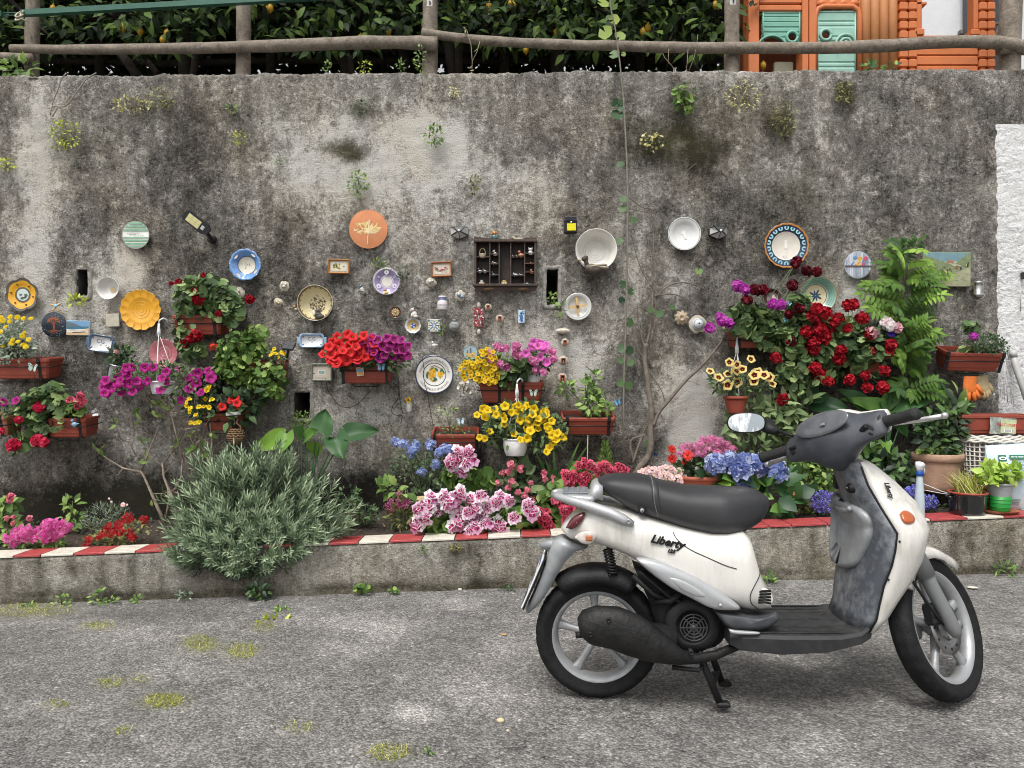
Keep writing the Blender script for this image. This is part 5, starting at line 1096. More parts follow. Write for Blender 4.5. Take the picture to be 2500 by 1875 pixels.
bed('ivy_geranium','trailing geranium with scarlet heads filling the space left of the wisteria','flowers',(2080,870),5.0,[('geranium',[(1990,820,70,60),(2060,850,80,60),(2120,860,50,60),(2000,900,60,40),(1930,900,30,50),(1950,940,24,26),(2050,790,80,24)],760,.12,'round',23)],[('scarlet_geranium',C(1980,460,4.254,[(50,1375),(155,1295),(280,1350),(380,1215),(430,1210),(535,1350),(370,1445),(205,1450),(150,1545),(605,1520),(825,1625),(20,1330),(30,1600),(60,1250),(90,1480)])+C(1980,780,4.254,[(315,315),(290,410),(45,505),(155,575),(180,645),(405,625),(565,585),(585,705),(745,700),(760,530),(830,260),(810,340),(620,330),(35,310),(100,90),(205,90),(240,30),(140,200)])+C(1500,780,4.254,[(1990,130),(2180,150),(2080,500),(2180,570)]),14),('crimson_geranium',C(1500,780,4.254,[(1680,400),(1745,830),(2040,320),(2110,610)]),14)])
bed('anemone','white and blush roses with one violet anemone beside the wisteria stem','flowers',(2150,860),4.97,[('dark',[(2150,830,26,26)],60,.05,'leaf',24,.3,.5)],[('white_rose',[(2164,792,15),(2175,796,11)],13),('blush_rose',[(2189,799,12),(2126,812,14)],12),('violet_anemone',[(2176,815,11)],11)])
bed('dark_shrub','dense dark green cushion plant in the box near the white plaster','plant',(2410,860),5.0,[('dark',[(2415,840,38,24),(2440,850,24,14)],700,.09,'leaf',7),('geranium',[(2365,850,26,18),(2375,800,22,20)],50,.06,'round',18)],[('magenta_geranium',[(2377,821,10)],9)])
bed('dark_shrub','dark leafy shrub growing in the weathered terracotta pot','plant',(2290,1108),4.9,[('dark',[(2300,1065,50,42),(2330,1015,26,40),(2270,1040,24,30)],330,.12,'leaf',28,.3,.5),('bright',[(2290,1100,50,8)],90,.12,'round',14),('bright',[(2335,985,20,26)],20,.03,'leaf',38,.3,.4)])
F=plant('grass_plant','pale straggly grass growing in the black enamel pot','plant',(2362,1203),4.6);k=MB();k2=MB()
for i in range(150):
 a=U(0,6.28);q=U(0,1);b_=P(2362,1204,4.6)+V((.08*q*math.cos(a),.08*q*math.sin(a),0));tp_=b_+V((U(-.13,.13),U(-.08,.06),U(.06,.17)));md=(b_+tp_)/2+V((0,0,U(.01,.04)));s_=V((.003,.001,0))
 k.add([b_-s_,b_+s_,md+s_*.9,md-s_*.9,tp_],[(0,1,2,3),(3,2,4)],0 if rnd.random()<.62 else 1,U(0,1))
k.build('foliage',[G['straw'],G['lime']],F)
bed('basil','bushy light green basil with two crowns in the grey and green pot','herb',(2441,1178),4.58,[('basil',[(2418,1158,26,22),(2462,1158,26,20),(2440,1172,26,8)],210,.07,'leaf',21,.5,.75)])
bed('houseplant','small dark potted plant with a pale pink bud in the steel planter','plant',(285,892),5.0,[('dark',[(298,870,26,22),(285,885,18,10)],120,.06,'leaf',15,.3,.6)],[('blush_rose',[(284,859,5)],5)])
# ================================================================ the bed
def sprigs(mb,ells,n,root,Y0,up=.6,L=60,needles=22,nl=24,front=.32):
 for px,py in pts_px(ells,n):
  e=min(ells,key=lambda e:((px-e[0])/e[2])**2+((py-e[1])/e[3])**2);q=math.sqrt(max(0,1-min(1,((px-e[0])/e[2])**2+((py-e[1])/e[3])**2)))
  Y=min(Y0-front*q*U(.3,1.)+U(0,.1),Y0-.50*max(0,min(1,(py-1170)/170))+U(0,.04));p=P(px,py,Y);d=(p-root).normalized()+V((0,-.15,up))+rdir()*.35;d.normalize();s=L*U(.7,1.2)*Y/FPX;b=p-d*s*.5
  side=d.orthogonal().normalized();t0=U(0,1);bend=rdir()*.25
  for i in range(needles):
   t=(i+.5)/needles;a=i*2.4;o=Matrix.Rotation(a,3,d)@side;c=b+d*(s*t)+bend*(s*t*t*.5)
   blade(mb,c,d*(.55+t*.5)+o*(.85-.45*t),o,nl*U(.7,1.15)*Y/FPX*(1-.35*t),nl*.105*Y/FPX,0,min(1,max(0,t0*.35+t*.55+U(-.12,.15))),-.12)  # tint runs dark to pale along each sprig: shaded gaps painted in
  mb.tube([b,b+d*s*.5+bend*s*.12,b+d*s*.95+bend*s*.45],[.0022,.0018,.001],3,1)
F=plant('rosemary_bush','large grey green rosemary bush spilling over the kerb','bush',(620,1320),4.85);k=MB()
sprigs(k,[(630,1230,140,95),(540,1270,110,90),(720,1260,120,75),(610,1330,130,72),(490,1330,72,60),(560,1170,80,50),(790,1300,75,32),(660,1150,60,40),(600,1375,80,24)],560,P(620,1330,4.95),4.92,L=84,needles=30,nl=33)
k.build('foliage',[G['rosem'],STEM],F);k=MB()
for i in range(30):
 x,y=pts_px([(630,1230,130,90),(540,1290,110,70)],1)[0];k.tube([P(620,1335,4.9),P((x+620)/2,(y+1310)/2,4.88),P(x,y,4.84)],[.010,.007,.003],5)
for x,y in((645,1095),(676,1088),(683,1100),(730,1085),(652,1130)):k.tube([P(x-4,y+80,4.85),P(x,y,4.86)],[.002,.0015],4)
k.build('branches',TWIG,F)
def big_leaf(mb,base,tip,w,Y0,Y1,m=0,t=.5,wave=.06,lobes=.22,curl=.1,side=V((0,-1,.5)),asym=0.):
 """arrow shaped arum leaf from pixel base to pixel tip"""
 a,b=P(*base,Y0),P(*tip,Y1);d=b-a;L=d.length;d.normalize();s=d.cross(side).normalized();n=s.cross(d);n=n if n.y<0 else-n;W=w*Y0/FPX;rows=9;cols=7;vs=[]
 for i in range(rows):
  u=i/(rows-1);hwid=W*(.02+.98*math.sin(PI*min(1,(u*.93+.07))**.62)**.9)*(1 if u<.97 else.3)
  for j in range(cols):
   v=(j/(cols-1)-.5)*2;back=-lobes*L*(abs(v)**1.5)*(1-u)**2
   vs.append(a+d*(L*u+back)+s*(hwid*v*(1+asym*v))+n*(W*(.28*abs(v)-wave*2*math.sin(u*9+v*2)*abs(v))-curl*L*u*u))
 mb.add(vs,[(i*cols+j,i*cols+j+1,i*cols+j+cols+1,i*cols+j+cols) for i in range(rows-1) for j in range(cols-1)],m,t)
F=plant('arum_lily','arum plant with large arrow shaped leaves rising behind the rosemary','plant',(740,1230),4.98);rt=P(745,1240,5.0)
for i,(bs,tp_,w_,t_,m_) in enumerate((((695,1066),(608,1098),26,.95,1),((700,1058),(685,1112),22,.8,1),((785,1056),(795,998),30,.35,0),((745,1070),(772,1048),18,.7,1),((845,1058),(925,1050),26,.25,0),((820,1070),(838,1122),30,.3,0),((770,1080),(770,1118),20,.9,1),((735,1062),(715,1042),16,.6,1),((690,1075),(640,1085),18,.9,1))):
 k=MB();big_leaf(k,bs,tp_,w_,4.98,4.86 if i%2 else 5.02,0,t_,lobes=.25 if i in(2,5) else.1);b_=P(*bs,4.98);k.tube([rt+V((U(-.04,.04),0,0)),(rt+b_)/2+V((U(-.02,.02),0,0)),b_],[.008,.006,.004],6,1,None,.3);k.build('leaf',[G['arum'],G['arum']],F)
F=plant('arum_lily','arum plant with broad pale veined leaves behind the scooter handlebars','plant',(2150,1180),5.0);rt=P(2150,1200,5.02)
for i,(bs,tp_,w_,t_) in enumerate((((2190,985),(2320,945),30,.5),((2170,1000),(2060,970),22,.7),((2165,985),(2220,1070),26,.55),((2110,990),(2050,950),24,.3),((2125,1090),(2098,1150),30,.75),((2160,1080),(2175,1110),16,.8),((2180,965),(2150,1010),20,.6),((1990,985),(2075,1000),28,.1),((2170,1020),(2210,1005),22,.65),((2000,960),(1960,985),24,.1),((2205,1010),(2265,1000),18,.5))):
 k=MB();big_leaf(k,bs,tp_,w_,5.02,4.92 if i%2 else 5.04,0,t_,lobes=.2);b_=P(*bs,5.02);k.tube([rt+V((U(-.06,.06),0,0)),(rt+b_)/2+V((U(-.02,.02),0,0)),b_],[.008,.006,.004],6,0,None,.2);k.build('leaf',G['arum'],F)
F=plant('bare_shrub','bare woody shrub with a few new leaves left of the rosemary','shrub',(425,1285),5.0);k=MB()
for pl,r0 in(([(405,1282),(385,1240),(370,1205),(350,1160),(342,1150)],.014),([(342,1152),(300,1143),(265,1122),(232,1098)],.008),([(344,1152),(362,1108),(372,1080),(388,1040)],.007),([(432,1278),(428,1230),(412,1195),(400,1165),(396,1130)],.015),([(396,1135),(428,1092),(452,1048),(496,986)],.007),([(398,1140),(372,1118),(352,1088),(332,1048)],.006),([(424,1200),(443,1165),(446,1118),(440,1090)],.009),([(404,1270),(412,1225),(410,1190)],.009),([(446,1120),(425,1040),(415,1000),(392,972)],.006),([(485,1195),(510,1150),(518,1080),(512,1030),(520,970)],.009),([(500,1205),(525,1140),(545,1110),(575,1060)],.007),([(396,1160),(430,1130),(450,1120)],.005),([(410,1195),(455,1212),(480,1216)],.005),([(370,1205),(400,1205),(430,1190)],.004),([(455,1048),(440,1000),(425,985)],.004),([(300,1143),(288,1160),(280,1156)],.003),([(452,1048),(500,1040),(520,1010)],.004)):
 n_=len(pl);yy=5.0+U(-.1,.08);k.tube([P(x,y,yy+U(-.02,.02)) for x,y in pl],[r0*(1-.65*i/(n_-1)) for i in range(n_)],7)
for i in range(60):
 x,y=pts_px([(400,1060,90,80),(480,1080,60,100)],1)[0];a=-PI/2+U(-1.1,1.1);ln=U(26,64);k.tube([P(x,y,5.02),P(x+ln*.5*math.cos(a),y+ln*.5*math.sin(a),5.0),P(x+ln*math.cos(a+U(-.5,.5)),y+ln*math.sin(a+U(-.4,.4)),5.02+U(-.06,.06))],[.0042,.003,.0016],5)
k.build('branches',BARK,F);k=MB()
for x,y in[(405,1000),(395,980),(378,985),(415,985),(425,990),(330,1010),(335,1030),(372,1000),(380,1010),(283,1035),(428,1080),(432,1090),(345,1075),(355,1100),(470,1060),(480,1090),(500,1110),(505,1150),(490,1165),(340,1128),(235,1095),(242,1098),(375,1235),(400,1200),(515,1060),(530,1055),(490,1075),(470,1100),(500,1085)]:
 for _ in range(3):leaf(k,P(x+U(-4,4),y+U(-4,4),5.0+U(-.06,.06)),rdir()+V((0,-.2,.3)),rdir()+V((0,-.8,.5)),U(14,24)*5/FPX,9*5/FPX,0,U(.3,1))
k.build('foliage',G['bright'],F)
bed('verbena','low cushion of hot pink verbena at the left end of the bed','flowers',(90,1330),4.75,[('bright',[(85,1325,75,18)],260,.08,'leaf',12)],[('pink_verbena',pts_px([(90,1302,60,16),(130,1288,34,16),(30,1318,18,12)],34,11),12)])
bed('verbena','low cushion of deep red verbena left of the rosemary','flowers',(275,1330),4.75,[('olive',[(270,1318,58,18),(330,1290,28,14)],240,.08,'leaf',13)],[('red_verbena',[(312,1265,14),(352,1269,11),(290,1280,12),(262,1285,12),(255,1300,12),(292,1297,13),(315,1303,13),(272,1300,11),(215,1318,11),(210,1330,11),(240,1310,10),(325,1312,10),(280,1288,11)],12)])
bed('marguerite','feathery green marguerite plant with one pink daisy behind the red verbena','flowers',(265,1290),4.95,[('grey',[(262,1262,58,30),(240,1285,40,16)],520,.08,'blade',16,.1,.12)],[('pale_pink_daisy',[(300,1232,7),(266,1217,3),(310,1232,3),(272,1225,3)],5)])
bed('begonia','coral pink begonia cut off by the left edge of the photo','flowers',(15,1300),4.85,[('bright',[(12,1290,34,30),(18,1230,16,12)],90,.06,'leaf',26,.3,.7)],[('pink_begonia',[(26,1210,14),(22,1222,13),(14,1265,10),(32,1262,8),(70,1266,11),(30,1277,9)],11)])
bed('lettuce','pale green leafy seedling between the pink and red verbenas','plant',(172,1290),4.98,[('bright',[(175,1270,26,16),(172,1235,14,20)],46,.05,'leaf',22)])
bed('plumbago','airy plumbago with sky blue flower clusters right of the arum','flowers',(1030,1240),5.0,[('blue',[(1020,1170,70,60),(1000,1120,50,40),(1080,1140,40,50),(1040,1215,60,30)],430,.10,'leaf',13)],[('plumbago',C(1000,780,4.254,[(55,1305),(30,1350),(215,1300),(300,1385),(400,1350),(460,1370),(275,1505),(130,1580),(20,1380),(370,1335)])+[(965,1078),(985,1083),(1015,1090)],13)])
bed('sweet_william','sweet william with dotted burgundy heads in the open soil','flowers',(980,1290),4.82,[('bright',[(965,1197,34,14)],26,.04,'leaf',30),('olive',[(980,1260,26,30)],120,.05,'leaf',16,.3,.35)],[('sweet_william',C(620,1050,3.456,[(1230,545),(1150,600),(1125,640),(1150,670),(1220,610),(1240,630),(1295,600),(1290,625)]),10)])
bed('herb_clump','low dark herb clump at the right foot of the rosemary','herb',(880,1280),4.85,[('dark',[(885,1255,38,26),(850,1215,30,24)],260,.07,'leaf',11)])
bed('pelargonium','regal pelargonium with one big white and cerise head above the others','flowers',(1120,1220),4.85,[('bright',[(1150,1170,60,26),(1110,1160,30,24)],170,.10,'round',28)],[('bicolour_pelargonium',[(1128,1120,26),(1105,1130,22),(1145,1128,24),(1125,1150,20),(1145,1105,18),(1118,1105,18)],22)])
bed('pelargonium','wide regal pelargonium with white and cerise flowers hanging over the kerb','flowers',(1150,1300),4.72,[('bright',[(1080,1280,60,26),(1180,1280,70,20),(1260,1265,50,26),(1130,1240,70,30)],330,.12,'round',27)],[('bicolour_pelargonium',C(620,1050,3.456,[(1400,670),(1480,640),(1560,680),(1450,740),(1600,560),(1680,590),(1740,540),(1690,640),(1720,720),(1790,770),(1840,600),(1880,660),(1920,560),(1900,740),(1960,790),(1850,830),(1840,880),(1990,650),(2040,620),(2080,580),(2150,600),(2050,800),(2090,820),(1380,800),(1640,620),(1930,690),(1810,700),(1700,800),(1540,610),(1500,590)])+[(1290,1235),(1300,1250),(1255,1265)],19)])
bed('begonia','tall begonia with dusky leaves and salmon pink flowers between the pelargoniums','flowers',(1260,1230),4.88,[('petun',[(1265,1180,50,50),(1290,1215,50,30)],120,.09,'leaf',28,.3,.7)],[('pink_begonia',[(1250,1135,16),(1270,1145,15),(1238,1150,13),(1225,1155,10),(1330,1155,12),(1345,1180,13),(1250,1175,13),(1290,1195,12),(1280,1210,12),(1265,1200,12),(1300,1220,12),(1330,1170,11),(1240,1190,12),(1215,1180,11),(1350,1165,9),(1295,1180,10)],13)])
bed('pelargonium','regal pelargonium with frilly cerise and black flowers behind the scooter tail','flowers',(1400,1290),4.76,[('bright',[(1390,1220,70,50),(1440,1170,60,40),(1340,1270,40,30),(1400,1290,40,30)],330,.12,'round',26)],[('cerise_pelargonium',C(1240,1000,3.456,[(600,470),(650,450),(700,470),(780,490),(830,480),(860,510),(940,490),(970,520),(500,560),(560,570),(620,580),(520,620),(660,560),(400,760),(450,790),(520,810),(560,830),(480,850),(530,880),(600,840),(250,870),(300,860),(280,920),(330,960),(500,930),(490,960),(350,1000),(430,740),(760,520),(900,530),(640,610),(690,1185),(600,1200),(320,910)]),15)])
bed('strap_plant','clump of long strap shaped leaves beneath the brick red planter','plant',(1360,1210),4.98,[('dark',[(1370,1170,60,50)],10,.05,'leaf',30)])
F=plant('agapanthus','arching green strap leaves between the yellow petunias and the conifer','plant',(1365,1230),5.0);k=MB()
for tip,mid in(((1420,1070),(1385,1130)),((1345,1140),(1358,1170)),((1395,1130),(1375,1160)),((1300,1090),(1335,1150)),((1330,1120),(1350,1160)),((1440,1080),(1395,1140)),((1290,1180),(1330,1190)),((1430,1180),(1400,1190)),((1350,1080),(1355,1140)),((1315,1230),(1340,1200))):
 a,b_,c_=P(1365+U(-8,8),1235,5.0),P(*mid,4.95),P(*tip,4.97+U(-.1,.08));pts=[(a*(1-t)**2+b_*2*t*(1-t)+c_*t*t) for t in frange(0,1,7)]
 for i in range(6):
  w0,w1=[.012*math.sin(PI*min(1,.25+.75*q/6))**.7 for q in(i,i+1)];s_=V((1,.3,.1));k.add([pts[i]-s_*w0,pts[i]+s_*w0,pts[i+1]+s_*w1,pts[i+1]-s_*w1],[(0,1,2,3)],0,.3+.1*i)
k.build('foliage',G['arum'],F)
F=plant('conifer','small feathery dwarf conifer below the brick red planter','shrub',(1478,1160),4.98);k=MB()
for i in range(620):
 t=U(0,1);a=U(0,6.28);r_=(1-t)**.8*22*U(.4,1);p=P(1478+r_*math.cos(a),1165-82*t,4.98)+V((0,r_*math.sin(a)*5/FPX,0));blade(k,p,V((math.cos(a)*.6,math.sin(a)*.6,1.1))+rdir()*.4,rdir(),14*5/FPX,2.4*5/FPX,0,U(0,1))
k.build('foliage',G['bright'],F)
bed('daisy_cushion','cushion of pale pink daisies just behind the seat strap','flowers',(1620,1185),4.84,[('bright',[(1620,1172,55,22)],160,.08,'leaf',12)],[('pale_pink_daisy',pts_px([(1618,1155,50,18),(1590,1150,30,12),(1655,1170,22,12)],62,7),7)])
bed('gerbera','red gerberas growing in the round terracotta bowl','flowers',(1660,1165),4.86,[('dark',[(1690,1145,46,22)],110,.08,'leaf',22)],[('gerbera',[(1641,1097,14),(1641,1120,14),(1679,1112,16),(1670,1128,8)],15)])
bed('pink_phlox','spray of small mauve pink flowers above the hydrangea','flowers',(1730,1150),4.92,[('dark',[(1730,1115,55,22)],170,.08,'leaf',11)],[('pink_cluster',pts_px([(1740,1085,44,18),(1690,1100,36,16),(1770,1100,24,14)],44,9),9)])
bed('hydrangea','hydrangea with blue and lilac mophead flowers right of the seat','flowers',(1830,1215),4.78,[('arum',[(1760,1160,40,26),(1830,1190,60,26),(1900,1200,40,50),(1930,1230,30,30)],120,.10,'leaf',48,.3,.75)],[('hydrangea',[(1746,1132,27),(1784,1119,20),(1818,1124,20),(1808,1150,28),(1853,1136,29),(1898,1148,29),(1812,1180,28),(1765,1140,16)],26)])
bed('sage_bush','sage bush with grey green oval leaves behind the mirror','herb',(1870,1130),5.0,[('sage',[(1880,1030,95,36),(1850,1010,60,24),(1930,1050,60,36),(1830,1090,46,26),(1900,1000,70,26),(1960,1000,30,30)],330,.10,'leaf',36,.25,.38)])
bed('green_shrub','dense light green shrub under the handlebars','shrub',(1990,1200),4.9,[('bright',[(1980,1160,60,45),(1960,1130,40,26),(2010,1140,40,50)],430,.10,'leaf',19,.3,.6)])
bed('green_shrub','leafy shrub with toothed leaves right of the steering column','shrub',(2180,1200),4.95,[('dark',[(2160,1150,60,45),(2200,1170,60,30),(2120,1110,30,40),(2230,1130,30,20)],360,.10,'leaf',24,.3,.6)])
bed('apricot_flower','low green plant with a few apricot flowers beside the blue lobelia','flowers',(1950,1250),4.8,[('olive',[(1955,1225,32,26)],190,.06,'leaf',12)],[('apricot',[(1940,1205,6),(1947,1208,6),(1952,1202,5)],6)])
bed('campanula','low violet campanula against the leg shield','flowers',(2010,1250),4.78,[('petun',[(2015,1230,34,24)],170,.06,'leaf',9)],[('campanula',pts_px([(2012,1225,32,24)],40,6),6)])
bed('lobelia','bright blue lobelia beside the spray bottle','flowers',(2240,1250),4.8,[('petun',[(2225,1215,28,14),(2265,1228,24,20)],150,.06,'leaf',9)],[('blue_lobelia',pts_px([(2222,1205,24,12),(2268,1225,20,18),(2232,1192,10,6)],36,6),6)])
F=plant('wisteria','young wisteria with fresh pinnate leaves in front of the landscape painting','tree',(2205,960),5.05);k=MB();st_=[(2208,975),(2202,900),(2200,830),(2202,760),(2206,690),(2212,630),(2216,598)]
k.tube([P(x,y,5.08) for x,y in st_],[.010,.009,.008,.007,.006,.005,.003],7);k.tube([P(x+9,y,5.09) for x,y in st_[:4]],.004,5);k.build('trunk',mat((.20,.21,.10),.8,0,.3,40),F);k=MB()
ends=[(2178,590),(2192,612),(2216,585),(2240,592),(2250,610),(2170,612),(2172,650),(2165,680),(2150,645),(2260,640),(2262,665),(2280,680),(2300,670),(2150,700),(2130,695),(2118,700),(2170,720),(2290,700),(2298,720),(2260,720),(2180,745),(2150,735),(2122,750),(2270,745),(2240,760),(2262,790),(2282,810),(2240,800),(2215,810),(2190,790),(2245,840),(2275,830),(2260,860),(2200,860),(2180,870),(2240,900),(2280,930),(2290,945),(2230,950),(2260,960),(2200,930),(2175,950),(2250,880),(2225,870)]
ends+=[(x+U(-26,26),y+U(-12,22)) for x,y in ends if y>610]
for x,y in ends:
 sy=min(960,y+U(10,50));b_=P(2205+U(-4,4),sy,5.06);c_=P(x,y,5.0+U(-.14,.12));md=(b_+c_)/2+V((0,-.03,.03));t0=U(.1,.9) if y<900 else U(0,.5)
 pts=[(b_*(1-t)**2+md*2*t*(1-t)+c_*t*t) for t in frange(0,1,9)];k.tube(pts,.0016,4,1)
 for i in range(2,9):
  d=(pts[i]-pts[i-1]).normalized();s_=d.cross(V((0,-1,.6))).normalized()
  for sg in(-1,1):leaf(k,pts[i],d*.55+s_*sg+V((0,0,-.15)),V((0,-.7,.7)),U(18,27)*5.05/FPX,9.5*5.05/FPX,0,min(1,t0+U(-.2,.2)),.15,.25)
 leaf(k,c_,(c_-md).normalized(),V((0,-.7,.7)),26*5.05/FPX,11*5.05/FPX,0,t0)
k.build('foliage',[G['wist'],STEM],F)
F=plant('vine','long thin vine hanging straight down from the terrace over the wall','vine',(1523,1150),5.12);k=MB()
k.tube([P(x,y,5.08 if y<900 else 5.1) for x,y in((1485,-60),(1490,15),(1502,70),(1513,150),(1522,240),(1530,380),(1533,500),(1531,640),(1528,780),(1524,900),(1522,1000),(1522,1140))],[.005]*4+[.0065]*8,7);k.build('stem',mat((.19,.18,.14),.85,0,.3,40),F);k=MB()
for x,y,r_,t_ in((1473,8,17,.8),(1497,12,14,.6),(1500,47,15,.9),(1478,79,20,.8),(1514,88,16,.75),(1500,133,15,.5),(1522,132,7,.7),(1485,42,7,.5),(1505,250,12,.1),(1500,255,11,.1),(1515,262,12,.15),(1507,280,18,.15),(1516,250,9,.2),(1515,402,12,.2),(1522,486,13,.3),(1520,510,12,.4),(1546,538,11,.3),(1512,588,13,.3),(1540,712,10,.2),(1520,695,12,.1),(1518,733,10,0),(1537,787,12,.3),(1590,757,11,.3),(1610,765,12,.3),(1518,850,14,.2),(1537,855,12,.1),(1515,880,10,.3),(1540,885,11,.4),(1535,940,12,.4),(1515,935,11,.4),(1580,1082,8,.5),(1642,750,9,.4),(1706,662,11,.6)):
 round_leaf(k,P(x,y,5.1),V((U(-.4,.4),-1,U(-.1,.6))),r_*5.1/FPX*.95,0,t_,cup=.15)
k.build('foliage',tinted('#24402c','#5c7848','#a8b85c',.45,.35),F)
F=plant('climber','leafless woody climber with a forked trunk against the wall','shrub',(1550,1160),5.08);k=MB()
for pl,r0,r1 in(([(1548,1165),(1562,1140),(1580,1122),(1590,1095),(1588,1050),(1592,1000),(1584,960),(1580,920),(1573,880),(1578,840)],.026,.016),([(1578,845),(1590,790),(1594,720),(1594,640),(1596,570),(1594,522)],.009,.004),([(1594,1040),(1605,1008),(1635,975),(1672,930),(1712,895),(1740,862),(1758,840),(1766,820)],.017,.006),([(1590,985),(1600,1010)],.012,.012),([(1548,1125),(1540,1100),(1538,1072),(1575,1062)],.008,.006),([(1545,1130),(1560,1085),(1578,1040)],.010,.007),([(1594,522),(1588,508),(1568,508),(1540,486),(1490,450),(1430,400),(1385,360),(1352,310),(1330,296),(1300,292),(1280,302),(1255,298)],.004,.002),([(1594,525),(1610,505),(1640,465),(1665,430),(1690,405),(1702,398)],.004,.002),([(1590,520),(1545,512),(1500,500),(1450,460),(1400,452)],.003,.0015),([(1600,730),(1622,703),(1655,688),(1690,692),(1720,705),(1740,718)],.007,.003),([(1598,722),(1640,716),(1675,728),(1705,750),(1720,775),(1738,795)],.006,.003),([(1600,715),(1570,670),(1555,630),(1548,600),(1540,570)],.003,.002),([(1592,700),(1590,640),(1600,600)],.004,.002),([(1580,760),(1560,745),(1530,780),(1500,830)],.004,.002),([(1560,745),(1575,735),(1592,725)],.004,.004),([(1580,870),(1560,800),(1555,740)],.006,.003),([(1575,880),(1550,840),(1545,790)],.005,.003),([(1590,830),(1600,790),(1602,700)],.005,.003),([(1600,690),(1640,640),(1635,605),(1620,580)],.003,.0015),([(1713,893),(1700,860),(1680,845),(1640,840)],.003,.002),([(1625,985),(1615,950),(1585,910)],.004,.003),([(1576,845),(1530,830),(1480,800),(1440,862)],.002,.001),([(1596,1080),(1625,1055),(1620,1040)],.004,.002),([(1740,718),(1770,740),(1790,760)],.002,.001),([(1655,688),(1650,650),(1660,640)],.002,.001),([(1500,860),(1465,870),(1440,852)],.003,.001)):
 n_=len(pl);yy=5.12 if r0<.012 else 5.08
 sm=smooth_poly(pl,1) if r0>.002 else pl;n_=len(sm);k.tube([P(x,y,yy+U(-.015,.015)) for x,y in sm],[r0+(r1-r0)*i/(n_-1) for i in range(n_)],7)
for i in range(46):
 x,y=pts_px([(1590,700,60,220),(1650,850,110,90)],1)[0];a=U(0,6.28);k.tube([P(x,y,5.14),P(x+26*math.cos(a),y+26*math.sin(a),5.13),P(x+50*math.cos(a+U(-.5,.5)),y+50*math.sin(a+U(-.5,.5)),5.14)],[.0016,.0013,.0008],4)
k.build('branches',mat((.16,.135,.11),.9,0,.35,30,.5,80),F)
def weed(label,px,py,rx,ry,Y=5.17,kind='bright',n=60,size=11,shape='leaf',name='weed',asp=.5):
 F=plant(name,label,'weed',(px,py+ry*.6),Y);k=MB();root=P(px,py+ry*.5,Y+.02)
 for x,y in pts_px([(px,py,rx,ry)],7):k.tube([root,P((px+x)/2,(py+y)/2,Y),P(x,y,Y-.02)],.0015,4,1)
 crown(k,[(px,py,rx,ry)],n,Y-.02,.03,shape,size,0,.3,asp);k.build('foliage',[G[kind],STEM],F)
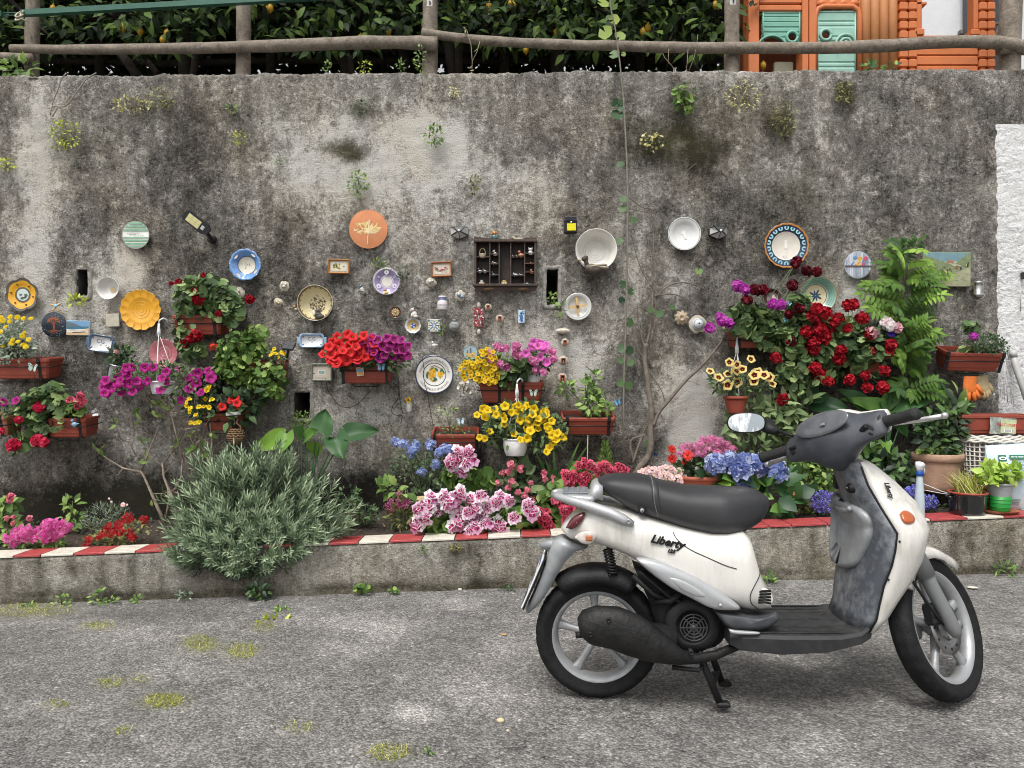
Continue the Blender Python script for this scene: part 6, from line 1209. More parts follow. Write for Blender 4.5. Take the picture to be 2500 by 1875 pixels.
for a in(('yellow green tuft of weeds high on the left of the wall',158,330,42,34,5.17,'lime',130,9),('dry straw coloured root tangle with a green sprig high on the wall',320,258,50,20,5.17,'straw',90,10,'blade'),('olive weed drooping beside the dry root tangle',392,240,34,26,5.17,'olive',90,9),('small green tuft above the terracotta leaf disc, left of two',568,264,16,10,5.17,'bright',40,7),('small tuft with yellow tips under the little green tuft',584,338,18,16,5.17,'lime',45,7),('tiny weed by the dark moss patch',683,390,10,10,5.17,'bright',26,6),('bushy weed hanging right above the terracotta leaf disc',873,450,24,32,5.16,'bright',120,9),('leafy tuft above the small crack in the wall centre',1060,330,22,26,5.16,'bright',90,10),('mossy tuft above the solar lamp left of the cabinet',1160,452,18,22,5.17,'olive',60,8),('dark green weed at the long horizontal crack',883,262,16,16,5.17,'dark',40,8),('reddish dry weed right of the horizontal crack',1108,225,14,10,5.17,'straw',30,8),('pale green clover like weed under the wall top right of the vine',1670,240,30,40,5.16,'bright',80,12,'round'),('faded yellow weed high on the wall right of the clover',1815,235,42,34,5.17,'straw',90,10),('dark dry moss clump below the orange playhouse',2062,225,24,26,5.16,'olive',130,8),('drooping mossy clump left of the dry moss clump',1915,290,30,46,5.16,'olive',150,8),('dry pale seed heads beside the hanging vine',1590,345,30,26,5.17,'straw',60,7,'round'),('yellow green weed at the left edge of the wall',15,402,22,14,5.17,'lime',40,11),('fern like tuft at the upper left of the purple plate',925,648,18,14,5.15,'bright',40,9,'blade'),('fern like tuft at the right of the purple plate',982,668,14,18,5.15,'dark',40,9,'blade'),('plant growing out of the left weep hole',186,732,24,10,5.17,'lime',36,14),('greenery growing in the weep hole beside the cabinet',1348,730,14,14,5.25,'bright',50,9),('little leaves left of the palm cross dish',1370,752,10,18,5.14,'bright',14,13),('fine mossy bush growing out of the weep hole behind the arum',735,1030,24,26,5.12,'bright',230,6),('tuft of leaves over the terrace edge at the far left',40,165,40,18,5.3,'bright',46,24),('thin weed growing beside the middle fence post',1025,145,14,32,5.28,'bright',40,10),('thin sprig standing on the wall top below the log rail',800,165,10,14,5.28,'bright',20,9),('small sprig under the lemon tree on the wall top',890,162,14,14,5.28,'lime',24,9),('sprig on the wall edge beside the dead stem',980,160,10,14,5.28,'bright',18,9),('small leaf tuft at the tile with blue flowers',1076,805,8,14,5.14,'bright',14,8),('leafy weed at the foot of the kerb below the red verbena',240,1460,20,24,4.45,'bright',40,12),('creeping weed at the left foot of the kerb',150,1470,22,18,4.45,'bright',40,11),('low weed patch where kerb and road meet at far left',75,1482,24,8,4.44,'bright',40,9),('small weed right of the creeping weed on the kerb foot',275,1468,14,8,4.44,'bright',26,10),('rounded weed at the kerb foot left of the rosemary',335,1466,16,10,4.44,'bright',30,10),('dark nettle below the draping rosemary',632,1448,26,16,4.42,'dark',60,18),('small leafed weed on the kerb foot right of the rosemary',455,1455,20,8,4.44,'grey',26,11),('round leafed weed at the kerb crack',885,1437,22,12,4.45,'bright',36,12,'round'),('tiny two leafed weed at the kerb foot',960,1442,14,7,4.45,'bright',20,9,'round'),('little mossy weed at the kerb foot under the pelargoniums',1240,1438,20,8,4.45,'dark',40,8),('weed hanging from a hole in the kerb face',1032,1340,8,8,4.46,'bright',18,7),('mossy plug in the dark kerb hole',1113,1336,14,8,4.46,'olive',40,7),('star shaped weed at the right foot of the kerb',2452,1392,24,14,4.45,'bright',26,20,'leaf','weed',.25),('weed at the kerb foot between scooter body and leg shield',1878,1412,14,16,4.45,'bright',30,14),('flat dandelion rosette growing in the road',668,1522,34,10,4.05,'lime',30,30,'leaf','weed',.3),('leafy weed trailing over the road crack under the rosemary',690,1490,16,12,4.2,'bright',40,9),('small sprout in the road near the picture bottom',1046,1833,10,5,2.5,'bright',14,10)):weed(*a)
F=thing('grass_tufts',P(500,1580,3.4),'thin yellow green grass and moss growing in the road cracks','grass');F['kind']='stuff';k=MB()
def on_road(px,py):
 y=3.
 for _ in range(12):x=(px-1250)/FPX*y;y=(CAM.z-road_z(x,y))*FPX/(py-937.5)
 return V(((px-1250)/FPX*y,y,road_z((px-1250)/FPX*y,y)))
for cx,cy,rx,ry,am in ROAD_MOSS:
 for x,y in pts_px([(cx,cy,rx,ry)],int(rx*ry*am*.42)):
  p=on_road(x,y);blade(k,p,V((U(-1,1),U(-1,1),U(.25,.9))),rdir(),U(.010,.028),.0028,0,U(0,1))
k.build('blades',tinted('#5a6a22','#9aa040','#d4cc80',.7,.3),F)
F=thing('leaf_litter',P(900,1290,4.8),'bits of dry bark and leaves on the soil','litter');F['kind']='stuff';k=MB()
for i in range(1300):
 x,y=U(-3.4,3.4),U(4.7,5.15);p=V((x,y,soil_z(x,y)+.004));leaf(k,p,V((U(-1,1),U(-1,1),U(-.1,.3))),V((0,0,1))+rdir()*.5,U(.012,.035),.01,0,U(0,1))
k.build('chips',tinted('#2a2018','#5c4a38','#a08c70',.9,.05),F)
F=thing('ground_cover',P(400,1300,4.9),'low green seedlings covering gaps in the flower bed','ground cover');F['kind']='stuff';k=MB()
for i in range(900):
 x,y=U(-3.5,3.4),U(4.72,5.18);
 if noise.noise((x*2.2,y*3,1))<.02:continue
 p=V((x,y,soil_z(x,y)+U(.0,.05)));leaf(k,p,V((U(-1,1),U(-1,.5),U(.1,.8))),V((0,-.4,1))+rdir()*.4,U(.02,.05),.016,0,U(0,1))
k.build('leaves',tinted('#22301c','#44582f','#7c8c4c',.6,.2),F)
# ================================================================ plates, tiles, frames and ornaments on the wall
YO=5.165
GL=lambda c,v=.06,r=.18,co=.6:mat(c,r,0,v,22,coat=co)
def plate(name,label,px,py,r,cols,prof=None,scal=None,tilt=2.,rot=0.,cat='plate',depth=.022,seg=48,dx=0):
 """cols: list of (outer radius share, colour); prof: list of (radius share, height share)"""
 F=thing(name,P(px,py,YO),label,cat);s=YO/FPX;Rm=r*s;M=onwall(px,py,YO,rot,tilt)
 prof=prof or[(0,.25),(.55,.25),(.62,.45),(.72,.62),(.97,.95),(1,1)]
 cuts=[c[0] for c in cols];pr=[]
 full=sorted(set([p[0] for p in prof]+[c for c in cuts if c<1]))
 for q in full:pr.append((q*Rm,depth*at_x(prof,q)))
 mi=[next((i for i,c in enumerate(cuts) if(pr[j][0]+pr[j+1][0])/2<=c*Rm+1e-6),len(cuts)-1) for j in range(len(pr)-1)]
 mi+=[len(cuts)-1]*3;pr+=[(Rm*1.0,depth-.004),(Rm*.7,-.004),(0,-.004)]
 n,amp=scal or(0,0)
 rf=(lambda a,q,z:1+amp*(abs(math.cos(n*a/2))-.6)*min(1,q/Rm)**3) if n else None
 k=MB();k.lathe(pr,seg if not n else 96,mi,M,rf);k.build('dish',[GL(c[1]) if isinstance(c[1],str) or isinstance(c[1],tuple) else c[1] for c in cols],F)
 k=MB();k.tube([P(px,py-r*.97,YO+.01),P(px,py-r*1.03,YO-.008),P(px,py-r*1.12,YO+.03)],.0016,4);k.build('wire_hook',IRON,F)
 return F,M,Rm
def motif(F,mats,fn,name='painted_pattern'):
 k=MB();fn(k);return k.build(name,mats,F)
def disc(k,x,y,r,z,m,M,n=18,sx=1.,sy=1.,rot=0.):
 c,s=math.cos(rot),math.sin(rot);k.prism([(x+(r*sx*math.cos(a)*c-r*sy*math.sin(a)*s),y+(r*sx*math.cos(a)*s+r*sy*math.sin(a)*c)) for a in[2*PI*i/n for i in range(n)]],.0008,m,M,z=z)
def stroke(k,pts,w,z,m,M):
 """a brush line of width w through 2d points"""
 for(x0,y0),(x1,y1) in zip(pts,pts[1:]):
  d=V((x1-x0,y1-y0));
  if d.length<1e-6:continue
  d.normalize();nx,ny=-d.y*w/2,d.x*w/2;ex,ey=d.x*w*.25,d.y*w*.25
  k.prism([(x0-nx-ex,y0-ny-ey),(x1-nx+ex,y1-ny+ey),(x1+nx+ex,y1+ny+ey),(x0+nx-ex,y0+ny-ey)],.0007,m,M,z=z)
ink=mat((.05,.05,.06),.5)
F,M,q=plate('wall_plate','yellow lobed plate with a grey scalloped rim and a cameo in its centre',57,720,40,[(.36,'#c4d0cc'),(.48,'#5c5a4c'),(.84,'#dca21c'),(1,'#55524a')],scal=(6,.13),rot=20)
motif(F,[mat('#5a6a62',.4),mat('#4a4418',.4)],lambda k:([disc(k,U(-.2,.2)*q,U(-.25,.1)*q,.05*q,.0075,0,M,8,2) for _ in range(7)],[disc(k,.66*q*math.cos(a+U(-.1,.1)),.66*q*math.sin(a),.05*q,.0155,1,M,7) for a in[PI*i/3+.5 for i in range(6)] for _ in range(2)]))
F,M,q=plate('wall_plate','white plate with green brush stripes and a handwritten line across the middle',333,574,34,[(1,'#e6e6e0')],prof=[(0,.5),(.9,.6),(1,.75)],depth=.016)
def f2(k):
 for y,w in((.82,.13),(.60,.15),(.36,.15),(-.2,.07),(-.40,.12),(-.64,.15),(-.84,.08)):
  h=math.sqrt(max(.01,.93-y*y));k.prism([(-h*q+U(0,.05)*q,(y-w/2)*q),(h*q,(y-w/2+U(-.03,.02))*q),(h*q*.97,(y+w/2)*q),(-h*q*.98,(y+w/2+U(-.02,.02))*q)],.0008,0,M,z=.0125)
 for y,x0,x1 in((.12,-.6,.3),(.02,-.45,.0),(-.08,-.1,.6)):
  x=x0
  while x<x1:stroke(k,[(x*q,y*q),((x+.04)*q,(y+U(-.03,.05))*q),((x+.07)*q,y*q)],.02*q,.0128,1,M);x+=U(.08,.13)
motif(F,[GL('#7ba888',.25),ink],f2)
F,M,q=plate('wall_plate','flat terracotta disc painted with a big autumn maple leaf',900,560,47,[(1,mat('#c9845a',.75,0,.12,12))],prof=[(0,.8),(.97,.8),(1,.7)],depth=.016)
def f3(k):
 for a,L,w in((90,.62,.3),(140,.72,.24),(45,.66,.14),(20,.72,.14),(165,.7,.18),(112,.5,.2),(66,.45,.2)):
  d=(math.cos(R(a)),math.sin(R(a)));n_=(-d[1],d[0])
  for i in range(34):
   t=U(.08,1);v=U(-1,1)*w*math.sin(PI*min(1,t*.92+.04))**.7;x,y=d[0]*L*t+n_[0]*v,-.18+d[1]*L*t+n_[1]*v
   disc(k,x*q,y*q,.05*q*U(.5,1.2),.0132+U(0,.0006),rnd.choice((0,0,1,1,2,3)),M,6,2.0,.6,R(a)+U(-.5,.5))
  stroke(k,[(0,-.18*q),(d[0]*L*.9*q,(-.18+d[1]*L*.9)*q)],.02*q,.0142,4,M)
 stroke(k,[(0,-.18*q),(-.04*q,-.5*q),(-.06*q,-.78*q)],.03*q,.0142,4,M)
motif(F,[mat('#d8b868',.6),mat('#e0cfa0',.6),mat('#b85a3c',.6),mat('#c8935c',.6),mat('#e8dcc0',.6)],f3)
BOWL=[(0,.12),(.5,.12),(.62,.3),(.86,.8),(1,1)]
F,M,q=plate('wall_plate','blue scalloped bowl with white cartouches and a crackled cream centre',604,648,38,[(.55,'#d8d2c2'),(.59,'#22304c'),(1,'#6c95cc')],prof=BOWL,scal=(12,.05),depth=.05,rot=-10)
def f4(k):
 for a in(60,150,245,335):
  c=(.78*q*math.cos(R(a)),.78*q*math.sin(R(a)));disc(k,*c,.19*q,.034,1,M@Matrix.Identity(4),14,1.0,.48,R(a+90));disc(k,*c,.165*q,.0352,0,M,14,1.0,.45,R(a+90))
 for i in range(10):disc(k,U(-.15,.2)*q,U(-.2,.15)*q,.035*q,.0068,2,M,6)
 for a in frange(0,6.28,16):disc(k,.97*q*math.cos(a+.3),.97*q*math.sin(a+.3),.04*q,.0475,0,M,6) if rnd.random()<.5 else None
motif(F,[GL('#e0d8c8'),ink,mat('#a09478',.5)],f4)
F,M,q=plate('wall_plate','plain small white bowl with a rusty spot in the middle',272,705,27,[(1,'#d2d0ca')],prof=[(0,.1),(.55,.1),(.8,.45),(.97,1),(1,1)],depth=.05)
motif(F,[mat('#c8a060',.5),mat('#b8a890',.5)],lambda k:(disc(k,.2*q,-.1*q,.28*q,.006,1,M),disc(k,.2*q,-.1*q,.12*q,.0072,0,M)))
F,M,q=plate('wall_plate','large mustard yellow plate with a fluted wavy rim',346,757,49,[(1,'#dda024')],prof=[(0,.3),(.58,.28),(.63,.5),(.68,.42),(.97,.9),(1,1)],scal=(14,.07))
motif(F,[GL('#c8881a'),GL('#e8b040')],lambda k:([stroke(k,[(.72*q*math.cos(a),.72*q*math.sin(a)),(.97*q*math.cos(a+.05),.97*q*math.sin(a+.05))],.025*q,.0195,0,M) for a in[2*PI*(i+.5)/14 for i in range(14)]],[k.lathe([(r_*q,.0066),((r_+.012)*q,.0078),((r_+.024)*q,.0066)],40,0,M) for r_ in(.12,.25,.4)]))
F,M,q=plate('wall_plate','dusty pink ribbed plate behind the white pot hanger',402,862,34,[(1,'#b87078')],scal=(14,.05))
motif(F,[GL('#9c5560'),GL('#c88a90')],lambda k:[k.lathe([(r_*q,.0062),((r_+.015)*q,.0075),((r_+.03)*q,.0062)],40,i%2,M) for i,r_ in enumerate((.1,.2,.3,.42,.52))])
F,M,q=plate('wall_plate','deep cream bowl patterned with a brown tree',775,741,43,[(.9,'#d8cca0'),(.98,'#6a5a40'),(1,'#d8d0b4')],prof=[(0,.08),(.6,.08),(.8,.35),(.95,.95),(1,1)],depth=.07)
def f8(k):
 for i in range(120):
  a,r_=U(0,6.28),.46*math.sqrt(U(0,1));disc(k,(r_*math.cos(a)+.03)*q,(r_*math.sin(a)-.02)*q,.035*q*U(.6,1.3),.0072,rnd.choice((0,0,1)),M,6)
 for i in range(36):
  a=2*PI*i/36;disc(k,.88*q*math.cos(a),.88*q*math.sin(a),.05*q,.047,0,M,6) if i%2 else None
motif(F,[mat('#5c4a38',.5),mat('#8a7858',.5)],f8)
F=thing('bust_figurine',P(780,770,5.12),'small grey and white bust standing in the lower edge of the cream bowl','figurine');k=MB();M=onwall(780,766,5.11)
k.blob((0,-.02,.0),(.035,.022,.02),0,M);k.blob((-.012,-.005,.0),(.03,.02,.02),0,M);k.build('body',mat('#4a4640',.5,0,.3,60),F);k=MB();k.blob((-.006,.026,.006),(.015,.018,.016),0,M);k.blob((-.02,.022,.018),(.012,.005,.006),0,M);k.build('head',mat('#6e685e',.5),F);k=MB();k.blob((-.035,.004,.005),(.014,.026,.012),0,M);k.build('wing',mat('#d8d4c8',.5),F)
F,M,q=plate('wall_plate','lilac plate with white medallions and a dotted purple border',945,688,33,[(.38,'#dcd8d0'),(.41,'#6a5a80'),(.48,'#d0c8d8'),(.9,'#9486ac'),(1,'#d4d0dc')],prof=BOWL,depth=.03)
def f9(k):
 for a in(90,210,330):disc(k,.68*q*math.cos(R(a)),.68*q*math.sin(R(a)),.17*q,.0205,0,M,12);disc(k,.68*q*math.cos(R(a)),.68*q*math.sin(R(a)),.07*q,.0215,1,M,8)
 for i in range(44):a=2*PI*i/44;disc(k,.955*q*math.cos(a),.955*q*math.sin(a),.028*q,.0285,2,M,6)
 for a in(150,270,30):disc(k,.68*q*math.cos(R(a)),.68*q*math.sin(R(a)),.12*q,.0205,3,M,8,1,.5,R(a))
motif(F,[GL('#e0dce4'),GL('#8878a0'),GL('#2a2238'),GL('#88a4a8')],f9)
def critter(name,label,cat,px,py,h,Y,col,kind='bird',c2=None,rot=0,c3=None):
 """small glazed figurine: body, head and what its kind carries; h is its height in pixels"""
 s=h*Y/FPX;F=thing(name,P(px,py+h/2,Y),label,cat);M=onwall(px,py,Y,rot)@Matrix.Scale(s,4);m1=GL(col,.12);m2=GL(c2 or col,.1);m3=GL(c3 or '#2a2a2a')
 k=MB();k2=MB();k3=MB()
 if kind=='bird':
  k.blob((0,-.18,0),(.36,.28,.25),0,M);k.blob((.34,-.10,0),(.2,.08,.08),0,M);k2 .blob((-.22,.22,.02),(.19,.2,.18),0,M);k3 .blob((-.42,.2,.02),(.1,.05,.05),0,M,6,4);k.blob((0,-.44,0),(.16,.06,.14),0,M,8,4)
 elif kind=='cat':
  k.blob((0,-.2,0),(.3,.32,.26),0,M);k.blob((-.14,-.4,.14),(.09,.1,.12),0,M);k.blob((.14,-.4,.14),(.09,.1,.12),0,M);k.blob((.3,-.3,0),(.1,.2,.1),0,M);k2 .blob((0,.2,.04),(.27,.22,.22),0,M)
  for sg in(-1,1):k2 .prism([(sg*.08,.32),(sg*.27,.3),(sg*.23,.52)],.1,0,M);k3 .blob((sg*.1,.24,.24),.035,0,M,6,4)
 elif kind=='animal':
  k.blob((.02,-.05,0),(.42,.24,.22),0,M)
  for x in(-.25,.28):
   for z in(-.1,.1):k.tube([M@V((x,-.1,z)),M@V((x,-.48,z))],[.09*s,.075*s],6)
  k2 .blob((-.42,.18,.02),(.2,.2,.17),0,M);k2 .blob((-.58,.1,.02),(.12,.09,.09),0,M);k2 .prism([(-.44,.3),(-.34,.3),(-.37,.46)],.06,0,M);k3 .blob((-.5,.22,.16),.03,0,M,6,4);k.tube([M@V((.42,.02,0)),M@V((.55,.15,0))],.04*s,5)
 elif kind=='sit':
  k.blob((.05,-.2,0),(.3,.34,.25),0,M);k.blob((.2,-.38,.05),(.26,.14,.24),0,M);k2 .blob((-.12,.24,.05),(.2,.2,.19),0,M);k2 .blob((-.28,.18,.08),(.12,.09,.1),0,M);k2 .prism([(-.1,.38),(.02,.36),(.02,.54)],.06,0,M);k.tube([M@V((-.16,-.1,.1)),M@V((-.2,-.46,.12))],.08*s,6);k3 .blob((-.2,.28,.2),.03,0,M,6,4)
 elif kind=='owl':
  k.blob((0,-.12,0),(.3,.38,.25),0,M);k2 .blob((0,.3,.03),(.27,.22,.22),0,M)
  for sg in(-1,1):k3 .lathe([(0,.03),(.06,.03),(.11,0)],10,0,M@Matrix.Translation((sg*.11,.32,.22)));k2 .prism([(sg*.08,.44),(sg*.24,.42),(sg*.22,.56)],.08,0,M);k.blob((sg*.24,-.1,.08),(.1,.28,.18),0,M)
  k3 .blob((0,-.47,.06),(.22,.06,.14),0,M)
 for kk,nm,mm in((k,'body',m1),(k2,'head',m2),(k3,'detail',m3)):
  if kk.v:kk.build({'detail':'beak' if kind in('bird',) else 'eyes'}.get(nm,nm),mm,F)
 return F
critter('chick_figurine','tiny yellow chick perched on the rim of the purple plate','figurine',943,712,15,5.11,'#d8b848','bird','#b86a3c')
F,M,q=plate('shell_dish','small brown dish holding a star of cone shells',967,763,14,[(1,'#6a4438')],prof=[(0,.1),(.7,.15),(.95,1),(1,1)],depth=.04,cat='dish')
k=MB()
for i in range(12):a=2*PI*i/12;k.blob((.5*q*math.cos(a),.5*q*math.sin(a),.03),(.34*q,.13*q,.12*q),0,M,8,5,.5,Matrix.Rotation(a,3,'Z'))
k.blob((0,0,.035),.2*q,0,M);k.build('shells',mat('#c0aa80',.6,0,.25,60),F)
F,M,q=plate('wall_plate','small fluted plate with ochre ring and blue centre under a white figurine',1009,795,19,[(.36,'#5878b8'),(.72,'#c8a868'),(.8,'#a8b4c0'),(1,'#d0d2d0')],scal=(10,.06),depth=.02)
motif(F,[GL('#2a4a98'),GL('#dcd8cc')],lambda k:[disc(k,.2*q*math.cos(a),.2*q*math.sin(a),.11*q,.0075,i%2,M,8) for i,a in enumerate([2*PI*j/6 for j in range(6)])])
F,M,q=plate('wall_plate','white plate with a thin grey rim line and a torn white label in its centre',1669,572,40,[(.93,'#d9dad8'),(.96,'#6a6c70'),(1,'#dcdcda')],prof=[(0,.2),(.62,.2),(.68,.5),(.97,.85),(1,.9)],depth=.03)
motif(F,[mat('#e6e6e2',.8)],lambda k:(k.prism([(-.18*q,.02*q),(-.05*q,.2*q),(.12*q,.12*q),(.02*q,-.02*q)],.002,0,M,z=.0065),k.prism([(-.05*q,.0*q),(.1*q,.05*q),(.2*q,-.3*q),(.05*q,-.3*q)],.002,0,M,z=.0066)),'paper_label')
F,M,q=plate('wall_plate','largest plate with a navy border of turquoise roundels and an orange wavy edge',1917,601,54,[(.64,'#d6d0c4'),(.69,'#1e3050'),(.93,'#1a2c48'),(1,'#b8782c')],scal=(18,.035),depth=.03)
def f20(k):
 for i in range(18):
  a=2*PI*(i+.5)/18;x,y=.81*q*math.cos(a),.81*q*math.sin(a);disc(k,x,y,.108*q,.0235,0,M,14);disc(k,x,y,.07*q,.0245,1,M,8,1,.6,a);disc(k,x*1.02,y*1.02,.03*q,.0256,2,M,6)
motif(F,[GL('#98c8d0'),GL('#2a6a94'),GL('#1c3048')],f20)
motif(F,[mat('#e2ded6',.8)],lambda k:(k.prism([(-.06*q,-.12*q),(.08*q,-.12*q),(.06*q,.26*q),(-.05*q,.26*q)],.002,0,M,z=.008),k.prism([(-.12*q,-.42*q),(.05*q,-.38*q),(.12*q,-.62*q),(.02*q,-.7*q)],.002,0,M,z=.0085)),'paper_label')
F,M,q=plate('wall_plate','sea green patterned bowl with a dark leaf star in its cream centre',1990,722,45,[(.58,'#d2c4a0'),(.61,'#34504c'),(.65,'#c4c0a4'),(.96,'#86aa9c'),(1,'#8a7858')],prof=[(0,.1),(.58,.1),(.66,.2),(.95,.92),(1,1)],depth=.06)
def f21(k):
 for i in range(8):
  a=2*PI*i/8+.3;L=.33 if i%2 else.27;disc(k,L*.6*q*math.cos(a),L*.6*q*math.sin(a),L*.55*q,.0072,0,M,8,1,.3,a)
 for r_,n_ in((.72,40),(.80,44),(.88,48)):
  for i in range(n_):a=2*PI*(i+r_*9)/n_;disc(k,r_*q*math.cos(a),r_*q*math.sin(a),.022*q,.06*at_x([(.65,.2),(.95,.92)],r_)+.0012,1,M,6)
 for i in range(30):a=U(0,6.28);r_=U(.35,.54);disc(k,r_*q*math.cos(a),r_*q*math.sin(a),.016*q,.0072,2,M,5)
motif(F,[GL('#24425c'),GL('#2e5a54'),mat('#a8904c',.4)],f21)
F,M,q=plate('wall_plate','round plaque painted with three little birds on a branch before grey boards',2093,647,33,[(1,'#a8b0bc')],prof=[(0,.8),(.97,.8),(1,.7)],depth=.014,tilt=1)
def f22(k):
 for i in range(13):
  x=-.85+1.7*i/12;h=math.sqrt(max(.02,.86-x*x));k.prism([((x-.055)*q,-h*q),((x+.055)*q,-h*q),((x+.05)*q,h*q),((x-.05)*q,h*q)],.0006,rnd.choice((4,5,6)),M,z=.0114)
 for i in range(40):a,r_=U(0,6.28),.85*math.sqrt(U(0,1));disc(k,r_*math.cos(a)*q,r_*math.sin(a)*q,.04*q,.0122,rnd.choice((4,5,6)),M,6,.6,1.6)
 for x,y,c,c2 in((-.32,.22,0,4),(.06,.2,1,7),(.48,.22,2,0)):
  disc(k,x*q,y*q,.27*q,.0132,c2,M,16,.75,1.15,-.5);disc(k,(x+.07)*q,(y+.26)*q,.15*q,.0142,c,M,12);disc(k,(x-.14)*q,(y-.2)*q,.15*q,.0144,c,M,10,.5,1.3,-.6);k.prism([((x+.18)*q,(y+.27)*q),((x+.30)*q,(y+.33)*q),((x+.19)*q,(y+.22)*q)],.0008,3,M,z=.0144)
  for _ in range(6):disc(k,(x+U(-.12,.12))*q,(y+U(-.2,.1))*q,.035*q,.0146,rnd.choice((1,2,0)),M,6)
 k.prism([(-.97*q,-.16*q),(.97*q,-.14*q),(.97*q,-.06*q),(-.97*q,-.05*q)],.001,3,M,z=.0150)
motif(F,[mat('#5c86b4',.5),mat('#d8a02c',.5),mat('#c8506a',.5),mat('#5c4c48',.5),mat('#c4cad4',.6),mat('#8894a4',.6),mat('#a4a8b4',.6),mat('#e0c890',.5)],f22)
F,M,q=plate('wall_plate','brown rimmed round picture of a face half hidden behind the magenta geranium',1884,727,21,[(.66,'#b8a8b0'),(1,mat('#4a3028',.5))],prof=[(0,.5),(.66,.5),(.7,1),(1,.7)],cat='picture')
motif(F,[mat('#d8c0b8',.6),mat('#7a6078',.6),mat('#5a6a54',.6)],lambda k:[disc(k,U(-.4,.4)*q,U(-.4,.4)*q,.16*q,.012+i*.0001,i%3,M,8) for i in range(16)])
F,M,q=plate('wall_plate','big white plate with a bunch of lemons and lettering round its rim',1061,914,47,[(.93,'#dcdad4'),(1,'#3c4660')],prof=[(0,.35),(.62,.35),(.7,.55),(.95,.9),(1,1)],depth=.022)
def f27(k):
 k.lathe([(.57*q,.0082),(.58*q,.0092),(.595*q,.0092),(.605*q,.0082)],48,0,M)
 lettering(k,'TOUR TENNIS AMALFI 2017/18',.135*q*1.15,M@Matrix.Translation((0,0,.0195)),0,0,0,(.74*q,1));lettering(k,'I SOCI DELLO SPORTING',.135*q*1.15,M@Matrix.Translation((0,0,.0195)),0,0,0,(.78*q,-1))
 for i in range(60):a,r_=U(0,6.28),math.sqrt(U(0,1));x,y=-.1+.2*r_*math.cos(a),.0+.34*r_*math.sin(a);disc(k,x*q,y*q,.055*q,.0094+U(0,.0012),rnd.choice((1,1,2)),M,8)
 disc(k,.3*q,.02*q,.15*q,.0098,1,M,14,1,1.1);disc(k,.29*q,-.14*q,.05*q,.0098,1,M,8);disc(k,.34*q,.06*q,.06*q,.0108,2,M,8)
 for x,y,a in((-.1,.3,.4),(.1,.26,2.5),(.36,.22,.9),(.0,-.3,.2),(-.38,-.1,1.8),(-.36,.05,1.2),(.05,-.22,2.6),(.46,.14,2.)):disc(k,x*q,y*q,.11*q,.0102,3,M,10,1,.5,a)
 stroke(k,[(-.2*q,.38*q),(0,.46*q),(.2*q,.38*q),(.36*q,.3*q)],.03*q,.0112,4,M)
motif(F,[mat((.03,.035,.06),.4),GL('#dcb02c',.2),GL('#c8901c',.2),GL('#3c6a3c',.25),mat('#7a4a28',.5)],f27)
F,M,q=plate('wall_plate','small souvenir plate showing a tower above golden houses behind the yellow petunias',1149,861,17,[(1,'#9cb4bc')],prof=[(0,.5),(.95,.7),(1,.7)],depth=.02)
def f28(k):
 k.prism([(-.6*q,-.7*q),(.6*q,-.7*q),(.85*q,-.2*q),(.6*q,.05*q),(-.7*q,.0*q),(-.85*q,-.3*q)],.001,0,M,z=.0125);k.prism([(-.1*q,-.1*q),(.12*q,-.1*q),(.12*q,.6*q),(0,.75*q),(-.1*q,.6*q)],.001,1,M,z=.0127);k.prism([(-.55*q,-.1*q),(-.35*q,-.1*q),(-.4*q,.35*q),(-.5*q,.35*q)],.001,1,M,z=.0127)
 for i in range(12):disc(k,U(-.6,.6)*q,U(-.6,-.05)*q,.08*q,.0137,rnd.choice((1,2)),M,4)
motif(F,[mat('#c0a060',.5),mat('#5c6068',.5),mat('#e0d0a0',.5)],f28)
F,M,q=plate('wall_bowl','large deep white bowl with an uneven edge holding a duck',1452,614,50,[(1,'#d6d3cb')],prof=[(0,.06),(.55,.06),(.75,.25),(.95,.95),(1,1)],depth=.10,scal=(9,.012),cat='bowl')
motif(F,[mat('#b8b4ac',.5)],lambda k:[k.lathe([(r_*q,.0065),((r_+.01)*q,.0078),((r_+.02)*q,.0065)],48,0,M) for r_ in(.2,.32,.45,.54)])
F=thing('duck_figurine',P(1453,660,5.08),'brown duck figurine sitting in the bottom of the white bowl','figurine');M=onwall(1453,655,5.09);s=5.09/FPX;m1=mat('#5c5348',.6,0,.5,70);k=MB()
k.loft([[M@V(((x*s),(y+h*math.sin(a))*s,.03+w_*s*math.cos(a))) for a in[2*PI*i/12 for i in range(12)]] for x,y,h,w_ in((-27,2,1,1),(-24,0,8,7),(-12,-2,12,11),(4,-3,11,11),(16,-2,7,8),(24,2,4,5),(29,4,1,1))],0);k.build('body',m1,F)
k=MB();k.loft([[M@V((x*s+d*s*math.cos(a),(y+d*.6*math.sin(a))*s,.03+d*s*math.sin(a)*.8)) for a in[2*PI*i/10 for i in range(10)]] for x,y,d in((-20,2,7),(-22,10,5.5),(-24,16,5.5),(-25,21,7),(-24,25,6),(-22,27,2))],0);k.blob((-27*s,21*s,.03),(8*s,6.5*s,6*s),0,M);k.build('head',mat('#3c342c',.6,0,.3,60),F)
k=MB();k.blob((-38*s,19*s,.03),(7*s,2*s,3.5*s),0,M);k.build('bill',mat('#b8a888',.5),F);k=MB();k.blob((6*s,4*s,.045),(22*s,4.5*s,9*s),0,M,12,6,.5,Matrix.Rotation(.12,3,'Z'));k.blob((14*s,0*s,.05),(18*s,4*s,6*s),0,M,12,6,.5,Matrix.Rotation(-.1,3,'Z'));k.build('wing',mat('#a09684',.6,0,.4,80),F)
F,M,q=plate('wall_plate','white double rimmed dish holding a palm leaf cross',1410,749,33,[(1,'#d8d8d4')],prof=[(0,.15),(.72,.15),(.80,.8),(.86,.55),(.95,1),(1,.9)],depth=.035)
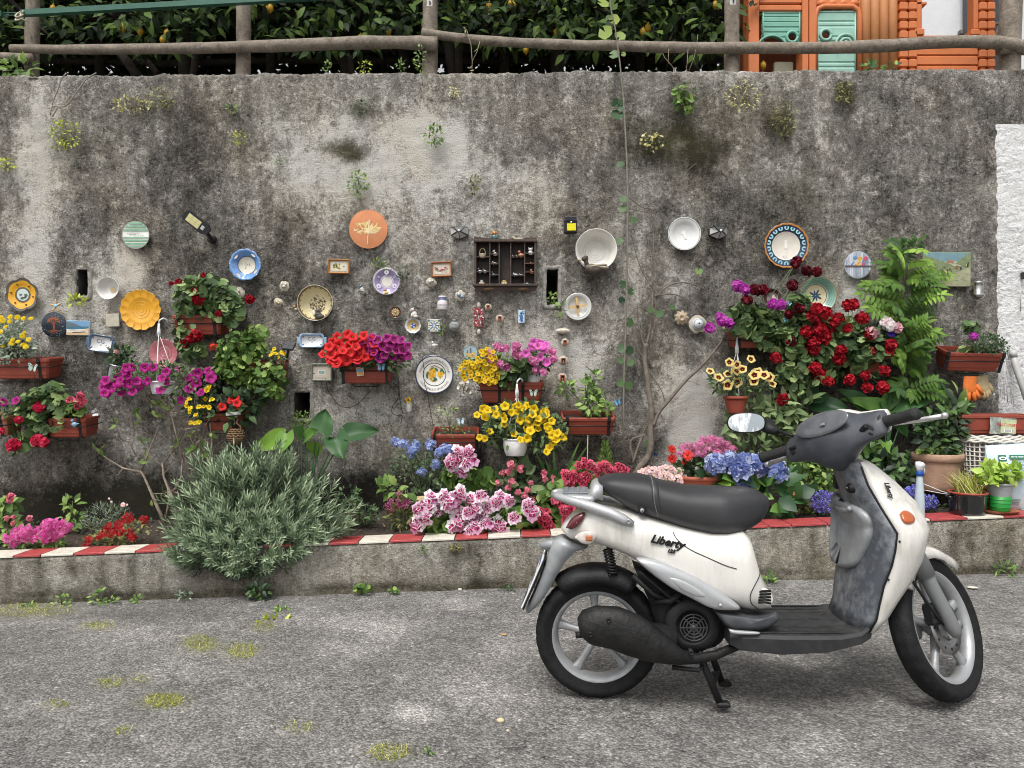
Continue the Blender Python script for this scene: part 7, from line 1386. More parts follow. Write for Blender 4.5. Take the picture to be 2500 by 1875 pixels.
F=thing('palm_cross',P(1410,748,5.14),'straw coloured cross woven from palm leaf with a blue bead','cross');M=onwall(1410,748,5.14,8);s=5.14/FPX;k=MB()
for a in range(4):k.loft([[M@Matrix.Rotation(PI/2*a,4,'Z')@V((x*s,y*s,z)) for y,z in((-w_,-.003),(w_,-.003),(w_,.004),(-w_,.004))] for x,w_ in((0,3),(9,3.2),(10,2.2),(20,2.6),(22,1.2))],0,smooth=False)
k.build('strips',mat('#c8a468',.7,0,.2,60),F);k=MB();k.blob((0,0,.006),3.2*s,0,M);k.build('bead',GL('#1e3a4c'),F)
F,M,q=plate('wall_plaque','round blue black tree of life plaque under the starfish',134,793,31,[(1,mat('#1c2430',.4,0,.4,30,coat=.4))],prof=[(0,.8),(.97,.8),(1,.7)],depth=.014,cat='plaque')
def f31(k):
 def br(x,y,a,L,w,d):
  x2,y2=x+L*math.cos(a),y+L*math.sin(a);stroke(k,[(x*q,y*q),(x2*q,y2*q)],w*q,.0118,0 if d>1 else 1,M)
  if d:
   for da in(-.65,.05,.6):br(x2,y2,a+da+U(-.15,.15),L*.68,w*.6,d-1)
 br(0,-.4,PI/2,.38,.13,4)
 for i in range(5):a=PI+PI*(i+.5)/5;stroke(k,[(0,-.4*q),(.45*q*math.cos(a),(-.42+.3*math.sin(a))*q)],.07*q,.0118,0,M)
 for i in range(90):a,r_=U(0,6.28),U(.62,.95);disc(k,r_*q*math.cos(a),r_*q*math.sin(a),.03*q*U(.5,1.3),.0118,rnd.choice((2,3,4)),M,5)
motif(F,[mat('#8a4a30',.5),mat('#b86a44',.5),mat('#3c5878',.5),mat('#5a6a5c',.5),mat('#8090a0',.5)],f31)
def tile(name,label,px,py,w,h,th,col,cat,rot=0.,Y=YO):
 F=thing(name,P(px,py,Y),label,cat);M=onwall(px,py,Y,rot);s=Y/FPX;k=MB();k.box((0,0,th/2-.003),(w*s,h*s,th),0,M,.003);k.build('tile',col,F);return F,M,s
F,M,s=tile('wall_tile','little seascape tile with beach and blue sky at the left',192,801,57,36,.014,GL('#a8c4d4'),'tile',-1)
def f32(k):
 k.prism([(-27*s,4*s),(27*s,4*s),(27*s,17*s),(-27*s,17*s)],.0006,0,M,z=.0112);k.prism([(-27*s,14*s),(-10*s,12*s),(8*s,4*s),(-27*s,2*s)],.0008,1,M,z=.0116);k.prism([(-27*s,-4*s),(27*s,-2*s),(27*s,4*s),(-27*s,4*s)],.0006,2,M,z=.0114);k.prism([(-27*s,-17*s),(27*s,-17*s),(27*s,0),(5*s,-5*s),(-27*s,-6*s)],.0006,3,M,z=.0118)
 for y in(-4,-7,-9):stroke(k,[(-26*s,y*s),(-10*s,(y-1.5)*s),(6*s,(y+.5)*s),(24*s,(y-1)*s)],1.6*s,.0126,4,M)
 stroke(k,[(-12*s,-11*s),(20*s,-9*s)],2*s,.0128,5,M)
motif(F,[mat('#6c94b8',.4),mat('#5c6c78',.4),mat('#3c6880',.4),mat('#c4a880',.5),mat('#e0e0dc',.4),mat('#5a4a40',.5)],f32)
F=thing('starfish',P(138,748,YO),'starfish ornament with a pale blue middle above the tree plaque','ornament');M=onwall(138,747,YO-.005);s=YO/FPX;k=MB()
for i in range(5):a=PI/2+2*PI*i/5+.1;k.blob((8*s*math.cos(a),8*s*math.sin(a),.006),(9*s,2.6*s,.006),0,M,8,5,.5,Matrix.Rotation(a,3,'Z'))
k.build('arms',mat('#b89c78',.8,0,.25,80),F);k=MB();k.blob((0,0,.009),(5*s,5*s,.007),0,M);k.build('centre',mat('#8cb4cc',.6),F)
k=MB();k.tube([M@V((-18*s,-15*s,.006)),M@V((-4*s,-8*s,.008)),M@V((20*s,-19*s,.006))],.0035,5);k.build('twig',mat('#a8845c',.8),F)
F,M,s=tile('wall_tile','blank square of cream plaster between the white bowl and the yellow plate',276,782,33,32,.014,mat('#b4ae9e',.85,0,.15,30,.4,60),'tile',2)
def tray(label,px,py,w,h,rot,txt,rimc):
 F=thing('wall_tray',P(px,py,YO),label,'tray');M=onwall(px,py,YO,rot);s=YO/FPX;k=MB()
 def rr(W,H,z):return[M@V((W/2*s*a+b*5*s,H/2*s*c+d*5*s,z)) for a,c,b,d in((-1,-1,1,0),(1,-1,-1,0),(1,-1,0,1),(1,1,0,-1),(1,1,-1,0),(-1,1,1,0),(-1,1,0,-1),(-1,-1,0,1))]
 k.loft([rr(w-6,h-6,-.004),rr(w,h,.022),rr(w,h,.026),rr(w-5,h-5,.024),rr(w-10,h-10,.010)],[1,1,1,1,0]);
 for sg in(-1,1):k.box((sg*(w/2+2)*s,0,.018),(8*s,h*.5*s,.012),1,M,.004)
 k.build('dish',[GL('#d2d3d4'),GL(rimc,.2)],F)
 def f(k):
  lettering(k,txt,h*.34*s,M@Matrix.Translation((0 if '.' in txt else-2*s,h*.12*s,.0112)),0);disc(k,0,-h*.08*s,1.4*s,.0108,0,M,6)
  for sx in(-1,1):
   for sy in(-1,1):disc(k,sx*(w*.36)*s,sy*(h*.28)*s,1.8*s,.0108,0,M,5)
 motif(F,[mat((.05,.06,.12),.5)],f,'lettering');return F
tray('small white tray with pale blue handles lettered C.G. above the framed pale tile',763,832,60,34,0,'C.G.','#8aa2bc')
tray('tilted white tray with dark blue rim lettered CG and carrying a white fish',249,839,60,42,-9,'CG','#4a5c74')
critter('fish_figurine','white fish figurine glued to the tilted blue rimmed tray','figurine',262,845,12,5.12,'#d8d8d4','bird',None,10)
def frame(label,px,py,w,h,fw,fcol,mcol,icol,fn=None,rot=0.,imats=()):
 F=thing('picture_frame',P(px,py,YO),label,'picture');M=onwall(px,py,YO,rot);s=YO/FPX;k=MB()
 W,H=w/2*s,h/2*s;f=fw*s
 for a,b,c_,d in((-W,-H,W,-H),(W,-H,W,H),(W,H,-W,H),(-W,H,-W,-H)):
  sx=lambda x:x-math.copysign(f,x);
  k.loft([[M@V(p) for p in((x,y,-.004),(x,y,.014),(x+(sx(x)-x)*.5,y+(sx(y)-y)*.5,.02),(sx(x),sx(y),.012),(sx(x),sx(y),-.004))] for x,y in((a,b),(c_,d))],0,smooth=False)
 k.build('frame',fcol,F)
 k=MB();k.box((0,0,.002),(w*s-f*1.9,h*s-f*1.9,.006),0,M);k.box((0,0,.006),(w*s-f*4.2,h*s-f*4.2,.003),1,M);k.build('picture',[mcol,icol],F)
 if fn:motif(F,list(imats),lambda k:fn(k,M,s))
 return F
def fa(k,M,s):
 for _ in range(46):disc(k,U(-14,2)*s,U(-4,7)*s,U(.8,1.7)*s,.0078,rnd.choice((0,1,1,2)),M,5,1.5,.7,U(0,3))
 for _ in range(7):disc(k,U(-1,4)*s,U(-6,-1)*s,1.6*s,.0082,1,M,6)
 disc(k,12*s,0,1.6*s,.0082,3,M,5,1.8,.6,.6);stroke(k,[(-14*s,2*s),(-2*s,0)],.8*s,.0086,2,M)
wood=mat('#a8733c',.5,0,.2,30);matb=mat('#b8ac98',.7)
frame('small wooden framed print of yellow blossom left of the purple plate',828,651,53,36,3.6,wood,matb,mat('#c8c4b4',.7),fa,-1,(mat('#6a7a34',.6),mat('#d8c840',.6),mat('#4a4a30',.6),mat('#3c4858',.6)))
def fb(k,M,s):
 for cx,cy in((-12,2),(0,-2),(12,3)):
  for _ in range(11):disc(k,(cx+U(-4,4))*s,(cy+U(-3,3))*s,U(.9,1.8)*s,.0078,rnd.choice((0,0,1)),M,6)
 for _ in range(26):disc(k,U(-14,14)*s,U(-8,0)*s,U(.7,1.4)*s,.0076,2,M,5,1.6,.6,U(0,3))
frame('small wooden framed print of red blossoms left of the cabinet',1078,658,51,37,3.6,mat('#a05c30',.5,0,.2,30),matb,mat('#c8c0b4',.7),fb,2,(mat('#a83c30',.6),mat('#c87868',.6),mat('#4c5c38',.6)))
frame('pale green grey frame with wide mount and a tiny picture above the third weep hole',786,909,51,43,4,mat('#7c8478',.5,0,.2,30),mat('#b8ae9e',.7),mat('#b4aca0',.7),lambda k,M,s:(k.prism([(-9*s,-6*s),(9*s,-6*s),(9*s,6*s),(-9*s,6*s)],.001,0,M,z=.0078),k.prism([(-7*s,-4*s),(7*s,-4*s),(7*s,4*s),(-7*s,4*s)],.001,1,M,z=.0086)),0,(mat('#d0ccc0',.7),mat('#7c9490',.7)))
F,M,s=tile('landscape_painting','unframed landscape painting with riders on a hillside track beside the wisteria',2310,658,118,85,.012,mat('#7c8468',.7,0,.25,26),'painting',-.5)
def f23(k):
 k.prism([(-58*s,12*s),(57*s,12*s),(57*s,41*s),(-58*s,41*s)],.0006,0,M,z=.0094);k.prism([(-58*s,8*s),(57*s,8*s),(57*s,20*s),(-40*s,18*s),(-58*s,18*s)],.0006,5,M,z=.0098);k.prism([(-58*s,34*s),(-30*s,26*s),(10*s,12*s),(22*s,4*s),(-58*s,-41*s)],.0006,1,M,z=.0102);k.prism([(57*s,41*s),(44*s,34*s),(20*s,14*s),(57*s,2*s)],.0006,1,M,z=.0102);k.prism([(-10*s,-41*s),(57*s,-41*s),(57*s,6*s),(20*s,-8*s)],.0006,2,M,z=.0106)
 k.prism([(-2*s,16*s),(2*s,22*s),(14*s,22*s),(18*s,14*s)],.0006,4,M,z=.0108)
 for i in range(34):x=U(-34,52);disc(k,x*s,(x*.36-8+U(-3,9))*s,U(1,2.4)*s,.0114,rnd.choice((3,3,4,6)),M,6,.8,1.5)
 for i in range(26):x,y=U(-50,0),U(-36,12);stroke(k,[(x*s,y*s),((x+U(2,8))*s,(y-U(1,5))*s)],.8*s,.0108,3,M)
 for i in range(20):x,y=U(10,52),U(-38,-8);stroke(k,[(x*s,y*s),((x+8)*s,(y+U(0,4))*s)],.7*s,.0112,1,M)
motif(F,[mat('#6c8c94',.7,0,.15,20),mat('#74805c',.7,0,.25,40),mat('#98977c',.7,0,.2,40),mat('#3c3428',.7),mat('#9c6c50',.7),mat('#a8ac98',.7),mat('#c0a878',.7)],f23)
F,M,s=tile('wall_tile','square majolica tile with a blue and green star pattern',1060,795,30,31,.012,GL('#d4d4c8'),'tile',0)
def f12(k):
 for i in range(8):a=PI*i/4;disc(k,8*s*math.cos(a),8*s*math.sin(a),6.5*s,.0094,0,M,6,1,.22,a);disc(k,13*s*math.cos(a+.39),13*s*math.sin(a+.39),3*s,.0094,1+i%2,M,6,1,.5,a)
 for sx in(-1,1):
  for sy in(-1,1):disc(k,sx*12*s,sy*12*s,3*s,.0096,1,M,6);disc(k,sx*12*s,sy*5*s,1.8*s,.0096,2,M,6)
motif(F,[GL('#34588c'),GL('#2a6a6c'),GL('#c4a448')],f12)
F,M,s=tile('wall_tile','tall dark red tile with white arabesque scrolls',1170,776,24,47,.012,GL('#8c1c24',.12),'tile',0)
def f14(k):
 for pl in([(-10,20),(-4,14),(-8,8)],[(2,22),(8,16),(4,8),(-2,10)],[(9,22),(11,14)],[(0,8),(-2,-2),(4,-8),(10,-6)],[(-11,2),(-6,-2),(-10,-8)],[(8,4),(4,0),(9,-2)],[(-2,-22),(-6,-14),(-2,-8),(2,-14)],[(3,-22),(4,-14),(9,-12)],[(-11,-22),(-9,-16)],[(10,-20),(8,-16)]):stroke(k,[(x*s,y*s) for x,y in smooth_poly(pl,2)],2.6*s,.0094,0,M)
 for x,y in((-5,17),(6,19),(3,-12),(-8,-12),(9,1),(-9,5),(5,4)):disc(k,x*s,y*s,2.2*s,.0096,0,M,7,1.3,.7,U(0,3))
motif(F,[GL('#dcd4d0')],f14)
for y,nm in((-34,'mortar_dab'),(31,'mortar_dab')):
 k=MB();k.blob((-1*s,y*s,-.004),(5*s,8*s,.012),0,M,10,5);k.build(nm,mat('#bcb4a8',.9,0,.1,40),F)
F,M,s=tile('wall_tile','narrow blue and white tile with a standing figure',1273,773,16,32,.012,GL('#b8ccdc',.1),'tile',0)
motif(F,[GL('#2c5a8c',.3),GL('#6c9cc4',.2)],lambda k:(disc(k,0,-3*s,5*s,.0094,0,M,8,.8,2.),disc(k,0,8*s,3*s,.0096,0,M,8),[disc(k,U(-6,6)*s,U(-14,14)*s,1.6*s,.0092,rnd.choice((0,1)),M,5) for _ in range(20)]))
F=thing('jar',P(1080,757,5.12),'white ceramic jar with two blue bands and faint lettering','jar');M=Matrix.Translation(P(1080,757,5.11));s=5.11/FPX;k=MB()
k.lathe([(0,0),(12*s,0),(13*s,2*s),(13*s,18*s),(11.5*s,21*s),(9.5*s,23*s),(9.5*s,31*s),(10*s,34*s),(8.5*s,34*s),(8*s,25*s)],28,[0]*5+[1,0,1,1,0],M);k.build('body',[GL('#d0c8cc'),GL('#5a6488')],F);k=MB();lettering(k,'COMPANARI',4.6*s,M@Matrix.Translation((0,-13.4*s,11*s))@WF,0);k.build('lettering',ink,F)
F=thing('flask',P(1110,810,5.13),'round grey stoneware flask with a neck and incised lettering','bottle');M=onwall(1109,797,5.14);s=5.14/FPX;k=MB()
k.blob((0,0,.0),(13.5*s,13*s,.035),0,M,20,10);k.build('body',mat('#8c8f8c',.6,0,.15,40),F);k=MB();k.tube([M@V((0,12*s,.004)),M@V((0,15*s,.004)),M@V((0,18*s,.004))],[.014,.011,.015],10);k.build('neck',mat('#8c8f8c',.6,0,.15,40),F);k=MB();lettering(k,'Vino',7*s,M@Matrix.Translation((0,4*s,.034)),0);lettering(k,'Santo',5*s,M@Matrix.Translation((0,-5*s,.033)),0);k.build('lettering',ink,F)
F=thing('wall_stone',P(1374,807,YO),'flat oval white stone with faint paint marks below the palm cross dish','stone');M=onwall(1374,808,YO);s=YO/FPX;k=MB();k.blob((0,0,.0),(18*s,7*s,.03),0,M,20,8);k.build('stone',mat('#cfcac0',.6,0,.1,30),F);motif(F,[mat('#a8b070',.6),mat('#c89090',.6)],lambda k:[disc(k,x*s,y*s,2*s,.0285,i%2,M,6,1.6,.6,.4) for i,(x,y) in enumerate(((-6,1),(-3,-1),(3,1),(8,0)))])
F=thing('shell_relief',P(1664,777,YO),'sandy plaster rosette stuck on the wall beside the white lid','ornament');M=onwall(1664,776,YO-.002);s=YO/FPX;k=MB();k.lathe([(17*s,-.004),(15*s,.006),(9*s,.010),(8*s,.018),(5*s,.020),(4*s,.012),(0,.012)],40,0,M,lambda a,q_,z:1+(.14*math.cos(9*a) if q_>10*s else 0));k.build('rosette',mat('#b0a088',.9,0,.15,50,.4,80),F)
F=thing('lid',P(1704,793,YO),'small white domed lid with a dark hole fixed on a splash of plaster','lid');M=onwall(1704,791,YO-.004);s=YO/FPX;k=MB();k.lathe([(22*s,-.004),(18*s,.004),(15*s,.006)],30,0,M,lambda a,q_,z:1+.18*noise.noise((math.cos(a)*2,math.sin(a)*2,0)));k.build('plaster_splash',mat('#b4ac9c',.9,0,.15,50),F);k=MB();k.lathe([(15*s,.004),(15*s,.012),(12*s,.022),(11*s,.024),(7*s,.036),(3*s,.041),(2.4*s,.041),(2*s,.03),(0,.03)],30,[0,0,1,0,0,0,1,1,1],M);k.build('dome',[GL('#c8ccd0'),mat((.06,.06,.07),.5)],F)
F=thing('cup_sconce',P(2387,730,5.1),'dented steel cup sconce fixed to the wall left of the white plaster','cup');M=Matrix.Translation(P(2388,732,5.10));s=5.1/FPX;k=MB();k.lathe([(0,0),(10*s,2*s),(14*s,8*s),(15*s,14*s),(13.5*s,15*s),(12*s,16*s),(12*s,40*s),(13.5*s,44*s),(12*s,44*s),(11*s,20*s)],30,0,M);k.build('cup',mat((.4,.39,.37),.22,1.,.3,30),F);k=MB();k.box((0,.04,22*s),(.02,.08,.03),0,M);k.build('bracket',mat((.3,.3,.3),.4,.8),F)
def plaster(label,px,py,r,c2,bits):
 F=thing('shard_ornament',P(px,py,YO),label,'ornament');M=onwall(px,py,YO-.002);s=YO/FPX;k=MB();k.lathe([(r*s,-.004),(r*.75*s,.006),(0,.010)],18,0,M,lambda a,q_,z:1+.35*noise.noise((math.cos(a)*1.5,math.sin(a)*1.5,px)));k.build('plaster_dab',mat('#b6b0a2',.9,0,.2,60),F);k=MB()
 for dx,dy,a,b in bits:k.blob((dx*s,dy*s,.014),(a*s,b*s,.012),0,M,8,5)
 k.build('shard',GL(c2,.15),F)
plaster('plaster lump with a broken white china shard, upper left of the cream bowl',694,698,13,'#c8c4b8',((0,-2,7,3),(-4,4,3,5),(5,3,3,3)))
plaster('lump of plaster with a shell, close by the left edge of the cream bowl',678,738,11,'#b8a888',((0,0,5,5),(4,-3,3,3)))
plaster('faint plaster patch with a china flower above the bright green geranium',583,716,14,'#c0b8b0',((0,-4,5,4),(2,5,3,4)))
plaster('plaster lump with a blue and white china piece right of the white jar',1124,722,13,'#8c9cb0',((-3,2,6,5),(4,-3,4,4)))
plaster('plaster lump with white chips under the red blossom print',1053,688,12,'#ccc8c0',((-3,0,4,4),(4,2,3,3)))
critter('china_figurine','tiny kneeling china figure in blue left of the purple plate','figurine',883,703,18,5.14,'#b8bcb4','sit','#4c6c8c')
critter('bird_figurine','tiny orange and grey bird ornament touching the left edge of the cream bowl','figurine',723,753,19,5.13,'#7c7468','bird','#b8824c')
critter('china_figurine','white china sitting figure on top of the small fluted plate','figurine',1010,763,26,5.13,'#cdc8c0','sit')
critter('dove_figurine','white dove pair ornament standing above the lemon plate','figurine',1060,840,17,5.13,'#d8d6d0','bird',None,0)
critter('bird_figurine','turquoise bird ornament at the right tip of the purple petunias','figurine',1004,869,14,5.12,'#58a898','bird','#68b8a8')
def tiny_house(label,px,py,w,h):
 F=thing('miniature_house',P(px,py+h/2,YO),label,'ornament');M=onwall(px,py,YO-.01);s=YO/FPX;k=MB();k.lathe([(w*1.1*s,-.0),(w*.8*s,.012),(0,.013)],16,0,M,lambda a,q_,z:1+.3*noise.noise((math.cos(a)*2,math.sin(a)*2,px)));k.build('plaster_dab',mat('#b6aea0',.9,0,.15,50),F)
 k=MB();a,b=w/2*s,h/2*s;t=2*s
 for c_,d in(((-a+t/2,0),(t,2*b)),((a-t/2,0),(t,2*b)),((0,b-t/2),(2*a-2*t,t)),((0,-b+t/2),(2*a-2*t,t))):k.box((c_[0],c_[1],.024),(d[0],d[1],.022),0,M)
 k.build('clay_niche',mat('#9a5a44',.8,0,.2,40),F);k=MB();k.box((0,0,.015),(2*a-2*t,2*b-2*t,.004),0,M);k.build('back',mat('#3c2a24',.8),F);k=MB();k.blob((0,-b*.3,.022),(a*.35,b*.4,.006),0,M,8,5);k.build('figure',mat('#b89880',.7),F)
tiny_house('tiny clay niche just below the flat white stone',1379,836,9,11);tiny_house('tiny clay niche with a picture between the other two clay niches',1375,880,11,12);tiny_house('tallest tiny clay niche, above the small glossy shrub',1373,923,11,16)
tiny_house('tiny clay niche below the cabinet right of the arabesque tile',1220,778,9,11);tiny_house('tiny clay niche directly under the left half of the cabinet',1192,750,8,9)
F=thing('test_tube_vase',P(998,1005,YO),'glass tube vase with one yellow paper flower fixed to the wall','vase');M=onwall(999,995,5.14);s=5.14/FPX;k=MB();k.loft([[M@V((7*s*math.cos(a)*q_,7*s*math.sin(a)*q_*.6 if 0 else y*s+0*a,.004+7*s*math.sin(a)*q_)) for a in[2*PI*i/12 for i in range(12)]] for y,q_ in((-13,.3),(-11,.8),(-7,1),(12,1),(13,.9))],0);k.build('tube',mat('#c4c4be',.15,0,.06,20,coat=.6),F)
inst(rnd.choice(flowers('yellow_pansy',KINDS['yellow_pansy'])),'flower',F,place(P(997,976,5.11),V((0,-1,.1)),9*5.1/FPX));k=MB();k.blob(P(997,976,5.10),3*s,0);k.build('flower_centre',mat('#a83c24',.6),F)
F=thing('calla_ornament',P(1132,970,YO),'white calla lily ornament right of the lemon plate','ornament');s=YO/FPX;k=MB()
for x,y,a in((1128,940,100),(1137,936,60),(1124,948,150),(1142,958,20),(1130,964,250),(1139,950,-20)):M=onwall(x,y,YO-.015,a);k.lathe([(.5*s,-.01),(3*s,.004),(5.5*s,.014),(6*s,.016)],12,0,M@Matrix.Rotation(.9,4,'Y'),lambda a_,q_,z:1+.25*math.cos(a_))
k.build('blooms',GL('#ccc6bc'),F);k=MB()
for x,y in((1128,940),(1137,936),(1142,958),(1130,964)):k.tube([P(1132,950,YO-.004),P(x,y,YO-.012)],.003,5)
k.build('stems',mat('#5c6448',.7),F)
def butterfly(label,px,py,w,Y,col,rot=0.,c2=(.03,.03,.04),stick=None):
 F=thing('butterfly_ornament',P(px,py,Y),label,'ornament','butterfly ornaments');s=Y/FPX*w/2;k=MB();M0=onwall(px,py,Y,rot)
 for sg in(-1,1):
  M=M0@Matrix.Rotation(sg*-.45,4,'Y');k.prism([(sg*x*s,y*s) for x,y in smooth_poly([(.05,.05),(.5,.75),(.95,.8),(1,.45),(.7,.1),(.8,-.2),(.6,-.65),(.3,-.6),(.05,-.1)],1)],.002,0,M)
  for x,y in((.8,.62),(.88,.42),(.6,-.45),(.45,.4)):disc(k,sg*x*s,y*s,.06*s,.0021,1,M,6)
  stroke(k,[(sg*.1*s,.1*s),(sg*.8*s,.55*s)],.04*s,.0021,1,M)
 k.build('wings',[mat(col,.4,0,.12,60),mat(c2,.5)],F);k=MB();k.tube([M0@V((0,.45*s,.003)),M0@V((0,.1*s,.005)),M0@V((0,-.5*s,.002))],[.001,.004,.0015],6);k.build('body',ink,F)
 if stick:k=MB();k.tube([P(px,py+4,Y+.004),P(*stick,Y+.02)],.0012,4);k.build('stick',IRON,F)
butterfly('pale green butterfly clipped on the front of the chrysanthemum box',82,898,27,4.95,'#b8d0c8',-12,stick=(84,925));butterfly('sky blue butterfly on the front of the middle planter',931,897,24,4.95,'#88b8dc',0,stick=(918,935));butterfly('pale green butterfly on the front of the central planter',1302,960,23,4.95,'#b4c8bc');butterfly('white butterfly on a stick in the twiggy planter',1125,1029,22,4.98,'#c8dce8',4,stick=(1127,1060));butterfly('blue butterfly on a wire beside the climbing vine',1508,983,19,5.0,'#60a8d8',25,stick=(1495,972));butterfly('white butterfly lying on the rim of the lower left planter box',232,1008,22,4.93,'#d0d4d4',-70);butterfly('dark blue butterfly low on the wall behind the pink daisies',1601,1109,13,5.14,'#1c3c6c',-10);butterfly('small blue butterfly among the geranium leaves under the magenta heads',1918,781,14,4.86,'#68b0d0',20);butterfly('pale blue butterfly beside the brown rimmed round picture',1926,742,12,4.88,'#90c0d8',-30)
critter('robin_ornament','blue bird on a little flag hung on the lower left planter box','ornament',182,1032,22,4.90,'#7ca0b8','bird','#5c8cb4',0,'#b84838')
F,M,s=tile('seed_label','postcard like plant label stuck on the front of the middle planter',879,907,17,21,.003,mat('#d8d4c4',.5),'label',5,4.965)
motif(F,[mat('#5c9cb8',.5),mat('#c49450',.5),mat('#b03c30',.5)],lambda k:(k.prism([(-7*s,-1*s),(7*s,-1*s),(7*s,6*s),(-7*s,6*s)],.0006,0,M,z=.0),k.prism([(-7*s,-9*s),(7*s,-9*s),(7*s,-1*s),(-7*s,-1*s)],.0006,1,M,z=.0),k.prism([(-6*s,7*s),(6*s,7*s),(6*s,9*s),(-6*s,9*s)],.0006,2,M,z=.0)))
F,M,s=tile('plant_tag','white printed tag hanging by the yellow pansies under the solar panel',718,872,13,13,.003,mat('#c8c4bc',.5),'label',-30,4.96)
motif(F,[ink],lambda k:[k.box(((-4+2.6*i)*s,(-2+3.5*j)*s,.0008),(1.4*s,2*s,.001),0,M) for i in range(4) for j in range(2) if(i+j)%3])
SOL=mat((.012,.014,.022),.15,0,.2,40,coat=1.);BLK=mat((.016,.016,.017),.45,0,.2,30)
F=thing('solar_floodlight',P(505,570,5.0),'black solar flood lamp on a short arm, tilted up to the left','lamp');s=5.05/FPX
k=MB();c0=P(482,545,4.98);X=V((math.cos(R(-38)),.10,math.sin(R(-38)))).normalized();Z=V((.1,-.80,-.25)).normalized();Yv=Z.cross(X).normalized();Z=X.cross(Yv);M=Matrix((X,Yv,Z)).transposed().to_4x4();M.translation=c0
k.loft([[M@V((x*s,y*s,z)) for x,y in((-36,-9),(-32,-13),(24,-14),(34,-8),(34,8),(24,14),(-32,13),(-36,9))] for z in(-.012,-.008,.012,.016)],0,smooth=False);k.build('housing',BLK,F)
k=MB();k.box((-8*s,0,.017),(36*s,20*s,.004),0,M)
for i in range(3):
 for j in range(2):k.box((-20*s+12*s*i,-5*s+10*s*j,.0195),(10*s,8*s,.002),1,M)
k.build('led_panel',[mat((.5,.5,.42),.3,0,.1),mat('#d8d08c',.35,0,.1,60)],F);k=MB();k.box((18*s,0,.018),(8*s,10*s,.006),0,M,.002);k.build('sensor',mat((.5,.52,.52),.2),F)
k=MB();k.tube([P(503,562,4.99),P(508,572,5.05),P(516,582,5.13)],[.014,.013,.016],10);k.lathe([(0,.02),(.026,.02),(.03,0),(.03,-.02)],16,0,onwall(517,584,5.17));k.build('arm',BLK,F)
def wall_lamp(label,px,py,rot):
 F=thing('solar_wall_lamp',P(px,py,5.14),label,'lamp','faceted solar wall lamps');M=onwall(px,py,5.15,rot);s=5.15/FPX;p=lambda x,y,z:M@V((x*s,y*s,z));k=MB()
 o=[p(-21,13,.0),p(21,13,.0),p(21,-6,.0),p(0,-15,.0),p(-21,-6,.0)];i_=[p(-13,12,.055),p(13,12,.055),p(3,-1,.075),p(-3,-1,.075)]
 k.add(o+i_+[p(-21,13,-.03),p(21,13,-.03),p(21,-6,-.03),p(0,-15,-.03),p(-21,-6,-.03)],[(0,1,6,5),(5,6,7,8),(0,5,8,4),(4,8,7,3),(3,7,2),(2,7,6,1),(0,9,10,1),(1,10,11,2),(2,11,12,3),(3,12,13,4),(4,13,9,0)],0,.5,False);k.build('housing',BLK,F)
 k=MB();n=M.to_3x3()@V((0,0,.0025))
 for q in((o[0],i_[0],i_[3],o[4]),(o[4],i_[3],(i_[2]+i_[3])/2,o[3]),(o[3],(i_[2]+i_[3])/2,i_[2],o[2]),(o[2],i_[2],i_[1],o[1])):
  c=sum(q,V((0,0,0)))/4;nn=(q[1]-q[0]).cross(q[2]-q[0]).normalized();nn=nn if nn.y<0 else-nn;k.add([c+(v-c)*.84+nn*.003 for v in q],[(0,1,2,3)],0,.5,False)
 k.build('lens',mat((.55,.56,.55),.2,0,.15,60,coat=.6),F);k=MB();k.add([p(-12,12.6,.056),p(12,12.6,.056),p(18,13.6,.008),p(-18,13.6,.008)],[(0,1,2,3)],0,.5,False);k.build('solar_cell',SOL,F);k=MB();k.blob((0,1*s,.076),(3*s,3*s,.008),0,M);k.build('sensor',mat((.8,.8,.8),.3),F)
wall_lamp('faceted solar wall lamp just left of the cabinet',1122,569,0);wall_lamp('faceted solar wall lamp between the white plate and the largest plate',1753,569,-1)
F=thing('solar_wall_lamp',P(1392,548,5.14),'boxy black solar wall lamp with a bright yellow panel','lamp');M=onwall(1392,550,5.15);s=5.15/FPX;k=MB()
k.loft([[M@V((x*s,y*s,z)) for x,z in((-15.5,-.02),(15.5,-.02),(15.5,d),(-15.5,d))] for y,d in((-20,.045),(4,.055),(6,.058),(19,.02),(20,.012))],0,smooth=False);k.build('housing',BLK,F);k=MB();k.box((1.5*s,-8*s,.054),(21*s,17*s,.004),0,M@Matrix.Rotation(.02,4,'Z'));k.build('yellow_panel',mat('#d8d000',.4,0,.05),F);k=MB();k.add([M@V((x*s,y*s,z)) for x,y,z in((-13,7,.0585),(13,7,.0585),(13,18,.0255),(-13,18,.0255))],[(0,1,2,3)],0,.5,False);k.build('solar_cell',SOL,F);k=MB();k.blob((1*s,3.5*s,.056),(2.2*s,2.2*s,.006),0,M);k.build('sensor',mat((.8,.8,.8),.3),F)
F=thing('garden_light',P(706,870,4.98),'small solar panel on a stake in the bright green geranium box','garden light');k=MB();M=Matrix.Translation(P(706,845,4.95))@Matrix.Rotation(R(48),4,'X')@Matrix.Rotation(R(-8),4,'Z');k.box((0,0,0),(.078,.07,.016),0,M,.003);k.build('housing',BLK,F);k=MB()
for i in range(2):
 for j in range(2):k.box((-.018+.036*i,-.016+.032*j,.0085),(.034,.03,.002),0,M)
k.build('solar_cell',SOL,F);k=MB();k.tube([P(706,848,4.96),P(702,864,4.98),P(700,882,5.0)],.009,8);k.build('stake',BLK,F)
F=thing('display_cabinet',P(1234,649,5.15),'dark brown wooden display cabinet with small compartments full of figurines','cabinet');s=5.12/FPX;DW=mat((.028,.018,.014),.6,0,.45,16,.3,60);DW2=mat((.055,.034,.025),.6,0,.4,18,.3,60)
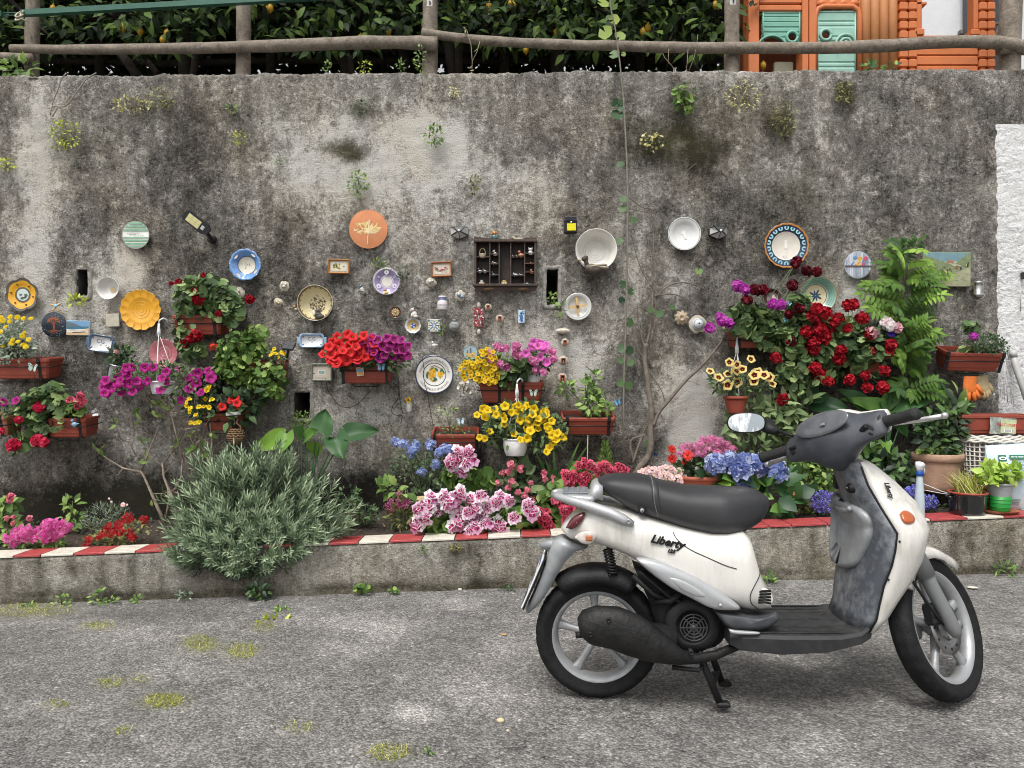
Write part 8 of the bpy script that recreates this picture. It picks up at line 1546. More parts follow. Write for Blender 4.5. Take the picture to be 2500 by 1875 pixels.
M=onwall(1234,649,5.19);x0,x1,y0,y1=[v*5.12/FPX for v in(-73,73,-52,56)];dp=.08
wx=lambda px:(px-1234)*s;wy=lambda py:(649-py)*s
k=MB();k.box((0,(y0+y1)/2,.004),(x1-x0-.01,y1-y0-.01,.008),0,M);k.build('back_board',DW,F)
for nm,c,d in(('side_board',(x0,(y0+y1)/2,dp/2),(.014,y1-y0,dp)),('side_board',(x1,(y0+y1)/2,dp/2),(.014,y1-y0,dp)),('top_board',(0,y1+.002,dp/2+.006),(x1-x0+.024,.018,dp+.012)),('bottom_board',(0,y0+.002,dp/2+.008),(x1-x0+.03,.016,dp+.016))):k=MB();k.box(c,d,0,M,.002);k.build(nm,DW2,F)
k=MB();k.loft([[M@V((x*(x1-x0+.02)/2,y1+h,z)) for h,z in((.008,.0),(.008,.06),(g,.06),(g,.0))] for x,g in((-1,.036),(-.5,.022),(0,.020),(.5,.022),(1,.030))],0,smooth=False);k.build('cornice',DW2,F)
k=MB();k.loft([[M@V((x*(x1-x0)/2,y0-.006-h,z)) for h,z in((0,.05),(.030,.05),(.030,.07),(0,.075))] for x in(-1.02,1.02)],0,smooth=False)
for x in(-.55,.58):k.blob((x*x1,y0-.022,.066),(.045,.012,.012),1,M)
k.build('base_moulding',[DW2,mat((.20,.12,.06),.7,0,.4,40)],F)
cols=(1196,1219,1247,1281)
for x in cols:k=MB();k.box((wx(x),(y0+y1)/2+.0,dp/2),(.008,y1-y0-.018,dp-.008),0,M);k.build('divider',DW2,F)
SH={0:(1160,1196,(631,667)),1:(1196,1219,(624,648,675)),3:(1247,1281,(629,676)),4:(1281,1308,(622,647,668))}
for a,b,ys in SH.values():
 for y in ys:k=MB();k.box(((wx(a)+wx(b))/2,wy(y),dp/2),((b-a)*s-.010,.007,dp-.012),0,M);k.build('shelf',DW2,F)
FY=5.13
def fig(label,px,bottom,h,col,kind,c2=None,rot=0,c3=None,name='figurine',cat='figurine'):critter(name,label,cat,px,bottom-h/2+.5,h,FY,col,kind,c2,rot,c3)
fig('white cat figurine in the top right compartment of the cabinet',1295,622,19,'#d8d6d0','cat');fig('brown clay hen figurine in the fourth column of the cabinet',1272,629,20,'#b07858','bird','#a86c4c');fig('tiny white bird figurine at the left of the clay hen',1253,629,8,'#d8d0c4','bird');fig('tiny cream bird figurine touching the clay hen',1262,629,8,'#c8bca8','bird');fig('howling grey white wolf figurine on the top shelf of the second column',1208,624,15,'#b8b4ac','sit');fig('grey elephant figurine on the middle shelf of the second column',1208,648,12,'#8c8880','animal');fig('dark teal duck figurine low in the second column',1205,675,14,'#4a5c60','bird','#2c4448');fig('black and white bird figurine left on the middle shelf of the first column',1172,667,14,'#b8bcc0','bird','#4a4c58');fig('blue and white bird figurine right on the middle shelf of the first column',1184,667,13,'#c4c8cc','bird','#6a788c');fig('pair like white dog figurine on the fourth column shelf',1259,675,11,'#c8ccd0','animal');fig('grey lying cat figurine right of the white dog',1272,675,9,'#9c9c98','animal');fig('terracotta dog figurine in the right column',1298,668,12,'#b87850','sit');fig('small red clay hedgehog figurine in the right column',1299,646,8,'#b05c3c','animal');fig('grey mouse figurine on the floor of the second column',1205,699,7,'#7c7c78','animal');fig('small orange bird figurine on the floor of the fourth column',1253,700,7,'#b87850','bird');fig('tiny grey bird figurine at the floor beside the blue teapot',1274,700,6,'#8c8c84','bird');fig('tiny cream bird figurine in the lower right corner of the cabinet',1301,700,6,'#c8b8a0','bird')
critter('owl_figurine','colourful owl figurine standing on top of the cabinet','figurine',1207,577,24,5.14,'#4a6a68','owl','#c8984c',0,'#b0543c')
F=thing('duck_ornament',P(1266,590,5.13),'slender pale driftwood bird lying on the cabinet top','figurine');k=MB();k.tube([P(1250,582,5.13),P(1253,579,5.13),P(1257,584,5.13),P(1268,586,5.13),P(1278,583,5.13)],[.006,.010,.012,.016,.003],8);k.build('body',mat('#a89c88',.8,0,.2,50),F);k=MB();k.tube([P(1251,581,5.13),P(1247,582,5.13)],[.004,.001],5);k.build('beak',mat('#8a7c64',.8),F)
F=thing('miniature_basket',P(1178,630,FY),'miniature clay basket with a tall handle in the first compartment','basket');M=Matrix.Translation(P(1178,630,FY));k=MB();k.lathe([(0,0),(6*s,0),(7*s,3*s),(8.5*s,8*s),(8.5*s,10*s),(7.5*s,10*s),(7*s,4*s)],20,0,M);k.build('bowl',mat('#a89a84',.8,0,.15,60),F);k=MB();k.tube([M@V((7.5*s*math.cos(a),0,9*s+15*s*math.sin(a))) for a in frange(0,PI,12)],.0028,6);k.build('handle',mat('#a08c68',.8),F)
F=thing('miniature_vase',P(1176,699,FY),'small two tone clay vase on the cabinet floor at the left','vase');M=Matrix.Translation(P(1176,700,FY));k=MB();k.lathe([(0,0),(4.5*s,0),(7.5*s,6*s),(7*s,10*s),(3*s,13*s),(4*s,16*s),(3*s,16*s)],20,[0,0,0,1,1,1],M);k.build('vase',[mat('#b08c74',.6),mat('#8c9494',.6)],F)
F=thing('miniature_clock',P(1231,699,FY),'gold arched miniature clock in the middle of the cabinet','clock');M=onwall(1231,692,FY);k=MB();k.lathe([(0,-.004),(7.5*s,-.004),(7.5*s,.01),(5.6*s,.014),(5*s,.010)],24,0,M);k.box((0,-6*s,.003),(14*s,3*s,.012),0,M);k.build('case',mat('#b8944c',.35,.5),F);k=MB();k.lathe([(0,.011),(5.2*s,.011)],24,0,M);k.build('dial',mat('#d0c8b4',.5),F);k=MB();stroke(k,[(0,0),(0,3*s)],.6*s,.0115,0,M);stroke(k,[(0,0),(2*s,1*s)],.6*s,.0115,0,M);k.build('hands',ink,F)
F=thing('miniature_teapot',P(1287,700,FY),'tiny blue green teapot on the cabinet floor at the right','teapot');M=onwall(1287,695,FY);k=MB();k.blob((0,0,.005),(6*s,4.6*s,5*s),0,M,12,8);k.build('body',GL('#4a707c',.2),F);k=MB();k.blob((0,5*s,.005),(2*s,1.4*s,2*s),0,M);k.build('lid',GL('#5a808c'),F);k=MB();k.tube([M@V((-5*s,0,.005)),M@V((-9*s,3*s,.005))],[1.6*s,.8*s],6);k.build('spout',GL('#4a707c'),F)
F=thing('hanging_nest',P(576,1060,4.90),'round woven straw nest holding a succulent, hung from the pansy box','basket');c=P(576,1064,4.90);k=MB();s=4.9/FPX
for j in range(11):
 a0=-PI/2+PI*(j+.5)/11
 if a0>.95:continue
 k.tube([c+V((20*s*math.cos(a0)*math.cos(a)*(1+.04*math.sin(9*a+j*2)),20*s*math.cos(a0)*math.sin(a),20*s*math.sin(a0)+.003*math.sin(13*a+j*3))) for a in frange(0,2*PI,26)],.0062,5)
k.build('weave',mat('#7a6248',.95,0,.45,70,.8,120),F);k=MB()
for sg in(-1,1):k.tube([c+V((sg*14*s,0,13*s)),c+V((sg*10*s,0,24*s)),c+V((sg*2*s,0,30*s)),c+V((sg*4*s,0,40*s)),c+V((0,0,50*s))],.006,6)
k.build('loop',mat('#6a5640',.95,0,.4,70),F);k=MB()
for i in range(34):a=i*2.4;r_=.3+i/34;leaf(k,c+V((0,-.01,8*s)),V((math.cos(a)*r_,-.4-.2*math.sin(a),math.sin(a)*r_*.6+.5)),V((0,-1,0)),9*s,5*s,0,U(0,1),.3,-.2)
k.build('succulent',tinted('#5a6c54','#8c9c80','#b8c0a4'),F)
F,M,s=tile('tilted_photo','small framed photo lying on the rim above the hanging nest',570,1010,36,8,.012,mat('#a8aaa8',.4,0,.3,60),'picture',6,4.9)
F=thing('cable',P(770,985,5.17),'thin black string light cable looping under the middle planter','cable');k=MB()
for pl in([(960,936),(975,945),(972,975),(958,990),(955,1008),(968,1015),(984,1012),(978,1034)],[(972,920),(974,950),(978,990),(984,1010)],[(760,910),(780,915),(795,920),(798,950),(815,975),(828,992),(850,996),(870,990),(890,970),(912,945)],[(762,885),(785,908),(800,900),(815,888)]):k.tube([P(x,y,5.16) for x,y in smooth_poly(pl,2)],.0022,4)
k.build('cord',IRON,F)
F=thing('cable',P(1055,930,5.13),'thin black cord crossing the lemon plate down to the twiggy planter','cable');k=MB();k.tube([P(x,y,5.12) for x,y in smooth_poly([(1030,870),(1036,900),(1034,930),(1042,950),(1050,1000),(1058,1040)],2)],.002,4);k.build('cord',IRON,F)
def glove(label,base,fingers,thumb,col,rot,Y):
 F=thing('glove',P(*base,Y),label,'glove','gardening gloves');k=MB();s=Y/FPX;M=onwall(base[0],base[1],Y,rot)
 k.loft([[M@V((x*s+w_*s*math.cos(a),y*s,.02+d*s*math.sin(a))) for a in[2*PI*i/14 for i in range(14)]] for x,y,w_,d in((0,0,15,4),(0,-3,16,5),(-1,-12,16,6),(-1,-24,17,7),(0,-34,17,6.5),(0,-38,15,5))],0)
 for x,ln,a in fingers:k.tube([M@V((x*s,-30*s,.02)),M@V(((x+ln*.45*math.sin(a))*s,(-36-ln*.45)*s,.026)),M@V(((x+ln*.8*math.sin(a))*s,(-36-ln*.8)*s,.022)),M@V(((x+ln*math.sin(a))*s,(-36-ln)*s,.016))],[5.4*s,5.0*s,4.6*s,2.5*s],10)
 k.tube([M@V((thumb[0]*s,-18*s,.02)),M@V(((thumb[0]+thumb[1]*.5)*s,-30*s,.03)),M@V(((thumb[0]+thumb[1])*s,-42*s,.024))],[6*s,5.4*s,3.5*s],10)
 k.build('glove_body',mat(col,.75,0,.15,22,.3,160),F);k=MB();k.loft([[M@V((w_*s*math.cos(a),y*s,.02+d*s*math.sin(a))) for a in[2*PI*i/14 for i in range(14)]] for y,w_,d in((3,15.5,4.5),(1,16,5),(-2,16.3,5.2))],0,cap=False);k.build('cuff',mat(col,.8,0,.2,30),F)
glove('cream rubber glove hanging behind the orange one',(2392,920),((-9,14,-.1),(-3,19,.0),(4,18,.1),(10,12,.25)),(12,8),'#c0ad86',8,5.10);glove('orange rubber glove hanging below the dark cushion plant',(2364,922),((-11,18,-.15),(-4,24,-.05),(5,22,.3),(12,15,.7)),(13,17),'#d4702c',0,5.04)
F=thing('wicker_basket',P(2425,1150,4.8),'white open lattice wicker basket carrying a planter box','basket');s=4.8/FPX;b0=P(2425,1215,4.86);k=MB();Rb,Hb=78*s,150*s;wk=mat('#c8c4bc',.6,0,.12,50)
for i in range(34):
 a=2*PI*i/34;k.tube([b0+V((Rb*.86*math.cos(a),Rb*.5*math.sin(a),0)),b0+V((Rb*math.cos(a+.06),Rb*.58*math.sin(a+.06),Hb))],.0048,5)
for j in range(13):
 q_=.86+.14*j/12;k.tube([b0+V((Rb*q_*math.cos(a)*(1+.012*(1 if i%2 else-1)),Rb*q_*.58*math.sin(a)*(1+.012*(1 if i%2 else-1)),Hb*.93*j/12+.003*math.sin(5*a+j))) for i,a in enumerate(frange(0,2*PI,69))],.0045,5)
k.build('lattice',wk,F);k=MB()
for j in range(4):k.tube([b0+V(((Rb+.012-.004*j)*math.cos(a),(Rb*.58+.012-.004*j)*math.sin(a),Hb-.024+j*.011+.004*math.sin(16*a+j*2))) for a in frange(0,2*PI,80)],.008,6)
k.build('rim',wk,F)
F=thing('soil_bag',P(2462,1235,4.62),'full pale blue plastic sack of potting soil with green print leaning on the basket','sack');M=Matrix.Translation(P(2468,1244,4.66))@Matrix.Rotation(R(-9),4,'X')@Matrix.Rotation(R(4),4,'Z');s=4.62/FPX;k=MB();rows,cols=15,13;W_,H_=140*s,162*s;vs=[]
for side in(-1,1):
 for i in range(rows):
  for j in range(cols):
   u,v=(j/(cols-1)-.5)*2,i/(rows-1);bl=(1-abs(u)**2.6)*(1-abs(2*v-1)**3.);vs.append(V((u*W_/2*(1-.04*math.sin(v*PI))+.05,side*(.085*bl+.006*noise.noise((u*3,v*4,side))+.004*noise.noise((u*9,v*9,side))),v*H_+.012*u*(v>.9))))
fs=[]
for b_ in(0,rows*cols):fs+=[(b_+i*cols+j,b_+i*cols+j+1,b_+i*cols+j+cols+1,b_+i*cols+j+cols) for i in range(rows-1) for j in range(cols-1)]
k.add(vs,fs,0,.5,True,M);k.build('sack',mat('#c2d2dc',.3,0,.06,12,.15,40,coat=.3),F)
def on_bag(x,z,d=.004):
 u,v=(x-.05)*2/W_,z/H_;bl=(1-abs(u)**2.6)*(1-abs(2*v-1)**3.) if abs(u)<1 else 0;return M@V((x,-(.085*max(0,bl)+.009)-d,z))
k=MB();GRN=mat('#1f6b4a',.5)
def bagtext(txt,x,z,size,m=0,rot=0):
 vs_,fs_=text_geom(txt,size,0,.02);c_,s_=math.cos(rot),math.sin(rot);k.add([on_bag(x+v.x*c_-v.y*s_,z+v.x*s_+v.y*c_) for v in vs_],fs_,m,.5,False)
def bagrect(x0_,x1_,z0_,z1_,m=0):
 n_=5;k.add([on_bag(x0_+(x1_-x0_)*i/n_,z0_+(z1_-z0_)*j,.003) for j in(0,1) for i in range(n_+1)],[(i,i+1,n_+2+i,n_+1+i) for i in range(n_)],m,.5,True)
bagrect(-.085,-.045,.235,.345);bagtext('E 10',-.064,.29,.05,1,PI/2)
for xx in(.02,.145):
 bagrect(xx-.048,xx+.048,.318,.345);bagtext('MISTER GREEN',xx,.331,.0125,1);bagtext('TERRICCIO',xx,.298,.017);bagtext('UNIVERSALE',xx,.278,.017)
 for z_ in(.258,.25,.242,.234,.18,.172,.164):bagrect(xx-.044,xx+.04,z_,z_+.0025,2)
 bagtext('Peso 10 L',xx,.205,.014)
for i in range(14):bagrect(-.06+.006*i,-.0575+.006*i,.03,.065)
k.build('print',[GRN,mat('#dfe6e8',.5),mat('#5c7c74',.5)],F)
F=thing('spray_bottle',P(2240,1262,4.56),'clear white spray bottle with a blue collar standing on the kerb','bottle');M=Matrix.Translation(P(2245,1262,4.56));s=4.56/FPX;k=MB();k.lathe([(0,0),(11*s,0),(12*s,3*s),(11.5*s,40*s),(9*s,75*s),(7*s,98*s),(6.5*s,102*s)],24,0,M);k.build('body',mat('#b4c0c8',.15,0,.08,14,coat=.5),F);k=MB();k.lathe([(7*s,100*s),(9*s,101*s),(9*s,110*s),(7.5*s,112*s)],24,0,M);k.build('collar',mat('#1c4a9c',.4),F)
k=MB();k.loft([[M@V((x*s,y*s,z*s)) for y in(-4,4) for x in((a,b) if y<0 else(b,a))] for a,b,z in((-6,6,111),(-7,7,118),(-9,11,122),(-10,12,128),(-9,8,133),(-7,2,135))],0);k.build('spray_head',mat('#d8dade',.35),F);k=MB();k.tube([M@V((9*s,0,122*s)),M@V((12*s,0,114*s)),M@V((11*s,0,106*s))],2*s,6);k.build('trigger',mat('#d0d4d8',.35),F)
F=thing('drain_pipe',P(2480,1000,5.1),'pale grey plastic pipe leaning against the white plaster','pipe');k=MB();k.tube([P(2472,856,5.13),P(2478,890,5.12),P(2520,1010,5.0)],[.021,.022,.022],14);k.build('tube',mat('#bcbcba',.45,0,.08,20),F);k=MB();k.tube([P(2472,856,5.13),P(2475,872,5.125)],[.025,.025],14);k.build('socket',mat('#b0b0ae',.45),F)
F=thing('pot_hangers',P(2450,870,5.08),'bunch of white pot hangers dangling from the right end of the planter near the plaster','hangers');k=MB()
for x1,y1 in((2427,962),(2441,975),(2448,978),(2452,980),(2460,985),(2470,990),(2462,992),(2477,994)):k.tube([P(2452+U(-4,4),872,5.0),P((2452+x1)/2+U(-3,3),920,5.01),P(x1,y1,5.04)],.002,4);k.box(P(x1,y1,5.04),(.008,.004,.014),0)
k.tube([P(2446,880,4.99),P(2450,862,4.97),P(2460,862,4.98),P(2464,878,5.0)],.005,6);k.build('cords',WHITEP,F)
F=thing('cord',P(2330,1195,4.7),'white string stretched from the spray bottle to the black pot','string');k=MB();k.tube([P(2252,1180,4.62),P(2300,1200,4.62),P(2322,1206,4.62)],.0025,5);k.tube([P(2254,1196,4.62),P(2290,1203,4.62),P(2322,1208,4.62)],.0025,5);k.build('strands',WHITEP,F)
F=thing('garden_stake',P(1435,1200,4.95),'thin grey rod standing below the brick red planter','stake');k=MB();k.tube([P(1433,1195,4.84),P(1435,1066,4.9)],.004,6);k.build('rod',mat('#8a8478',.5),F);k=MB();k.blob(P(1435,1065,4.9),.006,0);k.build('tip',mat('#8a8478',.5),F)
F=thing('wall_switch',P(2497,672,5.17),'dark fitting on the white plaster at the right edge','fitting');k=MB();k.box(P(2498,673,5.17),(.02,.03,.05),0,None,.004);k.build('housing',BLK,F);k=MB();k.tube([P(2492,700,5.16),P(2492,760,5.16)],.004,5);k.build('wire',mat('#b0b0b0',.5),F)
for lab,x,y,r_ in(('pale stone lying on the road below the middle of the kerb',1222,1762,11),('small white pebble right of the pale stone',1240,1785,5),('tan leaf scrap on the road left of the rear wheel',1231,1551,8),('white scrap of paper by the kerb right of the front wheel',2374,1438,14),('pale pebble at the foot of the kerb',1123,1441,6)):
 p=on_road(x,y);F=thing('stone' if 'scrap' not in lab else 'litter',p,lab,'stone' if 'scrap' not in lab else 'litter');k=MB();q_=r_*p.y/FPX;k.blob(p+V((0,0,q_*.3)),(q_,q_*.7,q_*.55 if 'scrap' not in lab else.004),0,None,7,5);k.build('chip' if 'scrap' in lab else 'rock',mat('#c4b898' if 'pale stone' in lab else '#c8c0b4' if 'tan' not in lab else '#b89468',.9,0,.15,60),F)
# ================================================================ terrace above the wall: log fence, lemon trees, playhouse
def wood_mat(c0,c1):
 m,N,L,b=newmat('grey_wood');tc=N.new('ShaderNodeTexCoord');n=noise_node(N,L,tc.outputs['Object'],9,6,.7);n.inputs['Distortion'].default_value=.6
 n2=noise_node(N,L,tc.outputs['Object'],60,4,.7);f=maths(N,L,'ADD',maths(N,L,'MULTIPLY',n.outputs['Fac'],.6),maths(N,L,'MULTIPLY',n2 .outputs['Fac'],.4))
 r=ramp(N,[(.32,c0),(.62,c1)]);L.new(f,r.inputs[0]);L.new(r.outputs[0],b.inputs['Base Color']);b.inputs['Roughness'].default_value=.9
 bp=N.new('ShaderNodeBump');bp.inputs['Strength'].default_value=.8;bp.inputs['Distance'].default_value=.015;L.new(f,bp.inputs['Height']);L.new(bp.outputs[0],b.inputs['Normal']);return m
WD=wood_mat((.07,.055,.042),(.30,.255,.205));WDK=wood_mat((.02,.017,.014),(.07,.058,.046))
F=thing('log_fence',P(1050,170,5.4),'rustic fence of grey chestnut posts and log rails along the wall top','fence')
def log(pl,r,Y,nm,knots=True,mt=None,seg=12):
 sm=smooth_poly(pl,2);n_=len(sm);k=MB();pts=[];rad=[]
 for i,(x,y) in enumerate(sm):pts.append(P(x,y+1.5*noise.noise((x*.02,y*.02,3)),Y));rad.append((r[0]+(r[1]-r[0])*i/(n_-1))*(1+.10*noise.noise((x*.013,y*.02,1))+.06*noise.noise((x*.06,y*.05,1)))*Y/FPX)
 k.tube(pts,rad,seg)
 k.build(nm,mt or WD,F)
for x0,x1,y1,r in((84,78,180,15),(596,594,182,16.5),(1052,1049,178,17.5),(1788,1786,172,17.5),(2476,2464,168,23)):log([(x0,-190),(x0-1,-60),(x1+1,60),(x1,y1+30)],(r,r*1.08),5.42,'post')
log([(28,119),(150,121),(300,120),(480,118),(640,113),(800,107),(950,102),(1068,108)],(10.5,16.5),5.33,'rail');log([(1030,80),(1090,89),(1200,101),(1320,107),(1500,112),(1660,117),(1800,117),(2000,118),(2150,113),(2330,100),(2450,104),(2500,116)],(10,16),5.33,'rail');log([(-300,138),(-60,138),(82,141)],(10,11),5.33,'rail');log([(2440,118),(2560,120),(2900,118)],(16,14),5.36,'rail')
k=MB()
for x,y,r in((1060,96,20),(594,116,19),(1788,118,20),(80,128,17)):
 c=P(x,y,5.38);q=r*5.38/FPX;k.tube([c+V((q*math.cos(a)*.9,q*1.5*math.sin(a)*.5,q*.9*math.sin(a+.5))) for a in frange(0,6.5,16)],.0025,4)
k.build('binding_wire',IRON,F)
F=thing('hinge_plate',P(1049,8,5.31),'small white insulator plate nailed to the middle fence post','fitting');k=MB();M=onwall(1049,8,5.32);k.box((0,0,0),(.042,.05,.008),0,M,.002);k.build('plate',mat('#b8b8b4',.5),F);k=MB();k.tube([M@V((-.002,.012,.006)),M@V((.006,.004,.012)),M@V((0,-.012,.006))],.004,6);k.build('hook',IRON,F)
F=thing('hinge_plate',P(1790,3,5.31),'small white insulator plate nailed to the fence post beside the playhouse','fitting');k=MB();M=onwall(1789,4,5.32);k.box((0,0,0),(.042,.05,.008),0,M,.002);k.build('plate',mat('#b8b8b4',.5),F);k=MB();k.tube([M@V((-.002,.012,.006)),M@V((.006,.004,.012)),M@V((0,-.012,.006))],.004,6);k.build('hook',IRON,F)
F=thing('green_tube',P(400,15,5.27),'dark green square metal tube slung across the top left of the fence','tube');k=MB()
for a,b in(((54,33),(790,-8)),((-60,39),(6,35))):A,B=P(*a,5.28),P(*b,5.28);k.loft([[q+V((0,y,z)) for y,z in((-.02,-.019),(.02,-.019),(.02,.019),(-.02,.019))] for q in(A,B)],0,smooth=False)
k.tube([P(4,31,5.28),P(56,31,5.28)],.004,5);k.tube([P(4,38,5.28),P(56,37,5.28)],.004,5);k.build('tube',mat('#2c5c4c',.45,0,.12,12),F)
k=MB();c=P(50,32,5.25);k.tube([c+V((.02*math.cos(a),-.012+.03*math.sin(a),.03*math.sin(a*1.02)-.004*a)) for a in frange(0,14,40)],.006,5);k.tube([c,c+V((.02,-.02,-.05)),c+V((.05,0,-.06))],.006,5);k.build('rope_knot',mat('#b8b09c',.9),F)
F=thing('root_pair',P(190,240,5.16),'two pale roots hanging over the wall edge at upper left and meeting','root');k=MB()
for pl in([(162,178),(148,195),(143,215),(130,245),(127,256)],[(235,178),(210,192),(195,215),(180,235),(165,256),(150,262),(128,258)],[(128,258),(122,280)],[(140,262),(128,285)],[(150,262),(160,280)],[(160,262),(175,282)]):k.tube([P(x,y,5.15) for x,y in smooth_poly(pl,1)],.0045,5)
k.build('roots',mat('#8c847a',.9),F)
F=thing('dead_stem',P(1150,180,5.3),'thin dead flower stem forked above the wall right of the middle post','plant');k=MB()
for pl in([(1152,178),(1153,150),(1150,110),(1140,75),(1132,66)],[(1153,150),(1165,125),(1172,100)]):k.tube([P(x,y,5.3) for x,y in pl],.003,4)
for x,y in((1155,160),(1143,90),(1168,120),(1135,72),(1158,170)):leaf(k,P(x,y,5.3),rdir(),rdir(),.04,.014,0)
k.build('stem',mat('#8a8466',.8),F)
F=thing('dead_stem',P(1690,165,5.3),'dry twigs with a wisp of cobweb on the wall top left of the playhouse','plant');k=MB()
for pl in([(1650,178),(1640,160),(1622,140),(1618,130)],[(1632,155),(1632,120)],[(1675,175),(1678,150),(1680,118)],[(1682,172),(1695,140),(1702,100),(1704,84)]):k.tube([P(x,y,5.3) for x,y in pl],.0025,4)
k.build('stem',mat('#8a7c68',.9),F)
LEMON=mat('#b08a1c',.45,0,.12,30,.2,90)
def lemon_tree(label,trunk,ells,n,Y,lemons=(),limbs=()):
 F=thing('lemon_tree',P(trunk[0][0],trunk[0][1],Y),label,'tree','lemon trees on the terrace');k=MB();k.tube([P(x,y,Y) for x,y,r in trunk],[r*Y/FPX for x,y,r in trunk],9)
 for pl in limbs:k.tube([P(x,y,Y-.05) for x,y,r in pl],[r*Y/FPX for x,y,r in pl],7)
 for _ in range(9):
  e=rnd.choice(ells);k.tube([P(trunk[-1][0],trunk[-1][1],Y),P(e[0]+U(-.5,.5)*e[2],e[1]+U(-.2,.6)*e[3],Y+U(-.4,.4))],[.03,.012],5)
 k.build('trunk',WDK,F);k=MB();crown(k,ells,n,Y,.75,'leaf',34,0,.35,.46);k.build('crown',G['lemon'],F)
 for x,y in lemons:
  k=MB();q=Y-.55;p=P(x,y,q);k.blob(p,(.026,.026,.034),0,None,10,7);k.tube([p+V((0,0,.03)),p+V((.004,0,.045))],[.01,.003],5);k.tube([p-V((0,0,.03)),p-V((0,0,.042))],[.010,.003],5);k.build('lemon',LEMON,F)
lemon_tree('lemon tree at the far left behind the green tube',[(-60,190,16),(-50,60,14),(-20,-40,12)],[(20,-10,190,100),(-120,10,150,120),(90,90,130,46)],1300,6.5,[(130,22)])
lemon_tree('lemon tree with a pale blotched trunk behind the second fence post',[(455,190,18),(448,100,16),(452,20,15),(470,-60,12)],[(330,0,170,95),(500,-40,150,110),(380,80,140,52)],1500,6.4,[(301,68),(342,76),(408,82),(398,98),(660,20)],[[(340,190,12),(310,150,11),(296,130,9)],[(385,180,8),(360,150,7),(335,148,6)],[(470,190,9),(478,130,8),(486,90,6)]])
lemon_tree('lemon tree in deep shade between the second and middle posts',[(850,190,14),(830,100,13),(810,-20,11)],[(720,10,150,100),(880,-10,150,100),(800,90,150,46)],1400,6.6,[(880,93),(948,80),(655,22)],[[(860,190,9),(855,150,8),(845,110,7)]])
lemon_tree('lemon tree with two slanting stems right of the middle post',[(1110,190,15),(1098,120,14),(1092,20,12),(1090,-60,10)],[(1140,-20,160,100),(1040,20,130,90),(1240,60,120,60)],1200,6.5,[(1194,15),(1247,10)],[[(1120,180,11),(1120,90,9),(1128,-10,8)],[(1178,80,7),(1185,55,9),(1205,20,10),(1222,-30,9)]])
lemon_tree('lemon tree behind the hanging vine with low lemons',[(1360,190,16),(1358,90,14),(1350,-30,12)],[(1340,0,150,100),(1460,20,140,90),(1400,90,130,46)],1400,6.5,[(1358,80),(1284,122),(1253,14)])
lemon_tree('lemon tree left of the orange playhouse',[(1700,190,14),(1660,90,13),(1700,-30,11)],[(1600,10,140,100),(1740,0,130,100),(1680,90,130,46)],1400,6.5,[(1746,12),(1570,78),(1582,68),(1863,160)])
F=thing('pergola',P(800,180,7.2),'dark timber pergola with an added black sheet shading the lemon trees','pergola')
for x in(245,450,660,985,1230,1365,1560):k=MB();k.tube([P(x,200,7.),P(x+U(-6,6),40,7.),P(x+U(-8,8),-220,7.)],[.05,.045,.04],8);k.build('post',WDK,F)
for y,Y,r in((38,6.9,.05),(118,7.,.04),(150,7.1,.035),(-120,6.8,.05)):k=MB();k.tube([P(-500+300*i,y+U(-7,7),Y) for i in range(9)],r,8);k.build('beam',WDK,F)
k=MB();nx,ny=26,14
k.add([(-8.5+11.2*i/(nx-1),5.75+6*j/(ny-1),5.15+.12*noise.noise((i*.4,j*.4,0))+.10*j) for j in range(ny) for i in range(nx)],[(j*nx+i,j*nx+i+1,j*nx+i+nx+1,j*nx+i+nx) for j in range(ny-1) for i in range(nx-1)]);k.build('added_shade_sheet',mat((.012,.014,.013),.9),F)  # dark overhead sheet added to keep daylight off the terrace
F=thing('orchard_thicket',P(700,180,9),'dark tangle of lemon foliage filling the shade behind the fence','foliage');F['kind']='stuff';k=MB()
for _ in range(21000):
 x,y,z=U(-9.5,3.4),U(7.6,10.2),U(3.45,5.6)
 if noise.noise((x*1.1,y*.3,z*1.3))<-.36 and z<4.4:continue
 leaf(k,V((x,y,z)),rdir(),V((0,-.6,.6))+rdir(),U(.10,.2),.08,0,U(0,.8),.2,.3)
k.build('leaves',G['lemon'],F)
F=thing('white_house',P(2500,150,8.),'white rendered house wall behind the orange playhouse','house');k=MB();a=P(2215,0,8.).x;k.box((a+4,9.2,4.6),(8,2.4,5.),0);k.build('wall',mat((.66,.67,.69),.9,0,.06,4,.3,30),F)
k=MB();k.box((P(2478,0,7.7).x,7.9,4.6),(.16,.12,4),0);k.box((P(2390,0,7.7).x,7.9,4.6),(.05,.08,4),0);k.build('downpipe',mat('#4c4c50',.6),F)
k=MB();k.box((P(2450,60,7.6).x,7.95,P(0,40,7.6).z),(.5,.05,.04),0,Matrix.Identity(4));k.tube([P(2425,110,7.7),P(2455,20,7.7)],.02,6);k.tube([P(2430,60,7.7),P(2475,40,7.7)],.015,6);k.build('railing',mat('#6a6660',.7),F)
F=thing('playhouse',P(2110,170,5.9),'orange plastic toy playhouse with teal shutters on the terrace','playhouse');YP=5.85;s=YP/FPX
ORA=mat('#c4703f',.55,0,.1,6,.1,60);ORB=mat('#bd8050',.55,0,.12,6,.1,60);TEAL=mat('#8cb4a6',.55,0,.14,9);TEAL2=mat('#72a896',.55,0,.12,9)
def pbox(k,x0,x1,y0,y1,d0,d1,m=0,b=.01):a,c_=P(x0,y1,YP),P(x1,y0,YP);k.box(((a.x+c_.x)/2,YP+(d0+d1)/2,(a.z+c_.z)/2),(c_.x-a.x,d1-d0,c_.z-a.z),m,None,b)
k=MB()
for x0,x1 in((1826,1852),(1957,1972),(1974,1992)):pbox(k,x0,x1,-160,190,-.02,.12)
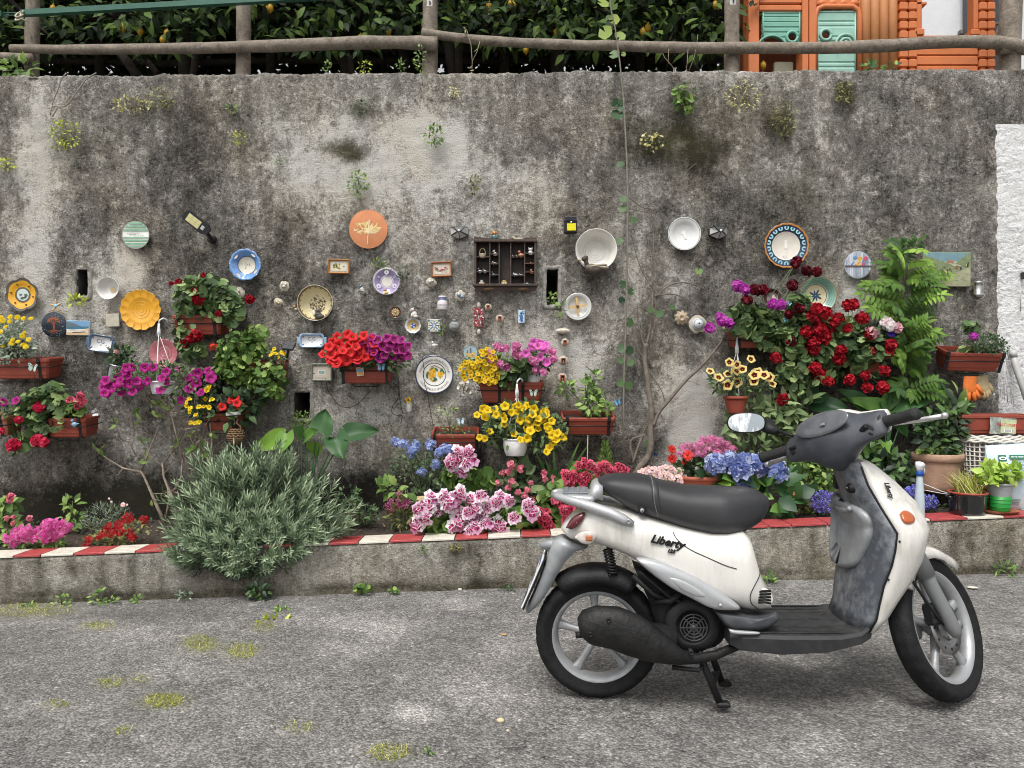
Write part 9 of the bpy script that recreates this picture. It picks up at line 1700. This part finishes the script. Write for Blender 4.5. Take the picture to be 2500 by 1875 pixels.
pbox(k,1852,1957,12,28,-.01,.1);pbox(k,1852,1957,-6,10,-.01,.1);pbox(k,1852,1957,-160,-8,0,.1)
pbox(k,1992,2094,-160,12,.0,.1);k.build('front_frame',ORA,F)
k=MB()
for i in range(4):c0,c1=P(2003+26*i,12,YP-.0),P(2003+26*i,12,YP+.08);k.blob((c0+c1)/2,(16*s,.05,12*s),0,None,12,7)
k.tube([P(1990,190,YP),P(1990,40,YP),P(1996,22,YP),P(2010,16,YP),P(2080,16,YP),P(2094,24,YP),P(2098,40,YP),P(2098,190,YP)],.022,8);k.build('door_arch',ORA,F)
k=MB()
for i in range(4):x=2112+22*i;k.tube([P(x,200,YP+.02),P(x,-160,YP+.02)],.040,12)
pbox(k,2100,2196,-160,195,.02,.1);k.build('log_columns',ORB,F)
def bricks(x0,x1,ya,yb,n):
 k=MB()
 for c_ in range(2):
  for i in range(n):w=(x1-x0)/2;h=(yb-ya)/n;pbox(k,x0+w*c_+.6,x0+w*(c_+1)-.6,ya+h*i+.6,ya+h*(i+1)-.6,-.03,.08,0,.012)
 return k.build('brick_pilaster',ORA,F)
bricks(2192,2236,-40,192,10);bricks(2386,2426,-40,192,10)
k=MB();pbox(k,2236,2386,88,112,-.02,.08);pbox(k,2229,2253,72,90,-.03,.09);pbox(k,2366,2388,74,90,-.03,.09)
for i in range(3):pbox(k,2236,2386,113+24*i,136+24*i,-.01,.07,0,.008)
for x0,x1,y0,y1 in((2236,2250,-60,72),(2233,2262,4,14)):pbox(k,x0,x1,y0,y1,-.01,.08)
pbox(k,2376,2388,-60,74,-.01,.08);k.build('window_wall',ORA,F)
def panel(name,x0,x1,y0,y1,hole,arch=None,mt=TEAL):
 k=MB();n=30;cx,cy,hr=hole;nx_,nz_=34,34;pts={};d=YP+.01
 a,b=P(x0,y1,d),P(x1,y0,d);vs=[];fs=[];ok=lambda x,y:(x-cx)**2+(y-cy)**2>hr*hr and not(arch and(x-arch[0])**2+(y-arch[1])**2<arch[2]**2)
 ry=lambda y:.006*(abs(((y-y0)/12.5)%1-.5)<.40)
 N_=48;H_=44
 for j in range(H_+1):
  for i in range(N_+1):px,py=x0+(x1-x0)*i/N_,y0+(y1-y0)*j/H_;vs.append(P(px,py,d-ry(py)))
 o=len(vs);vs+=[p+V((0,.03,0)) for p in vs]
 for j in range(H_):
  for i in range(N_):
   px,py=x0+(x1-x0)*(i+.5)/N_,y0+(y1-y0)*(j+.5)/H_
   if not ok(px,py):continue
   q=(j*(N_+1)+i,j*(N_+1)+i+1,(j+1)*(N_+1)+i+1,(j+1)*(N_+1)+i);fs.append(q);fs.append(tuple(v+o for v in q[::-1]))
 k.add(vs,fs,0,.5,False);k.tube([P(cx+(hr+3)*math.cos(t),cy+(hr+3)*math.sin(t),d-.01) for t in frange(0,2*PI,26)],.012,7)
 for x in(x0+2,x1-2):k.tube([P(x,y0,d-.004),P(x,y1,d-.004)],.008,6)
 k.tube([P(x0,y0+2,d-.004),P(x1,y0+2,d-.004)],.008,6)
 if arch:k.tube([P(arch[0]+(arch[2]+2)*math.cos(t),arch[1]+(arch[2]+2)*math.sin(t),d-.008) for t in frange(PI*1.06,PI*1.94,16)],.010,7)
 return k.build(name,mt,F)
panel('window_shutter',1861,1954,29,106,(1934,90,10),(1885,125,36),TEAL2);panel('door',1994,2090,27,190,(2016,85,10))
k=MB()
for r in(24,14,6):k.tube([P(2065+r*math.cos(t),108+r*math.sin(t),YP-.012) for t in frange(PI*.85,PI*2.1,22)],.012,7)
k.build('door_swirl',TEAL,F)
k=MB();pbox(k,1908,1956,128,190,.16,.2);k.build('back_panel',mat('#c8c8b0',.6,0,.1,9),F)
k=MB();pbox(k,1830,2100,-160,190,.5,.53);k.build('rear_wall',mat('#8a4a28',.6),F)
F=thing('terrace_leaves',P(2150,165,5.5),'few nettle leaves poking above the wall before the playhouse columns','weed');k=MB();crown(k,[(2130,163,26,6),(2182,163,16,5)],26,5.5,.05,'leaf',22);k.build('foliage',G['arum'],F)
# ================================================================ camera and daylight
cam=bpy.data.cameras.new('camera');co=bpy.data.objects.new('camera',cam);COL.objects.link(co)
co.location=CAM;co.rotation_euler=(PI/2,0,0);cam.sensor_width=36;cam.lens=FPX/2500*36;cam.clip_end=500;cam.clip_start=.05
SC.camera=co
w=bpy.data.worlds.new('World');SC.world=w;w.use_nodes=True
N,L=w.node_tree.nodes,w.node_tree.links;bg=N['Background']
sky=N.new('ShaderNodeTexSky');sky.sky_type='NISHITA';sky.sun_disc=False
SE,SR=R(60),R(200)
sky.sun_elevation=SE;sky.sun_rotation=SR;sky.air_density=1.;sky.dust_density=4.;sky.ozone_density=1.
hs=N.new('ShaderNodeHueSaturation');hs.inputs['Saturation'].default_value=.1
L.new(sky.outputs[0],hs.inputs['Color']);L.new(hs.outputs[0],bg.inputs['Color']);bg.inputs['Strength'].default_value=.13
sun=bpy.data.lights.new('sun','SUN');sun.energy=1.5;sun.angle=R(22);sun.color=(1,.965,.91)
so=bpy.data.objects.new('sun',sun);COL.objects.link(so)
d=V((math.sin(SR)*math.cos(SE),math.cos(SR)*math.cos(SE),math.sin(SE)))
so.rotation_euler=(-d).to_track_quat('-Z','Y').to_euler()
SC.view_settings.view_transform='Standard';SC.view_settings.look='None';SC.view_settings.exposure=EXPOSURE
SC.view_settings.gamma=1;SC.view_settings.use_curve_mapping=False
SC.render.engine='CYCLES';SC.cycles.filter_width=1.;SC.cycles.use_denoising=True;SC.cycles.max_bounces=6;SC.cycles.transparent_max_bounces=6
SC.cycles.use_adaptive_sampling=True;SC.cycles.adaptive_threshold=.02
